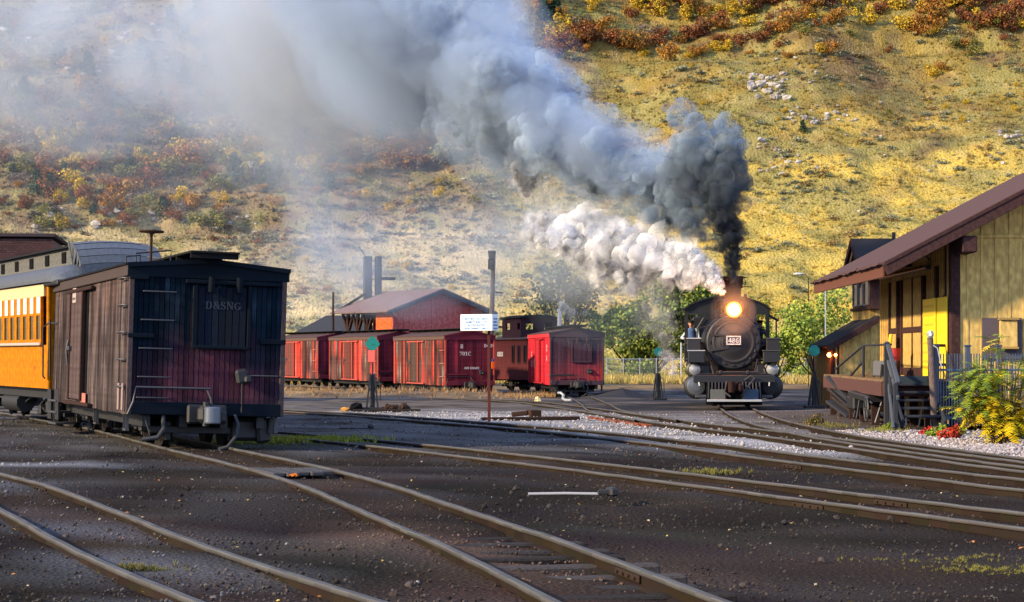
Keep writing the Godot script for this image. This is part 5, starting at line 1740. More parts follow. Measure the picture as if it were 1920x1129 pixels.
func crew(label: String, at: Vector3, turn: float, side: float, shirt: Color, bib: Color) -> void:
	# seated on the cab seat, one forearm on the window sill; local: faces +z, side -1 leans to -x
	var skin := Color(0.46, 0.22, 0.15)
	var t := thing("person", label, "person", at, turn)
	var s := side
	var bones := [
		[Vector3(0, 0.02, 0), Vector3(0, 0.22, 0.0), 0.145, 0.15, bib], [Vector3(0, 0.22, 0), Vector3(s * 0.03, 0.46, 0.03), 0.15, 0.15, bib],
		[Vector3(-0.15, 0.50, 0.02), Vector3(0.17, 0.50, 0.02), 0.075, 0.075, shirt],
		[Vector3(s * 0.04, 0.52, 0.03), Vector3(s * 0.05, 0.64, 0.05), 0.055, 0.052, skin],
		[Vector3(s * 0.05, 0.70, 0.065), Vector3(s * 0.05, 0.78, 0.045), 0.072, 0.088, skin],
		[Vector3(s * 0.05, 0.715, 0.145), Vector3(s * 0.05, 0.745, 0.14), 0.014, 0.010, skin],
		[Vector3(s * 0.05 - 0.09, 0.73, 0.04), Vector3(s * 0.05 - 0.09, 0.75, 0.04), 0.014, 0.016, skin],
		[Vector3(s * 0.05 + 0.09, 0.73, 0.04), Vector3(s * 0.05 + 0.09, 0.75, 0.04), 0.014, 0.016, skin],
		[Vector3(s * 0.18, 0.48, 0.03), Vector3(s * 0.36, 0.25, 0.10), 0.062, 0.05, shirt], [Vector3(s * 0.36, 0.25, 0.10), Vector3(s * 0.30, 0.22, 0.33), 0.05, 0.038, shirt],
		[Vector3(s * 0.30, 0.22, 0.34), Vector3(s * 0.28, 0.215, 0.42), 0.036, 0.030, skin],
		[Vector3(-s * 0.18, 0.48, 0.03), Vector3(-s * 0.24, 0.22, 0.08), 0.062, 0.05, shirt], [Vector3(-s * 0.24, 0.22, 0.08), Vector3(-s * 0.15, 0.16, 0.30), 0.05, 0.038, shirt],
		[Vector3(-s * 0.15, 0.16, 0.30), Vector3(-s * 0.12, 0.16, 0.38), 0.036, 0.030, skin],
		[Vector3(-0.09, 0.0, 0.02), Vector3(-0.11, 0.02, 0.44), 0.10, 0.075, bib], [Vector3(0.09, 0.0, 0.02), Vector3(0.11, 0.02, 0.44), 0.10, 0.075, bib],
		[Vector3(-0.11, 0.02, 0.44), Vector3(-0.11, -0.40, 0.46), 0.07, 0.05, bib], [Vector3(0.11, 0.02, 0.44), Vector3(0.11, -0.40, 0.46), 0.07, 0.05, bib],
		[Vector3(-0.11, -0.43, 0.46), Vector3(-0.11, -0.45, 0.60), 0.05, 0.045, Color(0.02, 0.02, 0.02)], [Vector3(0.11, -0.43, 0.46), Vector3(0.11, -0.45, 0.60), 0.05, 0.045, Color(0.02, 0.02, 0.02)],
	]
	for k in 5:
		# fingers resting over the sill
		var f := -0.03 + 0.0165 * k
		var ln := [0.05, 0.075, 0.082, 0.075, 0.058][k] as float
		bones.append([Vector3(s * 0.28 + f, 0.215, 0.43), Vector3(s * 0.27 + f * 1.25, 0.20, 0.44 + ln), 0.010, 0.008, skin])
	obj("body", figure(bones, 0.020, 0.012), vcol(mat(1, 1, 1, 0.85)), t)
	var cap := Mb.new()
	cap.lathe([Vector2(0.098, 0.0), Vector2(0.104, 0.03), Vector2(0.10, 0.065), Vector2(0.07, 0.09), Vector2(0.0, 0.095)], Transform3D(Basis(), Vector3(s * 0.05, 0.775, 0.045)), 14)
	cap.box(Vector3(s * 0.05, 0.785, 0.155), Vector3(0.14, 0.012, 0.09), Basis(Vector3.RIGHT, 0.2), 0.005)
	obj("cap", cap, M.dark_cap, t)
	var fc := Mb.new()
	for e in [-1.0, 1.0]: fc.blob(Vector3(s * 0.05 + 0.032 * e, 0.755, 0.126), Vector3(0.011, 0.007, 0.006), 0.0, 1, false, 4, 6)
	fc.box(Vector3(s * 0.05, 0.685, 0.132), Vector3(0.045, 0.008, 0.006))
	obj("face", fc, mat(0.10, 0.04, 0.03, 0.6), t)

func build_locomotive() -> void:
	var t := thing("steam_locomotive", "black steam locomotive 486 facing the camera with its headlight lit", "locomotive", Vector3(6.80, slope(62.0), -62.0), -deg_to_rad(4.4))
	var back := Basis(Vector3.RIGHT, PI / 2)   # local y of a lathe towards +z
	var C := Vector3(0, 2.03, 0)               # centre of the boiler at the smokebox
	# smokebox, boiler
	var sm := Mb.new()
	sm.lathe([Vector2(0.84, -2.0), Vector2(0.84, 0.0), Vector2(0.83, 0.03), Vector2(0.80, 0.05), Vector2(0.64, 0.055)], Transform3D(back, C + Vector3(0, 0, -0.75)), 40)
	obj("smokebox", sm, M.loco_grey, t)
	var dr := Mb.new()
	dr.lathe([Vector2(0.66, 0.05), Vector2(0.66, 0.085), Vector2(0.61, 0.10), Vector2(0.56, 0.09), Vector2(0.50, 0.10), Vector2(0.30, 0.155), Vector2(0.12, 0.18), Vector2(0.0, 0.185)], Transform3D(back, C + Vector3(0, 0, -0.75)), 40)
	var door := obj("smokebox_door", dr, M.loco_grey, t)
	var dg := Mb.new()
	for k in 16:
		var a := TAU * k / 16.0
		dg.box(C + Vector3(0.725 * cos(a), 0.725 * sin(a), -0.68), Vector3(0.06, 0.10, 0.05), Basis(Vector3(0, 0, 1), a), 0.01)
	obj("door_clamps", dg, M.loco, door)
	var hg := Mb.new()
	for y in [-0.25, 0.25]: hg.bar(C + Vector3(-0.72, y, -0.62), C + Vector3(-0.15, y * 0.7, -0.585), 0.03, 0.07)
	hg.tube([C + Vector3(-0.38, -0.12, -0.55), C + Vector3(-0.41, 0.0, -0.53), C + Vector3(-0.38, 0.16, -0.55)], 0.015, 6)
	obj("hinge", hg, M.loco_grey, door)
	var bl := Mb.new()
	bl.lathe([Vector2(0.90, -6.2), Vector2(0.90, -2.6), Vector2(0.86, -2.0)], Transform3D(back, C + Vector3(0, 0.02, -0.75)), 40)
	obj("boiler", bl, M.loco, t)
	# number plate
	var np := Mb.new()
	np.box(Vector3(0, 2.08, -0.54), Vector3(0.37, 0.20, 0.03), Basis(), 0.005)
	var plate := obj("number_plate", np, mat(0.012, 0.03, 0.085, 0.5), t)
	var nf := Mb.new()
	for y in [-0.12, 0.12]: nf.box(Vector3(0, 2.08 + y, -0.53), Vector3(0.45, 0.04, 0.05), Basis(), 0.006)
	for x in [-0.205, 0.205]: nf.box(Vector3(x, 2.08, -0.53), Vector3(0.04, 0.20, 0.05), Basis(), 0.006)
	obj("frame", nf, M.white, plate)
	lettering("486", 0.21, M.white, plate, Transform3D(Basis(), Vector3(0, 2.08, -0.52)), "Droid Sans")
	# headlight
	var hl := Mb.new()
	hl.lathe([Vector2(0.0, -0.42), Vector2(0.2, -0.42), Vector2(0.255, -0.36), Vector2(0.255, 0.0), Vector2(0.285, 0.02), Vector2(0.285, 0.05), Vector2(0.235, 0.05), Vector2(0.215, -0.02)], Transform3D(back, Vector3(0, 3.03, -0.42)), 28)
	hl.box(Vector3(0, 2.80, -0.62), Vector3(0.34, 0.12, 0.36), Basis(), 0.02)
	var head := obj("headlight", hl, M.loco_brown, t)
	var ln := Mb.new()
	ln.lathe([Vector2(0.175, 0.012), Vector2(0.13, 0.045), Vector2(0.07, 0.06), Vector2(0.0, 0.062)], Transform3D(back, Vector3(0, 3.03, -0.44)), 24)
	var glow := mat(1, 0.85, 0.5, 0.3)
	glow.emission_enabled = true
	glow.emission = Color(1.0, 0.86, 0.55)
	glow.emission_energy_multiplier = 9.0
	obj("lamp_lens", ln, glow, head)
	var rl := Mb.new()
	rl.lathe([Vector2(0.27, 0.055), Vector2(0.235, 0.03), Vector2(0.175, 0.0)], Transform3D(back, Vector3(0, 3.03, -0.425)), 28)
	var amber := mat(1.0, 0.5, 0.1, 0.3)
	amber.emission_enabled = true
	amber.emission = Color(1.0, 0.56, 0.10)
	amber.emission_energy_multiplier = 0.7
	obj("halo_ring", rl, amber, head)  # ring added to glow as the orange halo round the lens
	bank("halo_steam", "faint steam added around the lit headlight to spread its orange halo", "halo steam round the headlight", t.transform * Vector3(0, 3.03, -0.15), Vector3(0.75, 0.72, 0.6), Vector3.ZERO, Color(1, 1, 1), 0.12, 3)  # fog added round the lamp so that its light spreads into a halo
	var om := OmniLight3D.new()
	om.name = "headlight_light"
	om.light_color = Color(1.0, 0.55, 0.12)
	om.light_energy = 2.0
	om.light_size = 0.2
	om.omni_range = 30.0
	om.omni_attenuation = 2.0
	om.shadow_enabled = true
	t.add_child(om)
	om.position = Vector3(0, 3.05, -0.22)
	var br := Mb.new()
	for x in [-0.36, 0.36]:
		br.lathe([Vector2(0.05, -0.08), Vector2(0.07, 0.0), Vector2(0.07, 0.08), Vector2(0.02, 0.12)], Transform3D(Basis(), Vector3(x, 3.02, -0.75)), 10)
	obj("marker_lamp", br, M.loco_brown, t)
	# stack with its flared cap
	var stk := Mb.new()
	stk.lathe([Vector2(0.42, 0.0), Vector2(0.30, 0.10), Vector2(0.255, 0.25), Vector2(0.25, 0.86), Vector2(0.30, 0.88), Vector2(0.31, 0.92), Vector2(0.30, 0.95), Vector2(0.325, 1.20), Vector2(0.325, 1.24), Vector2(0.28, 1.25), Vector2(0.24, 1.1)], Transform3D(Basis(), Vector3(0, 2.84, -1.25)), 28)
	obj("smoke_stack", stk, M.loco_brown, t)
	var sc := Mb.new()
	for s in [-1.0, 1.0]:
		sc.bar(Vector3(s * 0.30, 3.76, -1.25), Vector3(s * 0.50, 3.76, -1.25), 0.04, 0.025)
		sc.bar(Vector3(s * 0.30, 4.05, -1.25), Vector3(s * 0.40, 4.05, -1.25), 0.05, 0.035)
		sc.tube([Vector3(s * 0.37, 3.80, -1.25), Vector3(s * 0.40, 3.90, -1.25), Vector3(s * 0.37, 3.99, -1.25)], 0.014, 5)
	obj("stack_bracket", sc, M.loco_brown, t)
	var gen := Mb.new()
	gen.lathe([Vector2(0.10, -0.2), Vector2(0.13, 0.0), Vector2(0.12, 0.22), Vector2(0.06, 0.28), Vector2(0.05, 0.50), Vector2(0.0, 0.52)], Transform3D(Basis(), Vector3(0.42, 3.05, -2.2)), 12)
	gen.tube([Vector3(0.42, 2.8, -2.2), Vector3(0.50, 3.3, -2.2)], 0.035, 6)
	obj("turbo_generator", gen, M.loco_brown, t)
	var bell := Mb.new()
	bell.lathe([Vector2(0.20, -0.12), Vector2(0.16, -0.02), Vector2(0.13, 0.14), Vector2(0.05, 0.2), Vector2(0.0, 0.2)], Transform3D(Basis(), Vector3(-0.36, 3.18, -2.3)), 14)
	bell.bar(Vector3(-0.58, 2.85, -2.3), Vector3(-0.58, 3.42, -2.3), 0.03, 0.05)
	obj("bell", bell, M.loco_brown, t)
	for d in [[-3.0, 0.42, 0.55, "sand_dome"], [-4.6, 0.46, 0.6, "steam_dome"]]:
		var dm := Mb.new()
		dm.lathe([Vector2(d[1] + 0.08, 0.0), Vector2(d[1], 0.12), Vector2(d[1], d[2] * 0.7), Vector2(d[1] * 0.8, d[2] * 0.95), Vector2(0.0, d[2] + 0.05)], Transform3D(Basis(), Vector3(0, 2.84, d[0])), 20)
		obj(d[3], dm, M.loco, t)
	# cylinders with valve chests and silver valve covers
	for s in [-1.0, 1.0]:
		var cy := Mb.new()
		cy.lathe([Vector2(0.0, 0.12), Vector2(0.0, 0.115), Vector2(0.0, 0.1)], Transform3D(back, Vector3(s * 1.12, 0.66, -0.7)), 6)
		cy.lathe([Vector2(0.40, -0.95), Vector2(0.40, 0.02), Vector2(0.37, 0.07), Vector2(0.24, 0.12), Vector2(0.10, 0.13), Vector2(0.0, 0.13)], Transform3D(back, Vector3(s * 1.13, 0.66, -0.78)), 28)
		cy.box(Vector3(s * 0.98, 0.92, -1.2), Vector3(0.62, 0.9, 0.85), Basis(), 0.08)
		var cyl := part("cylinder", cy, M.loco, t)
		var vh := Mb.new()
		vh.lathe([Vector2(0.27, -0.9), Vector2(0.27, 0.0), Vector2(0.22, 0.03)], Transform3D(back, Vector3(s * 1.19, 1.16, -0.72)), 22)
		obj("valve_chest", vh, M.loco, cyl)
		var vc := Mb.new()
		vc.lathe([Vector2(0.185, 0.0), Vector2(0.185, 0.05), Vector2(0.16, 0.085), Vector2(0.06, 0.12), Vector2(0.0, 0.125)], Transform3D(back, Vector3(s * 1.19, 1.18, -0.70)), 22)
		obj("valve_cover", vc, M.silver, cyl)
		if s < 0:
			var ch := Mb.new()
			ch.lathe([Vector2(0.30, 0.0), Vector2(0.26, 0.05), Vector2(0.12, 0.08), Vector2(0, 0.085)], Transform3D(back, Vector3(s * 1.14, 0.66, -0.66)), 22)
			obj("cylinder_cover", ch, M.silver_dark, cyl)
		# boxes beside the smokebox: step boxes and tanks with bright nosings
		for q in [[1.22, 2.13, 0.42, 0.36, -0.95], [1.15, 1.75, 0.50, 0.36, -0.62]]:
			var bx := Mb.new()
			bx.box(Vector3(s * q[0], q[1] - q[3] / 2, q[4]), Vector3(q[2], q[3], 0.5), Basis(), 0.02)
			var b := part("step_box", bx, M.loco, t)
			var nb := Mb.new()
			nb.box(Vector3(s * q[0], q[1] + 0.015, q[4] + 0.02), Vector3(q[2] + 0.05, 0.035, 0.5), Basis(), 0.006)
			obj("nosing", nb, M.galv if s < 0 else M.iron_light, b)
		var rb := Mb.new()
		rb.box(Vector3(s * 1.18, 2.02, -4.2), Vector3(0.5, 0.05, 6.0))
		part("running_board", rb, M.loco, t)
		var tk := Mb.new()
		tk.lathe([Vector2(0.0, -1.6), Vector2(0.2, -1.55), Vector2(0.22, -1.5), Vector2(0.22, -0.1), Vector2(0.2, -0.05), Vector2(0.0, 0.0)], Transform3D(back, Vector3(s * 1.15, 1.72, -2.2)), 16)
		part("air_tank", tk, M.loco, t)
		var hr := Mb.new()
		hr.tube([Vector3(s * 0.64, 2.55, -1.0), Vector3(s * 0.95, 2.50, -1.2), Vector3(s * 1.0, 2.52, -7.6)], 0.02, 6)
		part("handrail", hr, M.loco_grey, t)
		# cab window rail and slanted braces to the beam
		var bc := Mb.new()
		bc.tube([Vector3(s * 0.74, 1.48, -0.72), Vector3(s * 0.60, 0.95, -0.12)], 0.03, 6)
		part("smokebox_brace", bc, M.loco_grey, t)
		var fl := Mb.new()
		fl.tube([Vector3(s * 1.10, 0.98, -0.2), Vector3(s * 1.06, 0.68, 0.0)], 0.02, 6)
		part("marker_rod", fl, M.white, t)
		var dm := Mb.new()
		for z in [-2.7, -3.9, -5.1, -6.3]:
			dm.lathe([Vector2(0.1, -0.06), Vector2(0.46, -0.05), Vector2(0.50, -0.09), Vector2(0.56, -0.09), Vector2(0.56, 0.06), Vector2(0.48, 0.06), Vector2(0.1, 0.08), Vector2(0.0, 0.08)], Transform3D(Basis(Vector3(0, 0, 1), -PI / 2), Vector3(s * 0.52, 0.56, z)), 20)
		dm.bar(Vector3(s * 1.0, 0.5, -2.0), Vector3(s * 1.0, 0.5, -6.4), 0.06, 0.12)
		dm.bar(Vector3(s * 1.1, 0.66, -1.6), Vector3(s * 1.08, 0.5, -5.1), 0.06, 0.12)
		tag(part("driving_wheels", dm, M.wheel, t), "", "", "", "stuff")
	# frame, pilot beam and slatted pilot
	var fm := Mb.new()
	fm.box(Vector3(0, 0.75, -3.8), Vector3(0.9, 0.5, 7.0))
	fm.box(Vector3(0, 1.1, -1.2), Vector3(0.9, 0.7, 0.9))
	obj("frame", fm, M.void, t)
	var bm := Mb.new()
	bm.box(Vector3(0, 0.90, -0.16), Vector3(2.5, 0.24, 0.2), Basis(), 0.02)
	bm.box(Vector3(0, 1.03, -0.42), Vector3(2.3, 0.04, 0.6))
	obj("pilot_beam", bm, M.loco, t)
	var pd := Mb.new()
	pd.tube([Vector3(-0.55, 1.10, -0.12), Vector3(0.75, 1.10, -0.12)], 0.035, 8)
	for x in [-0.42, 0.42]: pd.box(Vector3(x, 1.10, -0.12), Vector3(0.09, 0.12, 0.1), Basis(), 0.02)
	pd.tube([Vector3(-1.05, 1.05, -0.1), Vector3(1.05, 1.05, -0.1)], 0.015, 6)
	obj("cut_lever", pd, M.loco_grey, t)
	for i in 16:
		var x := -0.79 + 1.58 * i / 15.0
		if absf(x) < 0.2: continue
		var m := Mb.new()
		m.bar(Vector3(x * 0.98, 0.80, -0.04), Vector3(x, 0.30, 0.14), 0.045, 0.05, 0.008)
		part("pilot_bar", m, M.loco_grey if i % 2 else M.loco, t)
	for s in [-1.0, 1.0]:
		var m := Mb.new()
		m.box(Vector3(s * 0.50, 0.42, 0.14), Vector3(0.46, 0.32, 0.04), Basis(Vector3.RIGHT, -0.2), 0.01)
		part("pilot_step_plate", m, mat(0.09, 0.095, 0.092, 0.7) if s < 0 else mat(0.05, 0.08, 0.12, 0.7), t)
		var g := Mb.new()
		g.box(Vector3(s * 1.0, 0.36, -0.3), Vector3(0.36, 0.10, 0.3), Basis(), 0.02)
		part("step", g, M.iron_light, t)
	var fb2 := Mb.new()
	fb2.box(Vector3(0, 0.24, 0.24), Vector3(1.66, 0.07, 0.26), Basis(), 0.01)
	obj("foot_board", fb2, M.galv, t)
	var un := Mb.new()
	un.box(Vector3(0, 0.45, -0.4), Vector3(1.7, 0.7, 0.7))
	un.box(Vector3(0, 0.16, 0.1), Vector3(1.3, 0.08, 0.1))
	obj("pilot_truck", un, M.void, t)
	var cp := Mb.new()
	cp.box(Vector3(0, 0.66, 0.10), Vector3(0.24, 0.26, 0.5), Basis(), 0.03)
	cp.box(Vector3(-0.08, 0.66, 0.40), Vector3(0.24, 0.32, 0.26), Basis(), 0.07)
	cp.box(Vector3(0.17, 0.64, 0.36), Vector3(0.15, 0.26, 0.3), Basis(), 0.06)
	cp.lathe([Vector2(0.10, -0.16), Vector2(0.10, 0.16), Vector2(0.0, 0.16)], Transform3D(Basis(), Vector3(-0.10, 0.66, 0.48)), 10)
	obj("coupler", cp, M.loco_brown, t)
	var ah := Mb.new()
	ah.tube([Vector3(0.32, 0.86, -0.02), Vector3(0.5, 1.0, 0.1), Vector3(0.62, 0.92, 0.14), Vector3(0.35, 0.6, 0.3), Vector3(0.22, 0.4, 0.34)], 0.03, 8)
	ah.tube([Vector3(-0.22, 0.82, -0.02), Vector3(-0.30, 0.5, 0.22), Vector3(-0.12, 0.36, 0.32)], 0.028, 8)
	obj("air_hose", ah, M.hose, t)
	# cab: front sheet with two windows each side of the boiler, arched roof, open sides
	var cz := -7.6
	var hw := 1.43
	var cab := Mb.new()
	var fl0 := 1.50
	var ev := 3.18
	var arch := []
	for i in 15:
		var f := i / 14.0
		arch.append(Vector2(lerpf(hw, -hw, f), ev + 0.46 * sin(PI * clampf(f, 0, 1)) ** 0.72))
	cab.prism([Vector2(-hw, ev - 0.16), Vector2(hw, ev - 0.16)] + arch, cz - 0.05, cz)
	for s in [-1.0, 1.0]:
		cab.box(Vector3(s * (hw - 0.05), (fl0 + ev) / 2, cz - 0.028), Vector3(0.10, ev - fl0, 0.05))
		cab.box(Vector3(s * 0.90, (2.2 + ev) / 2, cz - 0.028), Vector3(0.07, ev - 2.2, 0.045))
		cab.box(Vector3(s * (hw - 0.30), 1.85, cz - 0.028), Vector3(0.52, 0.70, 0.048))
		# side sheets: below the sill, posts, above the window
		cab.box(Vector3(s * hw, 1.80, cz - 0.95), Vector3(0.04, 0.85, 1.9))
		cab.box(Vector3(s * hw, 2.62, cz - 1.75), Vector3(0.04, 0.9, 0.25))
		cab.box(Vector3(s * hw, 2.62, cz - 0.12), Vector3(0.042, 0.9, 0.14))
		cab.box(Vector3(s * hw, ev - 0.06, cz - 0.95), Vector3(0.04, 0.20, 1.9))
	cab.box(Vector3(0, 2.5, cz - 0.03), Vector3(1.76, 1.3, 0.04))
	var cb := obj("cab", cab, M.loco, t)
	var rf := Mb.new()
	var pr := []
	for i in 15:
		var p: Vector2 = arch[i]
		pr.append(Vector2(p.x * 1.05, p.y + 0.02))
	for i in 14:
		rf.bar(Vector3((pr[i].x + pr[i + 1].x) / 2, (pr[i].y + pr[i + 1].y) / 2, cz + 0.14), Vector3((pr[i].x + pr[i + 1].x) / 2, (pr[i].y + pr[i + 1].y) / 2, cz - 2.5), pr[i].distance_to(pr[i + 1]) + 0.012, 0.05, 0.0, Vector3(-(pr[i + 1].y - pr[i].y), pr[i + 1].x - pr[i].x, 0).normalized() * -1.0)
	obj("roof", rf, M.loco, cb)
	var awn := Mb.new()
	awn.bar(Vector3(1.44, 3.02, cz - 0.95), Vector3(1.80, 2.82, cz - 0.95), 1.2, 0.04)
	awn.bar(Vector3(1.70, 2.84, cz - 0.4), Vector3(1.70, 1.95, cz - 0.4), 0.05, 0.05)
	awn.box(Vector3(1.58, 1.95, cz - 0.9), Vector3(0.28, 0.34, 1.0))
	obj("side_shelter", awn, M.loco, cb)
	var gr := Mb.new()
	gr.tube([Vector3(-0.80, 2.90, cz + 0.06), Vector3(-1.02, 2.55, cz + 0.06), Vector3(-1.02, 2.15, cz + 0.06)], 0.025, 6)
	gr.tube([Vector3(0.82, 2.90, cz + 0.06), Vector3(1.08, 2.62, cz + 0.06), Vector3(1.08, 2.15, cz + 0.06)], 0.025, 6)
	obj("grab_rail", gr, M.iron_light, cb)
	var bh := Mb.new()
	bh.box(Vector3(0, 1.9, cz - 0.5), Vector3(1.7, 1.3, 0.9))
	bh.box(Vector3(0, 1.44, cz - 1.0), Vector3(2.8, 0.08, 2.0))
	for s in [-1.0, 1.0]: bh.box(Vector3(s * 1.05, 1.93, cz - 1.25), Vector3(0.5, 0.07, 0.6), Basis(), 0.02)
	obj("backhead", bh, M.loco, cb)
	# tender coupled behind
	var td := Mb.new()
	td.box(Vector3(0, 1.75, cz - 6.0), Vector3(2.6, 1.6, 6.4), Basis(), 0.04)
	td.box(Vector3(0, 2.75, cz - 4.6), Vector3(2.3, 0.5, 3.2), Basis(), 0.05)
	td.box(Vector3(0, 0.85, cz - 6.0), Vector3(2.3, 0.25, 6.6))
	obj("tender", td, M.loco, t)
	var tl := Mb.new()
	for k in 60:
		tl.blob(Vector3(rng.randf_range(-1.0, 1.0), 3.0, cz - 4.6 + rng.randf_range(-1.4, 1.4)), Vector3.ONE * rng.randf_range(0.1, 0.2), 0.3, k)
	tag(obj("coal", tl, M.void, t), "", "", "", "stuff")
	truck(t, cz - 4.0)
	truck(t, cz - 8.0)
	var w := t.transform
	crew("person in blue overalls and dark cap leaning on the left cab window", w * Vector3(-1.17, 1.98, cz - 1.2), t.rotation.y, -1.0, Color(0.48, 0.55, 0.64), Color(0.07, 0.12, 0.26))
	crew("person in dark clothes sitting at the right cab window", w * Vector3(1.12, 1.98, cz - 1.2), t.rotation.y, 1.0, Color(0.12, 0.13, 0.16), Color(0.04, 0.05, 0.08))

# ---------------------------------------------------------------- freight house with its dock
func build_depot() -> void:
	var t := thing("freight_house", "yellow board and batten freight house with a brown roof, on the right", "building", Vector3(9.12, 0, -42.0), -deg_to_rad(1.2))
	var LZ := 9.3
	var WX := 7.2
	var pitch := 0.525
	var ex := -1.55
	var ey := 3.26
	var ridge_x := WX / 2
	var wt := ey + (0.0 - ex) * pitch - 0.16
	var ry := ey + (ridge_x - ex) * pitch
	var gw := Mb.new()
	gw.prism([Vector2(0, 0), Vector2(WX, 0), Vector2(WX, wt), Vector2(ridge_x, ry - 0.16), Vector2(0, wt)], -0.15, 0.0)
	gw.col = Color(0.9, 0.9, 0.9)
	obj("gable_wall", gw, M.depot, t)
	for i in 24:
		var x := 0.32 + 0.29 * i
		if x > WX - 0.1: break
		var top := ey + (minf(x, WX - x) - ex) * pitch - 0.2
		var b := Mb.new()
		b.box(Vector3(x, top / 2, 0.008), Vector3(0.05, top, 0.016), Basis(), 0.006)
		part("batten", b, M.depot, t)
	var ht := Mb.new()
	ht.box(Vector3(WX / 2, 3.90, 0.022), Vector3(WX - 0.2, 0.07, 0.05), Basis(), 0.008)
	obj("trim_board", ht, M.depot, t)
	var sw := Mb.new()
	sw.box(Vector3(0.075, wt / 2, -LZ / 2 - 0.1), Vector3(0.15, wt, LZ - 0.2))
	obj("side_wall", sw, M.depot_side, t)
	var fw2 := Mb.new()
	fw2.box(Vector3(WX - 0.075, wt / 2, -LZ / 2 - 0.1), Vector3(0.15, wt, LZ - 0.2))
	fw2.prism([Vector2(0.2, 0), Vector2(WX - 0.2, 0), Vector2(WX - 0.2, wt - 0.1), Vector2(ridge_x, ry - 0.3), Vector2(0.2, wt - 0.1)], -LZ, -LZ + 0.15)
	obj("back_wall", fw2, M.depot, t)
	for i in 31:
		var z := -0.35 - 0.29 * i
		if (z < -2.75 and z > -5.75) or (z < -6.1 and z > -7.5): continue
		var b := Mb.new()
		b.box(Vector3(-0.014, wt / 2 + 0.2, z), Vector3(0.028, wt - 0.4, 0.045), Basis(), 0.006)
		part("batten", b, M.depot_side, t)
	# corner board
	var cb := Mb.new()
	cb.box(Vector3(0.07, wt / 2, 0.012), Vector3(0.19, wt, 0.05), Basis(), 0.008)
	cb.box(Vector3(-0.016, wt / 2, -0.08), Vector3(0.04, wt, 0.2), Basis(), 0.008)
	obj("corner_board", cb, M.trim, t)
	# roof: two slopes with thickness, rake boards and eave fascia
	var tilt := atan(pitch)
	for s in [0, 1]:
		var r := Mb.new()
		var a := Vector3(ex, ey, 0) if s == 0 else Vector3(WX - ex, ey, 0)
		var b := Vector3(ridge_x, ry, 0)
		r.bar(a + Vector3(0, 0.04, -LZ / 2 + 0.2), b + Vector3(0, 0.04, -LZ / 2 + 0.2), LZ + 1.6, 0.07, 0.0)
		var rf := part("roof", r, M.depot_roof, t)
		if s == 0:
			# worn roofing lip along the eave
			var lip := Mb.new()
			for k in 26:
				var z := 1.0 - (LZ + 1.6) * k / 26.0
				lip.bar(Vector3(ex - 0.06, ey + 0.02 + rng.randf_range(-0.025, 0.025), z), Vector3(ex - 0.06, ey + 0.02 + rng.randf_range(-0.025, 0.025), z - (LZ + 1.6) / 26.0), 0.16, 0.035)
			obj("roof_edge", lip, M.depot_roof, rf)
		var rk := Mb.new()
		rk.bar(a + Vector3(0, -0.10, 1.0), b + Vector3(0, -0.10, 1.0), 0.05, 0.24, 0.008)
		rk.bar(a + Vector3(0, 0.03, 1.03), b + Vector3(0, 0.03, 1.03), 0.04, 0.07, 0.006)
		part("rake_board", rk, M.trim, t)
		var ef := Mb.new()
		ef.box(Vector3(a.x - (0.02 if s == 0 else -0.02), ey - 0.12, -LZ / 2 + 0.2), Vector3(0.05, 0.25, LZ + 1.56), Basis(), 0.008)
		part("eave_board", ef, M.trim_red, t)
		var sof := Mb.new()
		for k in 15:
			var z := 0.85 - 0.68 * k
			sof.bar(a + Vector3(0.05, -0.09, z), a.lerp(b, 0.36) + Vector3(0, -0.09, z), 0.06, 0.14)
		tag(part("rafter", sof, M.trim, t), "", "", "", "stuff")
	for x in [0.06, WX - 0.06]:
		var br := Mb.new()
		br.box(Vector3(x + 0.12, wt - 0.22, 0.45), Vector3(0.30, 0.34, 0.98), Basis(), 0.02)
		part("roof_beam", br, M.trim, t)
	# grey board with a small yellow cabinet on the gable
	var gb := Mb.new()
	gb.box(Vector3(1.02, 1.78, 0.045), Vector3(0.82, 0.86, 0.04), Basis(), 0.006)
	var g := obj("notice_board", gb, M.board_grey, t)
	var gc := Mb.new()
	gc.box(Vector3(1.14, 1.88, 0.11), Vector3(0.36, 0.56, 0.10), Basis(Vector3.RIGHT, -0.06), 0.012)
	obj("cabinet", gc, M.depot, g)
	var gs := Mb.new()
	gs.box(Vector3(1.14, 2.18, 0.12), Vector3(0.42, 0.03, 0.16), Basis(), 0.006)
	gs.box(Vector3(1.14, 1.585, 0.14), Vector3(0.40, 0.05, 0.14), Basis(), 0.01)
	obj("ledge", gs, mat(0.36, 0.24, 0.08, 0.8), g)
	# freight doors on the dock side
	for q in [[-2.95, -5.65], [-6.25, -7.35]]:
		var zc: float = (q[0] + q[1]) / 2
		var w: float = q[0] - q[1]
		var n := int(w / 0.17)
		var lo := 0.97
		var hi := 3.20
		var dr := part("freight_door", Mb.new(), M.depot_side, t)
		for i in n:
			var b := Mb.new()
			var gcol := rng.randf_range(0.88, 1.08)
			b.col = Color(gcol, gcol, gcol)
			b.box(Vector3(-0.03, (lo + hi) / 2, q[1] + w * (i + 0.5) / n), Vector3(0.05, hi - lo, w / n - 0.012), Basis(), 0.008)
			part("board", b, M.depot_side, dr)
		var dt := Mb.new()
		for z in [q[0], q[1]]: dt.box(Vector3(-0.055, (lo + hi) / 2, z), Vector3(0.10, hi - lo, 0.12), Basis(), 0.01)
		if w > 2: dt.box(Vector3(-0.062, (lo + hi) / 2, zc), Vector3(0.04, hi - lo, 0.05), Basis(), 0.006)
		dt.box(Vector3(-0.066, lo + 0.09, zc), Vector3(0.04, 0.18, w - 0.14), Basis(), 0.006)
		dt.box(Vector3(-0.066, 2.02, zc), Vector3(0.04, 0.13, w - 0.14), Basis(), 0.006)
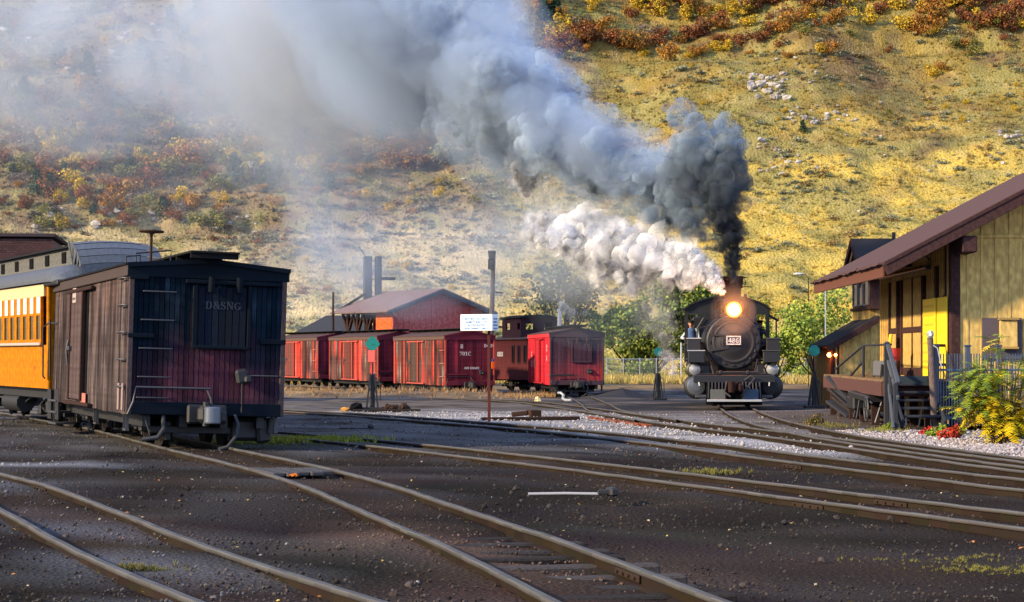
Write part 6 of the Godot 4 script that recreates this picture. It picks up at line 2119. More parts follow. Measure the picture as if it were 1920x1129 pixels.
		obj("frame", dt, M.trim, dr)
	var tk := Mb.new()
	tk.tube([Vector3(-0.16, 3.34, -1.9), Vector3(-0.16, 3.34, -8.2)], 0.05, 8)
	for k in 10: tk.box(Vector3(-0.1, 3.36, -2.2 - 0.64 * k), Vector3(0.14, 0.1, 0.06))
	obj("door_track", tk, M.loco, t)
	# shaded lamps on goosenecks, conduit
	for z in [-2.2, -4.6, -6.4, -8.3]:
		var lm := Mb.new()
		lm.tube([Vector3(-0.02, 3.50, z), Vector3(-0.30, 3.72, z), Vector3(-0.55, 3.70, z), Vector3(-0.60, 3.52, z)], 0.016, 6)
		lm.lathe([Vector2(0.20, -0.14), Vector2(0.17, -0.11), Vector2(0.06, 0.0), Vector2(0.045, 0.06), Vector2(0.0, 0.07)], Transform3D(Basis(), Vector3(-0.60, 3.50, z)), 14)
		part("wall_lamp", lm, M.loco, t)
	var cd := Mb.new()
	cd.tube([Vector3(-0.05, 3.75, -0.45), Vector3(-0.05, 2.70, -0.45), Vector3(-0.05, 2.68, -0.65)], 0.02, 6)
	cd.box(Vector3(-0.04, 3.0, -1.5), Vector3(0.06, 0.7, 0.22), Basis(), 0.01)
	obj("conduit", cd, M.trim, t)
	# bright yellow hoarding sheets at the corner
	for q in [[-0.16, -1.25, 0.0], [-1.26, -2.72, 0.03]]:
		var y := Mb.new()
		y.box(Vector3(-0.07 - q[2], 1.80, (q[0] + q[1]) / 2), Vector3(0.03, 1.72, q[0] - q[1] - 0.02), Basis(), 0.005)
		var sh := part("yellow_sheet", y, M.bright_yellow, t)
		if q[2] > 0:
			var li := Mb.new()
			for r in 7:
				var zz := -1.45
				while zz > -2.6:
					var wl := rng.randf_range(0.06, 0.2)
					li.box(Vector3(-0.118, 2.5 - 0.2 * r, zz - wl / 2), Vector3(0.004, 0.05, wl))
					zz -= wl + 0.05
			obj("print", li, mat(0.75, 0.42, 0.01, 0.6), sh)
	# the dock
	var d := thing("loading_dock", "brown wooden loading dock along the freight house", "dock", Vector3(0, 0, 0))
	var dy := 0.93
	for i in 62:
		var dd := 41.95 + 0.19 * (i + 0.5)
		var x0 := 7.66 + (dd - 42.0) * 0.052
		var x1 := 9.10 + (dd - 42.0) * 0.021
		var b := Mb.new()
		var g2 := rng.randf_range(0.75, 1.2)
		b.col = Color(g2, g2, g2)
		b.box(Vector3((x0 + x1) / 2, dy - 0.025 + rng.randf_range(-0.004, 0.004), -dd), Vector3(x1 - x0, 0.05, 0.182), Basis(), 0.006)
		part("plank", b, M.deck, d)
	var fa := Mb.new()
	fa.bar(Vector3(7.69, dy - 0.20, -42.0), Vector3(8.30, dy - 0.20, -53.7), 0.10, 0.30, 0.012)
	fa.bar(Vector3(7.69, dy - 0.20, -42.02), Vector3(9.1, dy - 0.20, -42.02), 0.08, 0.30, 0.012)
	obj("edge_beam", fa, grain(mat(0.17, 0.085, 0.075, 0.9), M.plank.albedo_texture, Vector3(3, 3, 0.6)), d)
	for k in 6:
		var dd := 42.4 + 2.1 * k
		for xx in [7.85, 8.7]:
			var ps := Mb.new()
			ps.box(Vector3(xx + (dd - 42) * 0.05, (dy - 0.3) / 2 - 0.1, -dd), Vector3(0.16, dy - 0.2, 0.16))
			part("support_post", ps, M.timber, d)
	var ra := Mb.new()
	ra.tube([Vector3(8.15, dy, -47.0), Vector3(8.15, 1.66, -47.0)], 0.035, 6)
	ra.tube([Vector3(8.15, 1.66, -47.0), Vector3(8.24, 1.08, -51.6)], 0.028, 6)
	ra.tube([Vector3(8.15, 1.30, -47.0), Vector3(8.22, dy, -49.2)], 0.028, 6)
	ra.tube([Vector3(7.86, 1.66, -42.0), Vector3(8.15, 1.66, -47.0)], 0.022, 6)
	obj("railing", ra, M.stair, d)
	var rr := Mb.new()
	rr.tube([Vector3(8.66, dy - 0.4, -42.0), Vector3(8.66, 1.68, -42.0)], 0.04, 6)
	rr.tube([Vector3(8.66, 1.64, -42.0), Vector3(9.08, 1.64, -42.3)], 0.03, 6)
	rr.tube([Vector3(8.66, 1.24, -42.0), Vector3(9.08, 1.24, -42.3)], 0.03, 6)
	obj("corner_railing", rr, M.trim, d)
	# the stairs
	var st := thing("wooden_stairs", "dark blue grey wooden stairs climbing to the loading dock", "stairs", Vector3(0, 0, 0))
	for k in 5:
		var m := Mb.new()
		m.box(Vector3(8.22, dy - 0.10 - 0.155 * k, -41.85 + 0.27 * k), Vector3(0.74, 0.05, 0.28), Basis(), 0.008)
		part("tread", m, M.stair, st)
	var ri := Mb.new()
	ri.box(Vector3(8.22, dy - 0.02, -41.90), Vector3(0.76, 0.20, 0.05), Basis(), 0.008)
	obj("riser", ri, mat(0.035, 0.05, 0.062, 0.8), st)
	for xx in [7.80, 8.64]:
		var m := Mb.new()
		m.bar(Vector3(xx, dy - 0.02, -41.92), Vector3(xx, 0.02, -40.45), 0.06, 0.26, 0.01)
		part("stringer", m, M.stair, st)
	for q in [[7.74, 41.9, 1.70], [7.63, 40.3, 0.88], [7.70, 41.1, 1.0], [8.70, 41.9, 1.0]]:
		var m := Mb.new()
		m.box(Vector3(q[0], q[2] / 2 - 0.03, -q[1]), Vector3(0.09, q[2] + 0.06, 0.09), Basis(), 0.01)
		part("rail_post", m, M.stair, st)
	var hr := Mb.new()
	hr.bar(Vector3(7.78, 1.70, -42.0), Vector3(7.66, 0.90, -40.2), 0.09, 0.06, 0.012)
	hr.bar(Vector3(7.78, 1.36, -42.0), Vector3(7.66, 0.58, -40.2), 0.06, 0.08, 0.012)
	obj("handrail", hr, mat(0.075, 0.085, 0.10, 0.7), st)
	var skirt := Mb.new()
	skirt.bar(Vector3(7.70, 0.80, -41.4), Vector3(7.56, -0.04, -40.15), 0.05, 0.15, 0.01)
	obj("side_board", skirt, mat(0.07, 0.08, 0.095, 0.75), st)
	# blue picket fence
	var f := thing("picket_fence", "blue metal picket fence in front of the freight house gable", "fence", Vector3(8.56, 0, -41.0))
	for i in 75:
		var m := Mb.new()
		m.box(Vector3(0.06 + 0.056 * i, 0.74, 0), Vector3(0.020, 1.46, 0.020))
		part("picket", m, M.fence_blue, f)
	for y in [0.17, 1.14]:
		var m := Mb.new()
		m.box(Vector3(2.1, y, 0), Vector3(4.2, 0.045, 0.04), Basis(), 0.006)
		part("rail", m, M.fence_blue, f)
	for i in 7:
		var m := Mb.new()
		m.box(Vector3(0.03 + 0.63 * i, 0.80, -0.01), Vector3(0.10, 1.64, 0.10), Basis(), 0.01)
		m.box(Vector3(0.03 + 0.63 * i, 1.63, -0.01), Vector3(0.13, 0.035, 0.13), Basis(), 0.01)
		part("post", m, mat(0.035, 0.055, 0.095, 0.6), f)
	var rs := Mb.new()
	rs.box(Vector3(0.71, 0.92, 0.03), Vector3(0.17, 0.10, 0.012))
	var tagp := obj("small_red_sign", rs, mat(0.50, 0.02, 0.05, 0.6), f)
	var bars := Mb.new()
	for k in 4: bars.box(Vector3(0.65 + 0.04 * k, 0.92, 0.04), Vector3(0.016, 0.06, 0.004))
	obj("print", bars, M.white, tagp)
	# weathered post with a lamp
	var wp := thing("wooden_post", "weathered grey wooden post with a bright metal cap beside the stairs", "post", Vector3(8.44, 0, -40.9))
	var wm := Mb.new()
	wm.tube([Vector3(0.10, -0.1, 0), Vector3(0.05, 0.9, 0), Vector3(0.0, 1.80, 0)], [0.075, 0.07, 0.062], 9)
	obj("shaft", wm, M.pole_wood, wp)
	var wl := Mb.new()
	wl.blob(Vector3(0, 1.86, 0.02), Vector3(0.08, 0.075, 0.08), 0.25, 3)
	wl.tube([Vector3(0.02, 1.66, 0.03), Vector3(0.14, 1.58, 0.05), Vector3(0.22, 1.2, 0.06)], 0.016, 5)
	obj("metal_cap", wl, M.galv, wp)
	var p2 := Mb.new()
	p2.tube([Vector3(0, -0.1, 0), Vector3(0, 1.55, 0)], [0.06, 0.055], 8)
	tag(obj("wooden_post", p2, M.pole_wood, null, Vector3(8.72, 0, -41.6)), "short plain grey post just left of the blue fence corner", "post")
	# things on and under the dock
	var bn := thing("bench", "low grey bench on the loading dock beside the red bucket", "bench", Vector3(8.50, dy, -46.2))
	var bm := Mb.new()
	bm.box(Vector3(0, 0.20, 0), Vector3(0.34, 0.36, 0.8), Basis(Vector3.UP, 0.1), 0.03)
	obj("seat", bm, mat(0.12, 0.12, 0.13, 0.8), bn)
	for z in [-0.4, 0.4]:
		for x in [-0.17, 0.17]:
			var lg := Mb.new()
			lg.bar(Vector3(x * 0.8, 0.30, z), Vector3(x, 0, z * 1.1), 0.04, 0.04)
			part("leg", lg, M.iron, bn)
	var bu := Mb.new()
	bu.lathe([Vector2(0.0, 0.0), Vector2(0.11, 0.0), Vector2(0.15, 0.28), Vector2(0.16, 0.29), Vector2(0.14, 0.29), Vector2(0.10, 0.03)], Transform3D(), 16)
	tag(obj("bucket", bu, mat(0.42, 0.02, 0.03, 0.6), null, Vector3(8.72, dy + 0.38, -46.2)), "red bucket standing on the grey bench of the dock", "bucket")
	var br := thing("broom", "broom with a yellow head leaning by the freight door", "broom", Vector3(8.98, dy, -48.05))
	var bh := Mb.new()
	bh.tube([Vector3(-0.12, 0.02, 0), Vector3(-0.02, 0.72, 0)], 0.02, 6)
	obj("handle", bh, M.pole_wood, br)
	var bb := Mb.new()
	bb.box(Vector3(-0.01, 0.86, 0), Vector3(0.07, 0.30, 0.14), Basis(Vector3(0, 0, 1), -0.14), 0.02)
	obj("brush", bb, M.bright_yellow, br)
	var ct := thing("hand_cart", "black hand cart with spoked wheels stored under the dock", "cart", Vector3(8.02, 0.02, -43.8))
	var cm := Mb.new()
	cm.box(Vector3(-0.1, 0.50, -1.2), Vector3(0.5, 0.14, 2.6), Basis(Vector3.RIGHT, 0.03), 0.02)
	cm.box(Vector3(-0.1, 0.34, -2.2), Vector3(0.5, 0.3, 0.9), Basis(), 0.03)
	obj("bed", cm, M.loco, ct)
	for x in [-0.36, 0.2]:
		var wm2 := Mb.new()
		var ring := []
		for k in 19: ring.append(Vector3(x, 0.25 + 0.25 * sin(TAU * k / 18.0), 0.25 * cos(TAU * k / 18.0)))
		wm2.tube(ring, 0.022, 6, false)
		for k in 6: wm2.tube([Vector3(x, 0.25, 0), ring[k * 3]], 0.012, 5, false)
		part("wheel", wm2, M.iron_light, ct)
	var dr2 := Mb.new()
	dr2.tube([Vector3(-0.3, 0.42, 0.1), Vector3(-0.36, 0.40, 0.65)], 0.02, 6)
	dr2.tube([Vector3(-0.3, 0.45, -1.2), Vector3(-0.42, 0.02, -0.9)], 0.018, 6)
	dr2.tube([Vector3(-0.2, 0.45, -1.9), Vector3(-0.3, 0.02, -2.0)], 0.018, 6)
	obj("draw_bar", dr2, M.iron_light, ct)
	var pl := thing("plank_stack", "stack of dark planks lying under the far end of the dock", "planks", Vector3(8.5, 0.0, -50.5))
	for k in 7:
		var m := Mb.new()
		m.box(Vector3(-0.3 + 0.1 * (k % 3), 0.10 + 0.09 * k, 0.3 * (k % 2)), Vector3(0.28, 0.07, 3.2), Basis(Vector3.RIGHT, 0.09 + 0.01 * k), 0.008)
		part("plank", m, M.loco if k % 2 else M.stair, pl)
	var pipe_labels := ["bright pipe leaning under the stairs, left one", "bright pipe leaning under the stairs, right one", "pale stick leaning under the dock edge"]
	for k in 3:
		var q: Array = [[Vector3(8.02, 0.0, -41.2), Vector3(8.06, 0.45, -41.5)], [Vector3(8.25, 0.0, -41.1), Vector3(8.42, 0.5, -41.5)], [Vector3(7.74, 0.0, -43.2), Vector3(7.95, 0.42, -43.6)]][k]
		var m := Mb.new()
		m.tube([q[0], q[1]], 0.014, 6)
		tag(obj("pipe", m, M.galv, null), pipe_labels[k], "pipe")
	var blk := Mb.new()
	blk.box(Vector3(0, 0.19, 0), Vector3(1.4, 0.40, 0.5), Basis(), 0.03)
	tag(obj("concrete_block", blk, M.concrete, null, Vector3(9.42, 0.0, -35.2)), "pale concrete block at the right edge behind the yellow shrub", "concrete block")

# ---------------------------------------------------------------- signal house behind
func build_signal_house() -> void:
	var t := thing("signal_house", "small yellow house with a lean-to and bay window beyond the dock", "building", Vector3(10.36, -0.24, -65.6))
	# lean-to: left wall, front wall, sloping roof
	var n := 14
	for i in n:
		var b := Mb.new()
		var g := rng.randf_range(0.7, 0.85)
		b.col = Color(g, g * 0.95, g)
		b.box(Vector3(0.02, 0.99, -0.28 - 3.2 * (i + 0.5) / n), Vector3(0.04, 1.98, 3.2 / n - 0.012), Basis(), 0.006)
		part("board", b, M.depot_side, t)
	var fw2 := Mb.new()
	fw2.prism([Vector2(0.24, 0), Vector2(1.86, 0), Vector2(1.86, 3.35), Vector2(1.42, 3.35), Vector2(1.42, 2.80), Vector2(0.24, 2.16)], -0.12, 0.0)
	obj("front_wall", fw2, M.depot, t)
	for i in 6:
		var x := 0.36 + 0.30 * i
		var b := Mb.new()
		var top := 2.16 + (x - 0.24) * 0.54
		b.box(Vector3(x, top / 2, 0.012), Vector3(0.035, top, 0.024))
		part("batten", b, M.depot, t)
	var dj := Mb.new()
	dj.box(Vector3(0.06, 0.99, -0.12), Vector3(0.12, 1.98, 0.30), Basis(), 0.01)
	dj.box(Vector3(0.2, 1.05, -0.02), Vector3(0.07, 2.1, 0.06), Basis(), 0.01)
	var door := obj("door_frame", dj, M.trim, t)
	var pn := Mb.new()
	for k in 3: pn.box(Vector3(0.125, 0.55 + 0.5 * k, 0.034), Vector3(0.05, 0.36, 0.02))
	obj("door_pane", pn, M.depot, door)
	var rf := Mb.new()
	rf.bar(Vector3(-0.24, 1.93, -1.5), Vector3(1.46, 2.92, -1.5), 3.9, 0.10, 0.02)
	obj("lean_to_roof", rf, M.shingle, t)
	var fc := Mb.new()
	fc.bar(Vector3(-0.20, 1.86, 0.44), Vector3(1.46, 2.83, 0.44), 0.05, 0.17, 0.008)
	obj("roof_edge", fc, M.trim, t)
	# tall part with the bay window
	var tw := Mb.new()
	tw.box(Vector3(3.2, 2.2, -1.8), Vector3(3.9, 4.4, 3.2))
	obj("tower_wall", tw, M.depot, t)
	for i in 10:
		var b := Mb.new()
		b.box(Vector3(1.238, 3.05, -0.3 - 0.33 * i), Vector3(0.03, 0.62, 0.05))
		part("batten", b, M.depot_side, t)
	var by := Mb.new()
	by.box(Vector3(1.45, 3.74, -1.6), Vector3(0.42, 1.06, 3.6), Basis(), 0.01)
	by.box(Vector3(1.42, 3.20, -1.6), Vector3(0.52, 0.09, 3.75), Basis(), 0.01)
	var bay := obj("bay_window", by, M.trim, t)
	for k in 3:
		var w := Mb.new()
		w.box(Vector3(1.228, 3.78, -0.55 - 1.05 * k), Vector3(0.03, 0.90, 0.86))
		var pane := part("pane", w, M.glass, bay)
		var mu := Mb.new()
		for z in [-0.46, 0.46]: mu.box(Vector3(1.205, 3.78, -0.55 - 1.05 * k + z), Vector3(0.05, 0.94, 0.06))
		mu.box(Vector3(1.205, 3.32, -0.55 - 1.05 * k), Vector3(0.05, 0.05, 0.9))
		part("window_frame", mu, mat(0.22, 0.17, 0.15, 0.7), bay)
	var mt := Mb.new()
	mt.box(Vector3(1.62, 3.9, 0.215), Vector3(0.06, 0.6, 0.03))
	obj("meter", mt, M.galv, bay)
	# gable roof with its ridge running right, bargeboards facing left
	var rz := -1.6
	for s in [-1.0, 1.0]:
		var r := Mb.new()
		r.bar(Vector3(3.1, 5.50, rz), Vector3(3.1, 4.12, rz + s * 2.15), 4.4, 0.10)
		part("roof", r, M.shingle, t)
		var b := Mb.new()
		b.bar(Vector3(0.88, 5.44, rz), Vector3(0.88, 4.05, rz + s * 2.15), 0.06, 0.20, 0.01, Vector3.UP)
		part("bargeboard", b, M.trim, t)
		var b2 := Mb.new()
		b2.bar(Vector3(0.98, 5.26, rz), Vector3(0.98, 4.0, rz + s * 1.95), 0.05, 0.08, 0.01, Vector3.UP)
		part("bargeboard", b2, mat(0.34, 0.25, 0.18, 0.8), t)
	var gg := Mb.new()
	gg.prism([Vector2(-1.6, 4.3), Vector2(1.6, 4.3), Vector2(0, 5.38)], 0.0, 0.1, Transform3D(Basis(Vector3.UP, -PI / 2), Vector3(1.40, 0, rz)))
	obj("gable", gg, M.depot_side, t)
	var vt := Mb.new()
	vt.tube([Vector3(2.3, 5.45, rz), Vector3(2.3, 5.75, rz)], 0.06, 8)
	obj("vent_pipe", vt, M.iron, t)
	# lamp by the door, lit
	var lp := Mb.new()
	lp.blob(Vector3(-0.06, 1.68, -0.18), Vector3(0.075, 0.075, 0.075), 0.0, 1, false, 6, 10)
	var lm := mat(1, 0.7, 0.4, 0.4)
	lm.emission_enabled = true
	lm.emission = Color(1.0, 0.62, 0.30)
	lm.emission_energy_multiplier = 7.0
	var fx := Mb.new()
	fx.box(Vector3(0.01, 1.70, -0.18), Vector3(0.06, 0.10, 0.12), Basis(), 0.01)
	fx.tube([Vector3(0.1, 1.68, 0.06), Vector3(0.02, 1.68, 0.10)], 0.03, 8)
	var fix := obj("wall_lamp", fx, M.loco, t)
	obj("lamp_bulb", lp, lm, fix)
	var l2 := Mb.new()
	l2.blob(Vector3(0.10, 1.68, 0.10), Vector3(0.05, 0.05, 0.05), 0.0, 1, false, 6, 10)
	obj("lamp_bulb", l2, lm, fix)
	var ol := OmniLight3D.new()
	ol.name = "wall_lamp_light"
	ol.light_color = Color(1.0, 0.45, 0.12)
	ol.light_energy = 0.22
	ol.light_size = 0.06
	ol.omni_range = 15.0
	ol.omni_attenuation = 2.0
	ol.shadow_enabled = true
	t.add_child(ol)
	ol.position = Vector3(-0.2, 1.68, 0.02)

# ---------------------------------------------------------------- red shed, coal tipple, hut
func build_shed() -> void:
	var D := 126.0
	var g := -0.5
	var t := thing("red_shed", "red shed with a brown gable roof and an open timbered lean-to, behind the red boxcars", "shed", Vector3(-7.4, g, -D))
	# local: near corner at origin, gable along +x at z = 0, side running back along -z
	t.rotation.y = deg_to_rad(33.0)
	var GW := 6.6
	var eh := 4.85
	var ap := 6.0
	var SD := 2.1
	var LD := 6.4
	var gb := Mb.new()
	gb.prism([Vector2(0, 0), Vector2(GW, 0), Vector2(GW, eh), Vector2(GW / 2, ap), Vector2(0, eh)], -0.15, 0.0)
	obj("gable_wall", gb, M.shed_red, t)
	for i in 16:
		var x := 0.4 + i * 0.4
		var top := eh + (ap - eh) * (1.0 - absf(x - GW / 2) / (GW / 2)) - 0.05
		if x > GW - 0.1: break
		var b := Mb.new()
		b.box(Vector3(x, top / 2, 0.012), Vector3(0.06, top, 0.024))
		part("batten", b, M.shed_red, t)
	var sd := Mb.new()
	sd.box(Vector3(0.07, eh / 2, -SD / 2 - 0.08), Vector3(0.14, eh, SD))
	obj("side_wall", sd, M.shed_red_sunlit, t)
	var bk := Mb.new()
	bk.box(Vector3(GW - 0.07, eh / 2, -LD / 2), Vector3(0.14, eh, LD - 0.4))
	bk.box(Vector3(GW / 2 + 1.0, eh / 2, -LD + 0.1), Vector3(GW - 2.2, eh, 0.14))
	bk.box(Vector3(GW / 2, eh / 2, -SD - 0.1), Vector3(GW - 0.3, eh, 0.12))
	obj("back_wall", bk, M.shed_red, t)
	for s in [0, 1]:
		var r := Mb.new()
		var a := Vector3(-0.75, eh - 0.30, 0) if s == 0 else Vector3(GW + 0.75, eh - 0.30, 0)
		r.bar(a + Vector3(0, 0.06, -LD / 2), Vector3(GW / 2, ap + 0.06, -LD / 2), LD + 1.2, 0.12, 0.02)
		part("roof", r, M.shed_roof, t)
		var rk := Mb.new()
		rk.bar(a + Vector3(0, -0.07, 0.56), Vector3(GW / 2, ap - 0.06, 0.56), 0.05, 0.22, 0.01)
		part("rake_board", rk, M.steel_blue, t)
	for z in [-3.4, -4.7, -6.0]:
		var p := Mb.new()
		p.box(Vector3(0.1, eh / 2 - 0.1, z), Vector3(0.22, eh - 0.2, 0.22), Basis(), 0.02)
		for s in [-1.0, 1.0]: p.bar(Vector3(0.1, eh - 1.5, z), Vector3(0.1, eh - 0.2, z + s * 0.75), 0.16, 0.16, 0.01)
		part("braced_post", p, M.timber, t)
	var dg := Mb.new()
	dg.bar(Vector3(0.3, 1.2, -5.8), Vector3(0.3, eh - 0.5, -3.2), 0.2, 0.3, 0.01)
	dg.box(Vector3(0.1, eh - 0.2, -4.3), Vector3(0.24, 0.24, 4.4), Basis(), 0.01)
	obj("brace_beam", dg, M.timber, t)
	# coal tipple
	var tp := thing("coal_tipple", "tall blue grey steel coal tipple with a slanted boom, behind the red shed", "tipple", Vector3(-9.2, g, -133.0), 0.25)
	var legs := [[-0.28, 0.52, 0.55], [0.42, 0.40, 0.5]]
	for q in legs:
		var m := Mb.new()
		m.box(Vector3(q[0], 4.2, 0), Vector3(q[1], 8.4, q[2]), Basis(), 0.03)
		part("column", m, M.steel_blue, tp)
	for k in 7:
		var m := Mb.new()
		m.box(Vector3(0.05, 0.9 + 1.2 * k, 0.29), Vector3(1.08, 0.06, 0.05))
		part("band", m, M.slate, tp)
	var bm := Mb.new()
	bm.bar(Vector3(-0.4, 6.0, 0.3), Vector3(-2.7, 4.55, 0.6), 0.17, 0.17, 0.02)
	bm.bar(Vector3(-2.7, 4.58, 0.6), Vector3(-2.72, 4.3, 0.6), 0.12, 0.12)
	obj("boom", bm, M.iron, tp)
	var ar := Mb.new()
	ar.box(Vector3(1.05, 6.95, 0), Vector3(0.95, 0.2, 0.6), Basis(), 0.02)
	ar.box(Vector3(-0.85, 5.1, 0.3), Vector3(0.8, 0.22, 0.5), Basis(), 0.02)
	ar.tube([Vector3(-0.4, 8.35, 0), Vector3(-0.85, 9.0, 0)], 0.03, 5)
	obj("platform", ar, M.steel_blue, tp)
	var pl := Mb.new()
	pl.tube([Vector3(0, 0, 0), Vector3(0, 5.9, 0)], [0.09, 0.07], 8)
	tag(obj("pole", pl, M.timber, null, Vector3(-11.3, g, -128.0)), "thin dark pole left of the coal tipple's boom", "pole")
	var sp := Mb.new()
	sp.tube([Vector3(0, 0, 0), Vector3(0, 7.6, 0)], [0.10, 0.08], 8)
	tag(obj("pole", sp, M.timber, null, Vector3(-19.2, g, -150.0)), "brown pole on the slope above the dark boxcar's roof", "pole")
	# grey roofed hut
	var h := thing("grey_hut", "low hut with a dark grey hipped roof behind the left red boxcars", "hut", Vector3(-12.5, g, -142.0))
	var hr := Mb.new()
	var p := [Vector3(-2.5, 3.5, 2.2), Vector3(3.4, 3.5, 2.2), Vector3(3.4, 3.5, -2.2), Vector3(-2.5, 3.5, -2.2)]
	var r0 := Vector3(-0.5, 4.7, 0.0)
	var r1 := Vector3(1.6, 4.7, 0.0)
	hr.quad(p[0], p[1], r1, r0)
	hr.tri(p[1], p[2], r1)
	hr.quad(p[2], p[3], r0, r1)
	hr.tri(p[3], p[0], r0)
	hr.quad(p[3], p[2], p[1], p[0])
	obj("roof", hr, M.slate, h)
	var hw := Mb.new()
	hw.box(Vector3(0.45, 1.75, 0), Vector3(5.3, 3.49, 3.8))
	obj("wall", hw, M.timber, h)
	var tr := thing("white_trailer", "pale flat roofed trailer seen just right of the dark boxcar", "trailer", Vector3(-14.1, g, -131.0))
	var tm := Mb.new()
	tm.box(Vector3(0, 2.1, 0), Vector3(3.4, 1.9, 2.2), Basis(), 0.05)
	obj("body", tm, M.galv, tr)
	var tw := Mb.new()
	for k in 3: tw.box(Vector3(-1.0 + k, 2.4, 1.105), Vector3(0.6, 0.5, 0.02))
	obj("window", tw, M.glass, tr)
	for x in [-1.0, 1.0]:
		var w := part("wheel", M.wheel_mesh, M.wheel, tr)
		w.position = Vector3(x, 0.4, 0.8)
		w.rotation.y = PI / 2

# ---------------------------------------------------------------- signs, switch stands, odds and ends of the yard
func switch_stand(label: String, x: float, d: float, h: float, turn: float, round_: bool, red: bool) -> void:
	var y := ground_y(x, d)
	var t := thing("switch_stand", label, "switch stand", Vector3(x, y, -d), turn, "")
	var b := Mb.new()
	b.box(Vector3(0, 0.05, 0), Vector3(0.62, 0.10, 0.5), Basis(), 0.01)
	for s in [-1.0, 1.0]:
		for z in [-1.0, 1.0]: b.bar(Vector3(s * 0.17, 0.06, z * 0.14), Vector3(s * 0.055, h * 0.56, z * 0.05), 0.045, 0.045)
		for k in 4:
			var f := 0.15 + 0.22 * k
			b.bar(Vector3(s * lerpf(0.17, 0.055, f), h * 0.56 * f, -0.14 * (1 - f)), Vector3(s * lerpf(0.17, 0.055, f), h * 0.56 * f, 0.14 * (1 - f) + 0.02), 0.03, 0.03)
	b.box(Vector3(0, h * 0.28, 0.0), Vector3(0.15, h * 0.52, 0.08), Basis(), 0.02)
	b.tube([Vector3(0.08, h * 0.5, 0.05), Vector3(0.22, h * 0.42, 0.1), Vector3(0.24, h * 0.15, 0.1)], 0.018, 6)
	obj("base", b, M.iron, t)
	var m := Mb.new()
	m.tube([Vector3(0, h * 0.5, 0), Vector3(0, h, 0)], 0.022, 8)
	obj("mast", m, M.iron, t)
	var g := Mb.new()
	if round_:
		var poly := []
		for k in 8: poly.append(Vector2(0.19 * cos(TAU * (k + 0.5) / 8.0), h + 0.19 * sin(TAU * (k + 0.5) / 8.0)))
		g.prism(poly, 0.02, 0.03)
	else:
		g.prism([Vector2(-0.23, h), Vector2(-0.06, h - 0.20), Vector2(0.06, h - 0.20), Vector2(0.23, h), Vector2(0.06, h + 0.22), Vector2(-0.06, h + 0.22)], 0.02, 0.03)
	g.tube([Vector3(0, h, 0.028), Vector3(0, h, 0.045)], 0.02, 8)
	obj("target", g, M.switch_green, t)
	if red:
		var r := Mb.new()
		r.box(Vector3(-0.02, h - 0.36, 0), Vector3(0.025, 0.34, 0.26), Basis(Vector3.UP, 0.85), 0.004)
		obj("red_target", r, M.switch_red, t)

func loose(called: String, label: String, category: String, mb: Mb, m: Material, x: float, d: float, lift := 0.0, turn := 0.0) -> MeshInstance3D:
	var o := obj(called, mb, m, null, Vector3(x, ground_y(x, d) + lift, -d))
	o.rotation.y = turn
	tag(o, label, category)
	return o

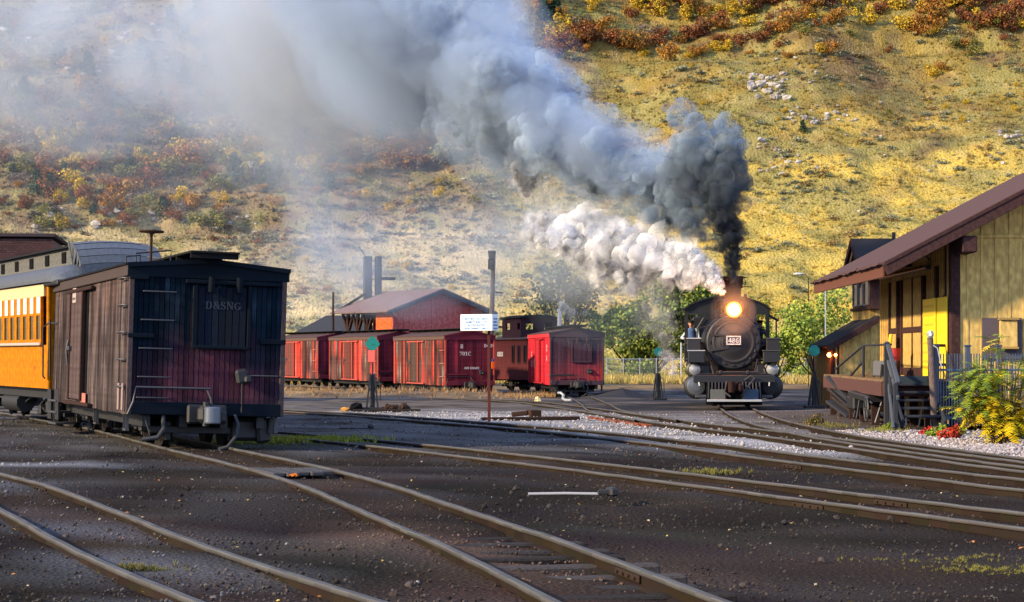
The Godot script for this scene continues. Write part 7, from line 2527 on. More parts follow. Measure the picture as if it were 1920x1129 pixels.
func build_yard_things() -> void:
	switch_stand("tall switch stand with a green diamond over a red blade", -4.15, 60.2, 1.98, 0.1, false, true)
	switch_stand("switch stand with a small green target, left of the locomotive", 6.05, 84.0, 2.02, 0.3, true, false)
	switch_stand("switch stand with a round green target, at the corner of the signal house", 9.72, 65.2, 1.86, 0.0, true, false)
	# restricted area sign
	var s := thing("warning_sign", "white box shaped restricted area sign on a thin dark red post", "sign", Vector3(-0.54, ground_y(-0.54, 47.6), -47.6))
	var p := Mb.new()
	p.box(Vector3(0, 1.1, -0.06), Vector3(0.07, 2.3, 0.07), Basis(), 0.008)
	obj("post", p, M.post_red, s)
	var bx := Mb.new()
	bx.box(Vector3(0, 0, -0.15), Vector3(0.86, 0.385, 0.30), Basis(), 0.008)
	var face := obj("sign_board", bx, M.sign_white, s)
	face.position = Vector3(-0.30, 2.33, 0.05)
	face.rotation.y = -0.5
	var rows := ["RESTRICTED AREA", "ADMITTANCE TO", "AUTHORIZED", "PERSONNEL ONLY"]
	for i in 4:
		lettering(rows[i], 0.075, M.sign_blue, face, Transform3D(Basis(), Vector3(0, 0.085 - 0.075 * i, 0.003)), "Droid Sans")
		lettering(rows[i].left(6), 0.055, M.sign_blue, face, Transform3D(Basis(Vector3.UP, PI / 2), Vector3(0.433, 0.085 - 0.075 * i, -0.15)), "Droid Sans")
	# light pole behind the red boxcars
	var lp := thing("light_pole", "tall wooden light pole with a dark lamp head, behind the sign", "light pole", Vector3(-0.98, -0.5, -101.0))
	var lm := Mb.new()
	lm.tube([Vector3(-0.14, 0, 0), Vector3(0.06, 6.9, 0)], [0.15, 0.10], 10)
	obj("pole", lm, M.pole_wood, lp)
	var lh := Mb.new()
	lh.lathe([Vector2(0.10, -0.85), Vector2(0.09, -0.35), Vector2(0.16, -0.3), Vector2(0.20, 0.12), Vector2(0.0, 0.14)], Transform3D(Basis(), Vector3(-0.02, 7.0, 0.08)), 10)
	lh.box(Vector3(-0.16, 6.45, 0.05), Vector3(0.12, 0.5, 0.14), Basis(), 0.02)
	obj("lamp_head", lh, M.slate, lp)
	for y in [5.05, 3.35]:
		var ca := Mb.new()
		ca.box(Vector3(0.28, y, 0), Vector3(0.5, 0.08, 0.08), Basis(Vector3(0, 0, 1), -0.12), 0.01)
		part("bracket", ca, M.timber, lp)
	var bp := Mb.new()
	bp.tube([Vector3(0, 0, 0), Vector3(0, 5.4, 0)], 0.035, 8)
	tag(obj("white_pole", bp, M.white, null, Vector3(16.4, -0.4, -106.0)), "thin white pole standing in front of the light green tree", "pole")
	var sl := thing("street_lamp", "small pale street lamp arm over the light green tree", "street lamp", Vector3(17.2, -0.5, -121.0))
	var sm := Mb.new()
	sm.tube([Vector3(0.5, 0, 0), Vector3(0.5, 6.5, 0), Vector3(0.35, 6.7, 0), Vector3(0.0, 6.75, 0)], 0.028, 8)
	obj("pole", sm, M.timber, sl)
	var sh := Mb.new()
	sh.blob(Vector3(-0.1, 6.76, 0), Vector3(0.32, 0.09, 0.14), 0.0, 1, false, 5, 10)
	obj("lamp_head", sh, M.white, sl)
	# a tool left lying, stones, boards, scraps
	var rod := Mb.new()
	rod.tube([Vector3(-0.38, 0.05, 0.03), Vector3(0.0, 0.055, 0), Vector3(0.42, 0.05, 0.0)], 0.016, 6)
	var tool := thing("sledge_hammer", "long pale handled sledge hammer lying on the dark cinder in the middle", "tool", Vector3(0.55, ground_y(0.55, 21.1), -21.1), -0.04)
	obj("handle", rod, mat(0.34, 0.34, 0.34, 0.7), tool)
	var hd := Mb.new()
	hd.box(Vector3(0.49, 0.075, 0), Vector3(0.09, 0.09, 0.2), Basis(Vector3.UP, 0.3), 0.02)
	hd.box(Vector3(0.40, 0.07, 0.0), Vector3(0.12, 0.05, 0.06), Basis(), 0.01)
	obj("head", hd, M.iron, tool)
	var rod2 := Mb.new()
	rod2.tube([Vector3(-0.30, 0.05, 0), Vector3(0.28, 0.045, 0)], 0.015, 6)
	rod2.blob(Vector3(0.34, 0.07, 0), Vector3(0.07, 0.07, 0.06), 0.2, 2)
	loose("iron_bar", "dark iron bar with a lump on its end beside the middle track", "iron bar", rod2, M.iron, -3.2, 41.0)
	var cr := thing("crossing_planks", "flat grey crossing planks laid between the rails in front of the dark boxcar", "planks", Vector3(-2.72, -0.012, -25.35), 0.36)
	for i in 5:
		var m := Mb.new()
		m.box(Vector3(-0.42 + 0.165 * i + 0.06, 0.0, 0.12 * (i % 2)), Vector3(0.155, 0.05, 1.3 - 0.1 * i), Basis(), 0.01)
		part("plank", m, grain(mat(0.12, 0.115, 0.115, 0.95), M.plank.albedo_texture, Vector3(5, 5, 0.8)), cr)
	var cs := Mb.new()
	cs.blob(Vector3.ZERO, Vector3(0.26, 0.03, 0.12), 0.3, 4, true, 5, 11)
	loose("concrete_slab", "flat pale concrete flake on the dark cinder in the foreground", "concrete", cs, M.concrete, 1.64, 15.9, 0.015, 0.2)
	var st := Mb.new()
	st.blob(Vector3.ZERO, Vector3(0.045, 0.03, 0.035), 0.25, 5)
	loose("white_stone", "single white stone left of the curved rails", "stone", st, M.white, -3.01, 21.4, 0.02)
	var lf := Mb.new()
	for k in 5: lf.box(Vector3(0.02 * k - 0.04, 0.02 + 0.008 * (k % 2), 0.014 * (k % 3)), Vector3(0.04, 0.01, 0.035), Basis(Vector3(1, 0.4, 0.3).normalized(), 0.4 * k), 0.003)
	loose("orange_scrap", "small orange scrap between the rails by the crossing planks", "scrap", lf, mat(0.50, 0.14, 0.02, 0.8), -2.66, 24.6, 0.02)
	var hs := Mb.new()
	hs.tube([Vector3(-0.18, 0.30, 0), Vector3(-0.05, 0.32, 0.0), Vector3(0.06, 0.22, 0.1), Vector3(0.02, 0.10, 0.4), Vector3(0.12, 0.05, 0.9), Vector3(0.34, 0.06, 1.4)], 0.055, 8)
	loose("pipe", "curved silver pipe on the ground in front of the caboose track", "pipe", hs, M.galv, 1.95, 79.0)
	var ry := Mb.new()
	ry.box(Vector3(-0.22, 0.10, 0), Vector3(0.42, 0.12, 0.14), Basis(Vector3(0, 0, 1), 0.1), 0.02)
	ry.box(Vector3(0.14, 0.10, 0), Vector3(0.3, 0.2, 0.4), Basis(Vector3.UP, 0.3), 0.02)
	loose("switch_lock", "rusty switch throw block on the white ballast left of the red rail", "switch part", ry, M.rust, 0.42, 52.2)
	var rl := Mb.new()
	rl.bar(Vector3(-0.9, 0.04, 0.2), Vector3(1.5, 0.04, -0.6), 0.09, 0.10, 0.02)
	loose("spare_rail", "short brown rail lying on the white ballast right of the sign post", "rail", rl, M.rust, 0.15, 48.8)
	var ys := Mb.new()
	ys.blob(Vector3.ZERO, Vector3(0.16, 0.14, 0.14), 0.2, 8)
	loose("yellow_stone", "pale yellow stone in front of the bright red boxcar side", "stone", ys, mat(0.75, 0.62, 0.30, 0.9), 1.05, 82.0, 0.08)
	var db := Mb.new()
	db.blob(Vector3(-0.85, 0.07, 0), Vector3(0.15, 0.08, 0.12), 0.3, 11)
	loose("orange_lump", "orange lump left of the green and red switch stand", "scrap", db, mat(0.62, 0.28, 0.06, 0.9), -4.1, 60.0)
	db = Mb.new()
	db.blob(Vector3(-0.5, 0.12, 0), Vector3(0.22, 0.15, 0.2), 0.25, 12)
	loose("coal_lump", "black heap of coal beside the green and red switch stand", "coal", db, M.void, -4.1, 59.9)
	db = Mb.new()
	for k in 7: db.blob(Vector3(0.30 + 0.12 * k, 0.07 + 0.04 * (k % 2), 0.05 * (k % 3)), Vector3(0.11, 0.10 + 0.03 * (k % 3), 0.1), 0.35, 20 + k)
	loose("rusty_scrap", "reddish brown scrap heap right of the green and red switch stand", "scrap", db, M.rust, -4.1, 60.0)
	var tie := Mb.new()
	tie.box(Vector3(0, 0.03, 0), Vector3(2.0, 0.12, 0.2), Basis(Vector3.UP, 0.05), 0.02)
	loose("switch_timber", "dark timber under the green and red switch stand", "timber", tie, M.sleeper, -3.7, 59.8)
	# sloping stair-side shrub, red plants and the big yellow shrub
	build_shrub()
	# oily water lying in a hollow
	var pd := Mb.new()
	var rim := []
	for k in 26:
		var a := TAU * k / 26.0
		var q := 0.75 + 0.5 * fw.get_noise_2d(cos(a) * 2.0 + 3.0, sin(a) * 2.0)
		rim.append(Vector3(cos(a) * q * 0.62, 0, sin(a) * q * 0.55))
	for k in 26: pd.tri(Vector3.ZERO, rim[(k + 1) % 26], rim[k])
	var wet := mat(0.006, 0.006, 0.007, 0.06)
	tag(obj("puddle", pd, wet, null, Vector3(-5.72, ground_y(-5.72, 27.9) + 0.022, -27.9)), "black oily puddle in the cinder left of the boxcar's track", "", "", "structure")

func frond(mb: Mb, base: Vector3, dir: Vector3, l: float, tones: Array, rg: RandomNumberGenerator) -> void:
	# a drooping feathered leaf: a rib with small leaflets on both sides
	var n := 9
	var side := dir.cross(Vector3.UP).normalized()
	var p := base
	var d := dir
	for i in n:
		d = (d + Vector3(0, -0.10, 0)).normalized()
		var q := p + d * l / n
		var c: Color = tones[rg.randi() % tones.size()] * rg.randf_range(0.75, 1.25)
		mb.col = c
		var ll := l * 0.30 * (1.0 - absf(i / float(n) - 0.4))
		for s in [-1.0, 1.0]:
			var out: Vector3 = (side * s + d * 0.5 + Vector3(0, rg.randf_range(-0.3, 0.15), 0)).normalized()
			var w := d * ll * 0.16
			mb.tri(p - w, p + w, p + out * ll * 0.6 + w * 1.3)
			mb.tri(p - w, p + out * ll * 0.6 + w * 1.3, p + out * ll)
		mb.tri(p - side * 0.003, p + side * 0.003, q)
		p = q

func build_shrub() -> void:
	var rg := RandomNumberGenerator.new()
	rg.seed = 77
	var t := thing("sumac_shrub", "large feathery yellow green shrub in front of the blue fence, at the right edge", "shrub", Vector3(8.42, ground_y(8.42, 35.0), -35.0))
	var stems := Mb.new()
	var green := [Color(0.20, 0.27, 0.03), Color(0.27, 0.32, 0.03), Color(0.14, 0.21, 0.03)]
	var yellow := [Color(0.60, 0.46, 0.015), Color(0.50, 0.42, 0.02), Color(0.68, 0.44, 0.015)]
	var leaves := [Mb.new(), Mb.new(), Mb.new()]
	for i in 46:
		var a := rg.randf() * TAU
		var sp := rg.randf_range(0.10, 0.95)
		var h := rg.randf_range(0.55, 1.75) * (1.15 - 0.45 * sp)
		if i < 11:
			a = PI + rg.randf_range(-0.5, 0.5)
			sp = rg.randf_range(0.6, 1.35)
			h = rg.randf_range(0.6, 1.25)
		var root := Vector3(rg.randf_range(-0.15, 0.25), 0, rg.randf_range(-0.15, 0.15))
		var mid := root + Vector3(cos(a) * sp * 0.4, h * 0.6, sin(a) * sp * 0.3)
		var top := root + Vector3(cos(a) * sp * 0.95, h, sin(a) * sp * 0.6)
		stems.tube([root, mid, top], [0.016, 0.011, 0.005], 5, false)
		var lowq := top.x > -0.15 or h < 0.7
		for k in 13:
			var f := rg.randf_range(0.25, 1.0)
			var b := root.lerp(mid, f * 2.0) if f < 0.5 else mid.lerp(top, f * 2.0 - 1.0)
			var dr := (Vector3(cos(a), 0.35, sin(a)) * 0.7 + Vector3(rg.randfn(), rg.randfn() * 0.5, rg.randfn()) * 0.7).normalized()
			var yl := (b.y < 0.85 and rg.randf() < 0.92 and b.x > -0.35) or (rg.randf() < 0.45 and lowq)
			frond(leaves[i % 3], b, dr, rg.randf_range(0.26, 0.46), yellow if yl else green, rg)
	obj("stems", stems, mat(0.16, 0.11, 0.05, 0.9), t)
	for k in 3: part("foliage", leaves[k], M.leaf, t)
	var red := [Color(0.42, 0.03, 0.02), Color(0.34, 0.05, 0.025), Color(0.52, 0.06, 0.03)]
	var rp := [[7.98, 36.9, 0.36, "rust red plant at the left foot of the yellow shrub", red], [7.92, 38.7, 0.25, "small crimson plant left of the blue fence corner", [Color(0.62, 0.03, 0.04), Color(0.5, 0.04, 0.03)]], [8.05, 38.4, 0.34, "low green weeds at the blue fence corner", green], [8.55, 38.9, 0.3, "pale green weeds at the bottom of the blue fence", green], [7.55, 40.9, 0.26, "green weeds at the foot of the stairs", green], [6.95, 46.5, 0.34, "brown dry weeds under the dock edge", [Color(0.20, 0.13, 0.05), Color(0.12, 0.12, 0.04)]]]
	for i in rp.size():
		var q: Array = rp[i]
		var m := leaf_cloud([[Vector3(0, 0.35, 0), Vector3(0.45, 0.35, 0.4)], [Vector3(0.3, 0.45, 0), Vector3(0.3, 0.4, 0.3)], [Vector3(-0.35, 0.25, 0), Vector3(0.3, 0.28, 0.3)]], 520, 0.13, q[4], 300 + i)
		var o := obj("small_plant", m, M.leaf, null, Vector3(q[0], ground_y(q[0], q[1]) - 0.02, -q[1]))
		o.scale = Vector3.ONE * q[2]
		tag(o, q[3], "plant")

# ---------------------------------------------------------------- gravel, weeds and leaves on the ground
func build_ground_cover() -> void:
	var stone := Mb.new()
	stone.blob(Vector3.ZERO, Vector3(0.5, 0.36, 0.45), 0.25, 2, true, 4, 6)
	var xf := []
	var cs := []
	for i in 40000:
		var d := 9.5 * pow(6.3, rng.randf())
		var x := rng.randf_range(-0.28, 0.28) * d
		var td := track_dist(x, d)
		if absf(td - 0.487) < 0.06: continue
		var c := ground_colour(x, d)
		var lum := (c.r + c.g + c.b) / 3.0
		var s := rng.randf_range(0.012, 0.034) * (1.0 + 0.5 * smoothstep(15, 45, d))
		if lum > 0.2: s *= 1.35
		elif rng.randf() < 0.55: continue
		if rng.randf() < 0.015: s *= 2.2
		var up := ground_y(x, d)
		xf.append(Transform3D(Basis.from_euler(Vector3(rng.randf() * 0.8, rng.randf() * TAU, rng.randf() * 0.8)).scaled(Vector3.ONE * s), Vector3(x, up + s * 0.1, -d)))
		var g := rng.randf_range(0.75, 1.25)
		if lum > 0.2: cs.append(mixc(c, Color(0.40, 0.37, 0.345), 0.4) * g)
		else:
			cs.append(mixc(c, Color(0.20, 0.18, 0.17), 0.22 * rng.randf()) * g)
			if rng.randf() < 0.003: cs[-1] = Color(0.30, 0.28, 0.26)
	M.stone = vcol(mat(1, 1, 1, 0.95))
	many("gravel", stone.mesh(), M.stone, xf, cs, "loose stones and cinders scattered over the yard", "gravel")
	# ballast right of the through track and clumps of coal
	xf = []
	cs = []
	for i in 9000:
		var d := rng.randf_range(28.0, 41.0)
		var x := 5.62 + maxf(0.0, (36.0 - d)) * 0.16 + 0.9 + absf(rng.randfn()) * 1.4
		if x > d * 0.28: continue
		var s := rng.randf_range(0.03, 0.07)
		xf.append(Transform3D(Basis.from_euler(Vector3(rng.randf(), rng.randf() * TAU, rng.randf())).scaled(Vector3.ONE * s), Vector3(x, ground_y(x, d) + s * 0.12, -d)))
		cs.append(mixc(Color(0.42, 0.37, 0.35), Color(0.20, 0.17, 0.16), rng.randf()) * rng.randf_range(0.8, 1.4))
	many("ballast", stone.mesh(), M.stone, xf, cs, "pale ballast stones along the right hand track", "ballast")
	# grass
	var blade := Mb.new()
	for i in 6:
		var a := TAU * i / 6.0
		var e := Vector3(cos(a) * 0.5, 0.75 + 0.25 * (i % 2), sin(a) * 0.5)
		var w := Vector3(-sin(a), 0, cos(a)) * 0.10
		blade.tri(Vector3(cos(a) * 0.08, 0, sin(a) * 0.08) - w, Vector3(cos(a) * 0.08, 0, sin(a) * 0.08) + w, e)
	xf = []
	cs = []
	for q in [[-3.75, 35.1, 1.0, 0.55, 900, 0.10, Color(0.19, 0.22, 0.03)], [3.62, 14.9, 0.5, 0.3, 520, 0.026, Color(0.20, 0.19, 0.04)], [3.2, 15.6, 0.5, 0.15, 160, 0.026, Color(0.20, 0.19, 0.04)], [2.6, 26.3, 0.35, 0.2, 100, 0.06, Color(0.16, 0.15, 0.04)], [-2.6, 14.3, 0.25, 0.12, 140, 0.045, Color(0.09, 0.085, 0.04)], [7.3, 40.0, 0.4, 0.5, 90, 0.09, Color(0.20, 0.20, 0.04)], [7.0, 44.5, 0.5, 1.6, 70, 0.09, Color(0.15, 0.14, 0.05)]]:
		for i in q[4]:
			var x: float = q[0] + rng.randfn() * q[2] * 0.6
			var d: float = q[1] + rng.randfn() * q[3] * 0.6
			var s: float = q[5] * rng.randf_range(0.6, 1.3)
			xf.append(Transform3D(Basis(Vector3.UP, rng.randf() * TAU).scaled(Vector3.ONE * s), Vector3(x, ground_y(x, d), -d)))
			cs.append(mixc(q[6], Color(0.34, 0.30, 0.06), rng.randf() * 0.5) * rng.randf_range(0.7, 1.3))
	many("weeds", blade.mesh(), M.leaf, xf, cs, "low green weeds growing in patches of the yard", "weeds")
	xf = []
	cs = []
	for i in 1700:
		var x := rng.randf_range(-26.0, 1.0)
		var d := 91.2 - x * 0.6 + rng.randfn() * 2.6
		if rng.randf() < 0.3:
			x = rng.randf_range(-0.2, 2.0)
			d = rng.randf_range(93.0, 103.0)
		var s := rng.randf_range(0.10, 0.26) * (1.7 if rng.randf() < 0.06 else 1.0)
		xf.append(Transform3D(Basis(Vector3.UP, rng.randf() * TAU).scaled(Vector3(s * 0.8, s, s * 0.8)), Vector3(x, ground_y(x, d), -d)))
		cs.append(mixc(Color(0.36, 0.20, 0.10), Color(0.52, 0.36, 0.18), rng.randf()) * rng.randf_range(0.6, 1.2))
	for i in 9000:
		var d := rng.randf_range(138.0, 170.0)
		var x := rng.randf_range(-0.27, 0.27) * d
		var s := rng.randf_range(0.3, 0.7)
		xf.append(Transform3D(Basis(Vector3.UP, rng.randf() * TAU).scaled(Vector3(s * 0.8, s, s * 0.8)), Vector3(x, ground_y(x, d), -d)))
		cs.append(mixc(Color(0.52, 0.38, 0.13), Color(0.40, 0.34, 0.10), rng.randf()) * rng.randf_range(0.7, 1.3))
	many("dry_weeds", blade.mesh(), M.leaf, xf, cs, "dry brown grass along the red boxcars and the back fence", "dry grass")
	# fallen leaves
	var leaf := Mb.new()
	leaf.tri(Vector3(-0.5, 0, 0), Vector3(0, 0.1, 0.35), Vector3(0.5, 0, 0))
	leaf.tri(Vector3(-0.5, 0, 0), Vector3(0.5, 0, 0), Vector3(0, 0.1, -0.35))
	xf = []
	cs = []
	for i in 420:
		var d := 10.0 * pow(4.0, rng.randf())
		var x := rng.randf_range(-0.26, 0.26) * d
		var s := rng.randf_range(0.02, 0.045)
		xf.append(Transform3D(Basis.from_euler(Vector3(rng.randf_range(-0.5, 0.5), rng.randf() * TAU, rng.randf_range(-0.5, 0.5))).scaled(Vector3.ONE * s), Vector3(x, ground_y(x, d) + 0.012, -d)))
		cs.append([Color(0.55, 0.36, 0.08), Color(0.50, 0.20, 0.05), Color(0.45, 0.36, 0.20)][i % 3])
	many("fallen_leaves", leaf.mesh(), M.leaf, xf, cs, "small yellow leaves fallen on the cinder", "leaves")

# ---------------------------------------------------------------- smoke and steam
func px(x: float, y: float, d: float) -> Vector3:
	return Vector3((x - 960.0) / 3800.0 * d, 1.45 + (665.0 - y) / 3800.0 * d, -d)

func wisp_mesh(seed_: int) -> ArrayMesh:
	# a soft curl of vapour: dense in the middle, thinning out to nothing at its ragged rim
	var rg := RandomNumberGenerator.new()
	rg.seed = seed_
	var mb := Mb.new()
	var r1 := []
	var r2 := []
	for k in 9:
		var a := TAU * k / 9.0
		var q := rg.randf_range(0.75, 1.15)
		r1.append(Vector3(cos(a) * 0.52 * q, 0.10, sin(a) * 0.52 * q))
		r2.append(Vector3(cos(a) * q, rg.randf_range(-0.95, -0.55), sin(a) * q))
	var c0 := Color(1, 1, 1, 1)
	var c1 := Color(1, 1, 1, 0.62)
	var c2 := Color(1, 1, 1, 0)
	# the normals fan out as on a ball, so that a wisp takes light from all round
	for k in 9:
		var k2 := (k + 1) % 9
		var o := [r1[k], r1[k2], r2[k], r2[k2]]
		var nn := []
		for q in 4:
			var fl := Vector3(o[q].x, 0, o[q].z).normalized()
			nn.append((fl * (0.45 if q < 2 else 0.9) + Vector3.UP).normalized())
		for f in [[Vector3(0, 0.36, 0), r1[k2], r1[k], c0, c1, c1, Vector3.UP, nn[1], nn[0]], [r1[k], r1[k2], r2[k2], c1, c1, c2, nn[0], nn[1], nn[3]], [r1[k], r2[k2], r2[k], c1, c2, c2, nn[0], nn[3], nn[2]]]:
			for e in [0, 2, 1]:
				mb.v.append(f[e])
				mb.c.append(f[3 + e])
				mb.n.append(f[6 + e])
	return mb.mesh()

func plume(path: Array, per: float, xf: Array, cs: Array, flakes := 22, big := 1.0, stir := 0.6) -> void:
	# path: [centre, radius, colour, strength]; lumps of wisps along it
	for i in path.size() - 1:
		var a: Array = path[i]
		var b: Array = path[i + 1]
		var l: float = (a[0] as Vector3).distance_to(b[0])
		var lumps := maxi(2, int(per * l / ((a[1] + b[1]) * 0.5)))
		for k in lumps:
			var t := rng.randf()
			var r: float = lerpf(a[1], b[1], t)
			var lr := r * rng.randf_range(0.28, 0.58)
			var off := Vector3(rng.randfn(), rng.randfn(), rng.randfn()).normalized() * pow(rng.randf(), 0.5) * (r - lr * 0.8)
			var c: Vector3 = (a[0] as Vector3).lerp(b[0], t) + off
			var tone := mixc(a[2], b[2], t)
			var g := rng.randf_range(0.82, 1.18)
			tone = Color(tone.r * g, tone.g * g, tone.b * g)
			var st: float = lerpf(a[3], b[3], t) * rng.randf_range(0.6, 1.25)
			var cut := maxf(1.0, lr * 0.6 * big / 0.40)
			for j in mini(80, int(flakes * cut * cut)):
				var dir := Vector3(rng.randfn(), rng.randfn(), rng.randfn()).normalized()
				var q := c + dir * lr * rng.randf_range(0.35, 1.05)
				var up := (dir + Vector3(rng.randfn(), rng.randfn(), rng.randfn()) * stir).normalized()
				var x := up.cross(Vector3(rng.randfn(), rng.randfn(), rng.randfn())).normalized()
				var s := lr * rng.randf_range(0.38, 0.85) * big / cut
				xf.append(Transform3D(Basis(x * s, up * s, x.cross(up) * s), q))
				cs.append(Color(tone.r, tone.g, tone.b, clampf(st, 0, 1)))

func vapour(r: float, g: float, b: float, a: float) -> StandardMaterial3D:
	var m := vcol(mat(r, g, b, 1.0))
	m.albedo_color = Color(1, 1, 1, a)
	m.transparency = BaseMaterial3D.TRANSPARENCY_ALPHA
	m.specular_mode = BaseMaterial3D.SPECULAR_DISABLED
	m.backlight_enabled = true
	m.backlight = Color(1, 1, 1)
	m.cull_mode = BaseMaterial3D.CULL_DISABLED
	return m

func bank(called: String, label: String, group: String, at: Vector3, half: Vector3, tilt: Vector3, albedo: Color, density: float, steps: int) -> void:
	# a soft edged bank: ellipsoids one in another, a little off centre, each with its share of the density
	for k in steps:
		var key := "fog_%s_%d" % [albedo.to_html(), int(round(density / steps * 500.0))]
		if not M.has(key):
			var fm := FogMaterial.new()
			fm.albedo = albedo
			fm.density = maxf(0.002, round(density / steps * 500.0) / 500.0)
			M[key] = fm
		var f := 1.0 - 0.55 * k / maxf(1.0, steps)
		var fv := FogVolume.new()
		fv.shape = RenderingServer.FOG_VOLUME_SHAPE_ELLIPSOID
		fv.size = half * 2.0 * f * Vector3(rng.randf_range(0.9, 1.12), rng.randf_range(0.9, 1.12), rng.randf_range(0.9, 1.12))
		fv.material = M[key]
		fv.name = numbered(called)
		add_child(fv)
		fv.position = at + Vector3(rng.randfn(), rng.randfn(), rng.randfn()) * half * (0.08 + 0.14 * k)
		fv.rotation = tilt + Vector3(0, 0, rng.randf_range(-0.25, 0.25))
		tag(fv, label, "smoke", group, "stuff")

func build_smoke() -> void:
	var soot := Color(0.045, 0.052, 0.062)
	var dark := Color(0.10, 0.125, 0.15)
	var grey := Color(0.29, 0.37, 0.45)
	var pale := Color(0.55, 0.68, 0.82)
	var xf := []
	var cs := []
	plume([[px(1377, 522, 62), 0.28, soot, 1.0], [px(1370, 475, 62), 0.46, soot, 1.0], [px(1362, 415, 62), 0.78, soot, 1.0], [px(1356, 350, 62.2), 1.1, dark, 1.0], [px(1352, 290, 62.6), 1.05, dark, 0.9]], 11.0, xf, cs, 14)
	plume([[px(1330, 350, 63), 1.2, dark, 0.8], [px(1305, 280, 63.4), 1.6, grey, 0.7], [px(1292, 220, 63.6), 1.15, grey, 0.7]], 10.0, xf, cs, 13)
	plume([[px(1362, 340, 62.6), 0.85, dark, 0.85], [px(1368, 255, 62.8), 0.85, grey, 0.8]], 11.0, xf, cs, 12)
	plume([[px(1290, 410, 64), 0.9, grey, 0.4], [px(1200, 365, 65), 1.2, grey, 0.4]], 8.0, xf, cs, 10, 1.2)
	plume([[px(1395, 390, 62.4), 0.28, grey, 0.16], [px(1428, 372, 62.2), 0.14, grey, 0.16]], 6.0, xf, cs, 8)
	plume([[px(1335, 440, 63), 0.7, dark, 0.6], [px(1275, 355, 64), 1.35, grey, 0.8], [px(1175, 318, 65.5), 1.6, grey, 0.5], [px(1060, 250, 67.5), 2.1, pale, 0.28], [px(930, 160, 70), 3.0, pale, 0.17], [px(790, 60, 73), 4.1, pale, 0.11]], 8.0, xf, cs, 11)
	plume([[px(1150, 365, 66), 0.8, grey, 0.16], [px(1000, 290, 69), 1.5, pale, 0.13], [px(860, 200, 73), 2.4, pale, 0.13]], 5.0, xf, cs, 8, 1.4)
	var meshes := [wisp_mesh(1), wisp_mesh(2), wisp_mesh(3)]
	many("smoke_plume", meshes[0], vapour(1, 1, 1, 0.62), xf, cs, "coal smoke billowing from the locomotive stack, black then blue grey, drifting left", "smoke")
	xf = []
	cs = []
	var wht := Color(0.985, 0.985, 0.985)
	plume([[px(1352, 545, 62.5), 0.20, wht, 1.0], [px(1325, 510, 63), 0.48, wht, 1.0], [px(1250, 486, 63.6), 1.05, wht, 1.0], [px(1165, 464, 64.4), 1.4, wht, 1.0], [px(1085, 455, 65.4), 1.25, wht, 1.0], [px(1005, 430, 66), 0.65, wht, 0.5]], 15.0, xf, cs, 21, 1.05, 2.0)
	plume([[px(1300, 500, 63.2), 0.8, wht, 0.10], [px(1170, 465, 64.4), 1.75, wht, 0.10], [px(1070, 450, 65.5), 1.6, wht, 0.10], [px(985, 425, 66.2), 1.1, wht, 0.07]], 5.0, xf, cs, 9, 1.4, 2.0)
	plume([[px(1215, 520, 63.8), 0.55, wht, 0.5], [px(1120, 510, 64.6), 0.8, wht, 0.5]], 8.0, xf, cs, 14, 1.1, 2.0)
	plume([[px(1190, 530, 64), 0.7, wht, 0.22], [px(1120, 555, 65), 0.8, wht, 0.10]], 5.0, xf, cs, 8, 1.3)
	plume([[px(1050, 400, 67), 0.9, wht, 0.14], [px(985, 330, 69), 0.8, wht, 0.12], [px(960, 290, 70), 0.6, wht, 0.08]], 5.0, xf, cs, 8, 1.3)
	plume([[px(1225, 545, 64), 0.7, wht, 0.13], [px(1245, 610, 64), 0.7, wht, 0.08], [px(1255, 670, 63), 0.5, wht, 0.10], [px(1270, 700, 62), 0.25, wht, 0.14]], 5.0, xf, cs, 8, 1.3)
	plume([[px(1045, 575, 90), 0.4, wht, 0.12], [px(1085, 590, 89), 0.7, wht, 0.07]], 5.0, xf, cs, 8, 1.3)
	many("steam_cloud", meshes[1], vapour(1, 1, 1, 0.52), xf, cs, "bright white steam cloud blowing left from the locomotive over the green trees", "steam")
	# the body of the drifting plume: many overlapping banks of real smoke
	var blue := Color(0.80, 0.89, 1.0)
	var spine := [[px(1300, 340, 64), 1.5], [px(1180, 325, 65.5), 1.7], [px(1060, 255, 67.5), 2.3], [px(930, 170, 70), 3.2], [px(780, 70, 73), 4.5], [px(610, -30, 77), 5.6]]
	for i in spine.size() - 1:
		for k in 17:
			var f := rng.randf()
			var rr: float = lerpf(spine[i][1], spine[i + 1][1], f)
			var br := rr * rng.randf_range(0.22, 0.55)
			var off := Vector3(rng.randfn(), rng.randfn(), rng.randfn()).normalized() * pow(rng.randf(), 0.6) * (rr - br * 0.75)
			bank("smoke_bank", "bank of blue grey smoke within the drifting plume", "banks of the smoke plume", (spine[i][0] as Vector3).lerp(spine[i + 1][0], f) + off,
				Vector3(br * rng.randf_range(1.1, 2.0), br * rng.randf_range(0.7, 1.0), br), Vector3(0, rng.randf_range(-0.5, 0.5), rng.randf_range(-1.1, -0.1)), blue, clampf(0.42 / br, 0.14, 0.75), 3 if br < 1.4 else 2)
	# soft white breath round the steam
	for h in [[1300, 498, 63, 0.8, 0.55], [1250, 480, 63.6, 1.1, 0.9], [1200, 470, 64, 1.3, 1.1], [1140, 460, 64.6, 1.4, 1.2], [1080, 455, 65.2, 1.4, 1.1], [1020, 440, 65.8, 1.2, 0.9], [1180, 520, 64.2, 1.5, 0.8], [1100, 530, 65, 1.5, 0.8], [1230, 560, 64, 0.9, 1.1], [1160, 400, 65.5, 1.3, 0.8]]:
		bank("steam_bank", "soft white steam spreading round the steam cloud", "banks of the steam cloud", px(h[0], h[1], h[2]), Vector3(h[3], h[4], 1.0), Vector3(0, 0, rng.randf_range(-0.4, 0.2)), Color(1, 1, 1), 0.12, 3)
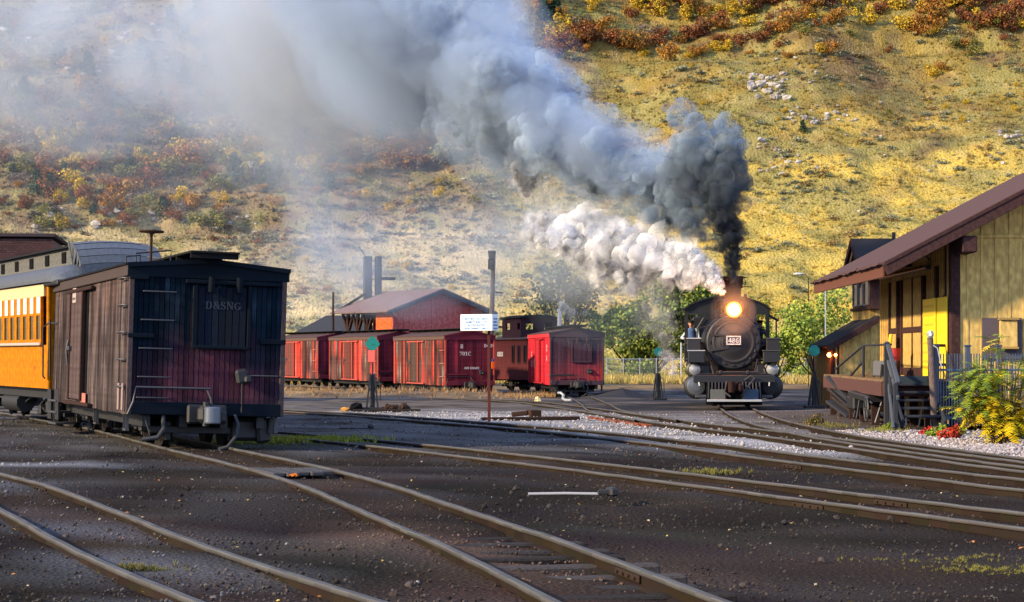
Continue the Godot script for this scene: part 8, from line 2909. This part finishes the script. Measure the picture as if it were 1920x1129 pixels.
	# thin drifting veils of haze over the left of the hillside and by the shed
	bank("smoke_haze", "thin veil of smoke haze drifting before the left hillside and shed", "veils of smoke haze", px(760, 500, 150), Vector3(24, 5.0, 6), Vector3.ZERO, Color(0.92, 0.96, 1.0), 0.02, 2)
	bank("smoke_haze", "thin veil of smoke haze drifting before the left hillside and shed", "veils of smoke haze", px(350, 300, 150), Vector3(22, 7.0, 6), Vector3.ZERO, Color(0.92, 0.96, 1.0), 0.008, 2)
	# [x, y, distance, half sizes in metres, tilt, density]
	for h in [[700, 20, 80, 6.5, 4.0, 4.0, -0.5, 2], [600, 100, 83, 6.0, 5.0, 4.5, -0.4, 1], [520, 130, 85, 4.5, 4.0, 4.0, 0.1, 1], [720, 240, 84, 5.0, 2.6, 3.0, -0.2, 0], [300, 120, 96, 12.0, 5.0, 5.0, -0.1, 0], [100, 130, 97, 8.0, 3.6, 4.0, -0.2, 0], [780, 170, 80, 5.0, 2.4, 3.5, -0.4, 1], [880, 170, 77, 4.2, 2.2, 3.0, -0.5, 1], [560, 60, 84, 3.6, 5.5, 4.0, 0.2, 1], [850, 110, 76, 4.8, 2.6, 3.5, -0.6, 1], [620, 190, 82, 5.0, 2.2, 3.5, -0.3, 0], [960, 215, 72, 2.6, 1.3, 2.0, -0.5, 1],
		[500, 30, 88, 3.0, 3.4, 3.0, 0.3, 2], [270, 100, 88, 1.5, 2.2, 2.0, 0.25, 2], [255, 130, 87, 1.1, 1.5, 1.6, 0.2, 1], [265, 115, 86, 0.7, 0.9, 1.2, -0.2, 2], [90, 20, 90, 4.2, 1.6, 3.0, 0.35, 2], [110, 50, 89, 1.8, 1.1, 1.8, 0.5, 1], [95, 35, 88, 1.1, 0.7, 1.4, 0.3, 2], [380, 20, 86, 1.6, 0.8, 1.5, -0.2, 2], [420, 60, 86, 1.2, 1.0, 1.2, 0.6, 1],
		[250, 40, 95, 9.0, 3.4, 5.0, 0.1, 0], [60, 200, 95, 4.5, 1.8, 3.0, -0.4, 1], [10, 170, 93, 2.6, 1.0, 2.0, -0.5, 1], [330, 210, 94, 5.0, 1.4, 3.0, 0.15, 0], [460, 170, 88, 2.2, 1.6, 2.0, 0.3, 1],
		[560, 320, 92, 1.4, 2.4, 1.6, 0.25, 1], [590, 400, 98, 1.5, 3.0, 1.8, 0.15, 1], [760, 480, 108, 7.0, 3.4, 3.0, 0.0, 0], [1000, 470, 80, 3.2, 2.0, 2.0, 0.1, 0], [1110, 560, 80, 2.4, 1.8, 2.0, 0.1, 0], [640, 430, 104, 2.6, 2.8, 2.5, 0.2, 0], [610, 470, 106, 1.2, 2.0, 1.5, 0.1, 1], [680, 520, 110, 1.4, 1.4, 1.5, 0.0, 1], [730, 560, 101, 1.6, 1.0, 1.4, 0.2, 0], [800, 575, 103, 1.5, 0.8, 1.2, 0.1, 0], [920, 560, 96, 0.9, 1.2, 1.0, 0.1, 1],
		[1000, 300, 74, 1.7, 0.9, 1.2, -0.6, 1], [1060, 400, 72, 1.4, 0.9, 1.2, 0.4, 1], [960, 430, 78, 2.4, 1.2, 1.6, 0.1, 0], [1120, 375, 70, 1.4, 0.7, 1.0, -0.3, 1]]:
		bank("smoke_haze", "thin veil of smoke haze drifting before the left hillside and shed", "veils of smoke haze", px(h[0], h[1], h[2]), Vector3(h[3], h[4], h[5]) * 1.12, Vector3(0, 0, h[6]), Color(0.90, 0.95, 1.0), [0.03, 0.06, 0.11, 0.18][h[7]], 2)
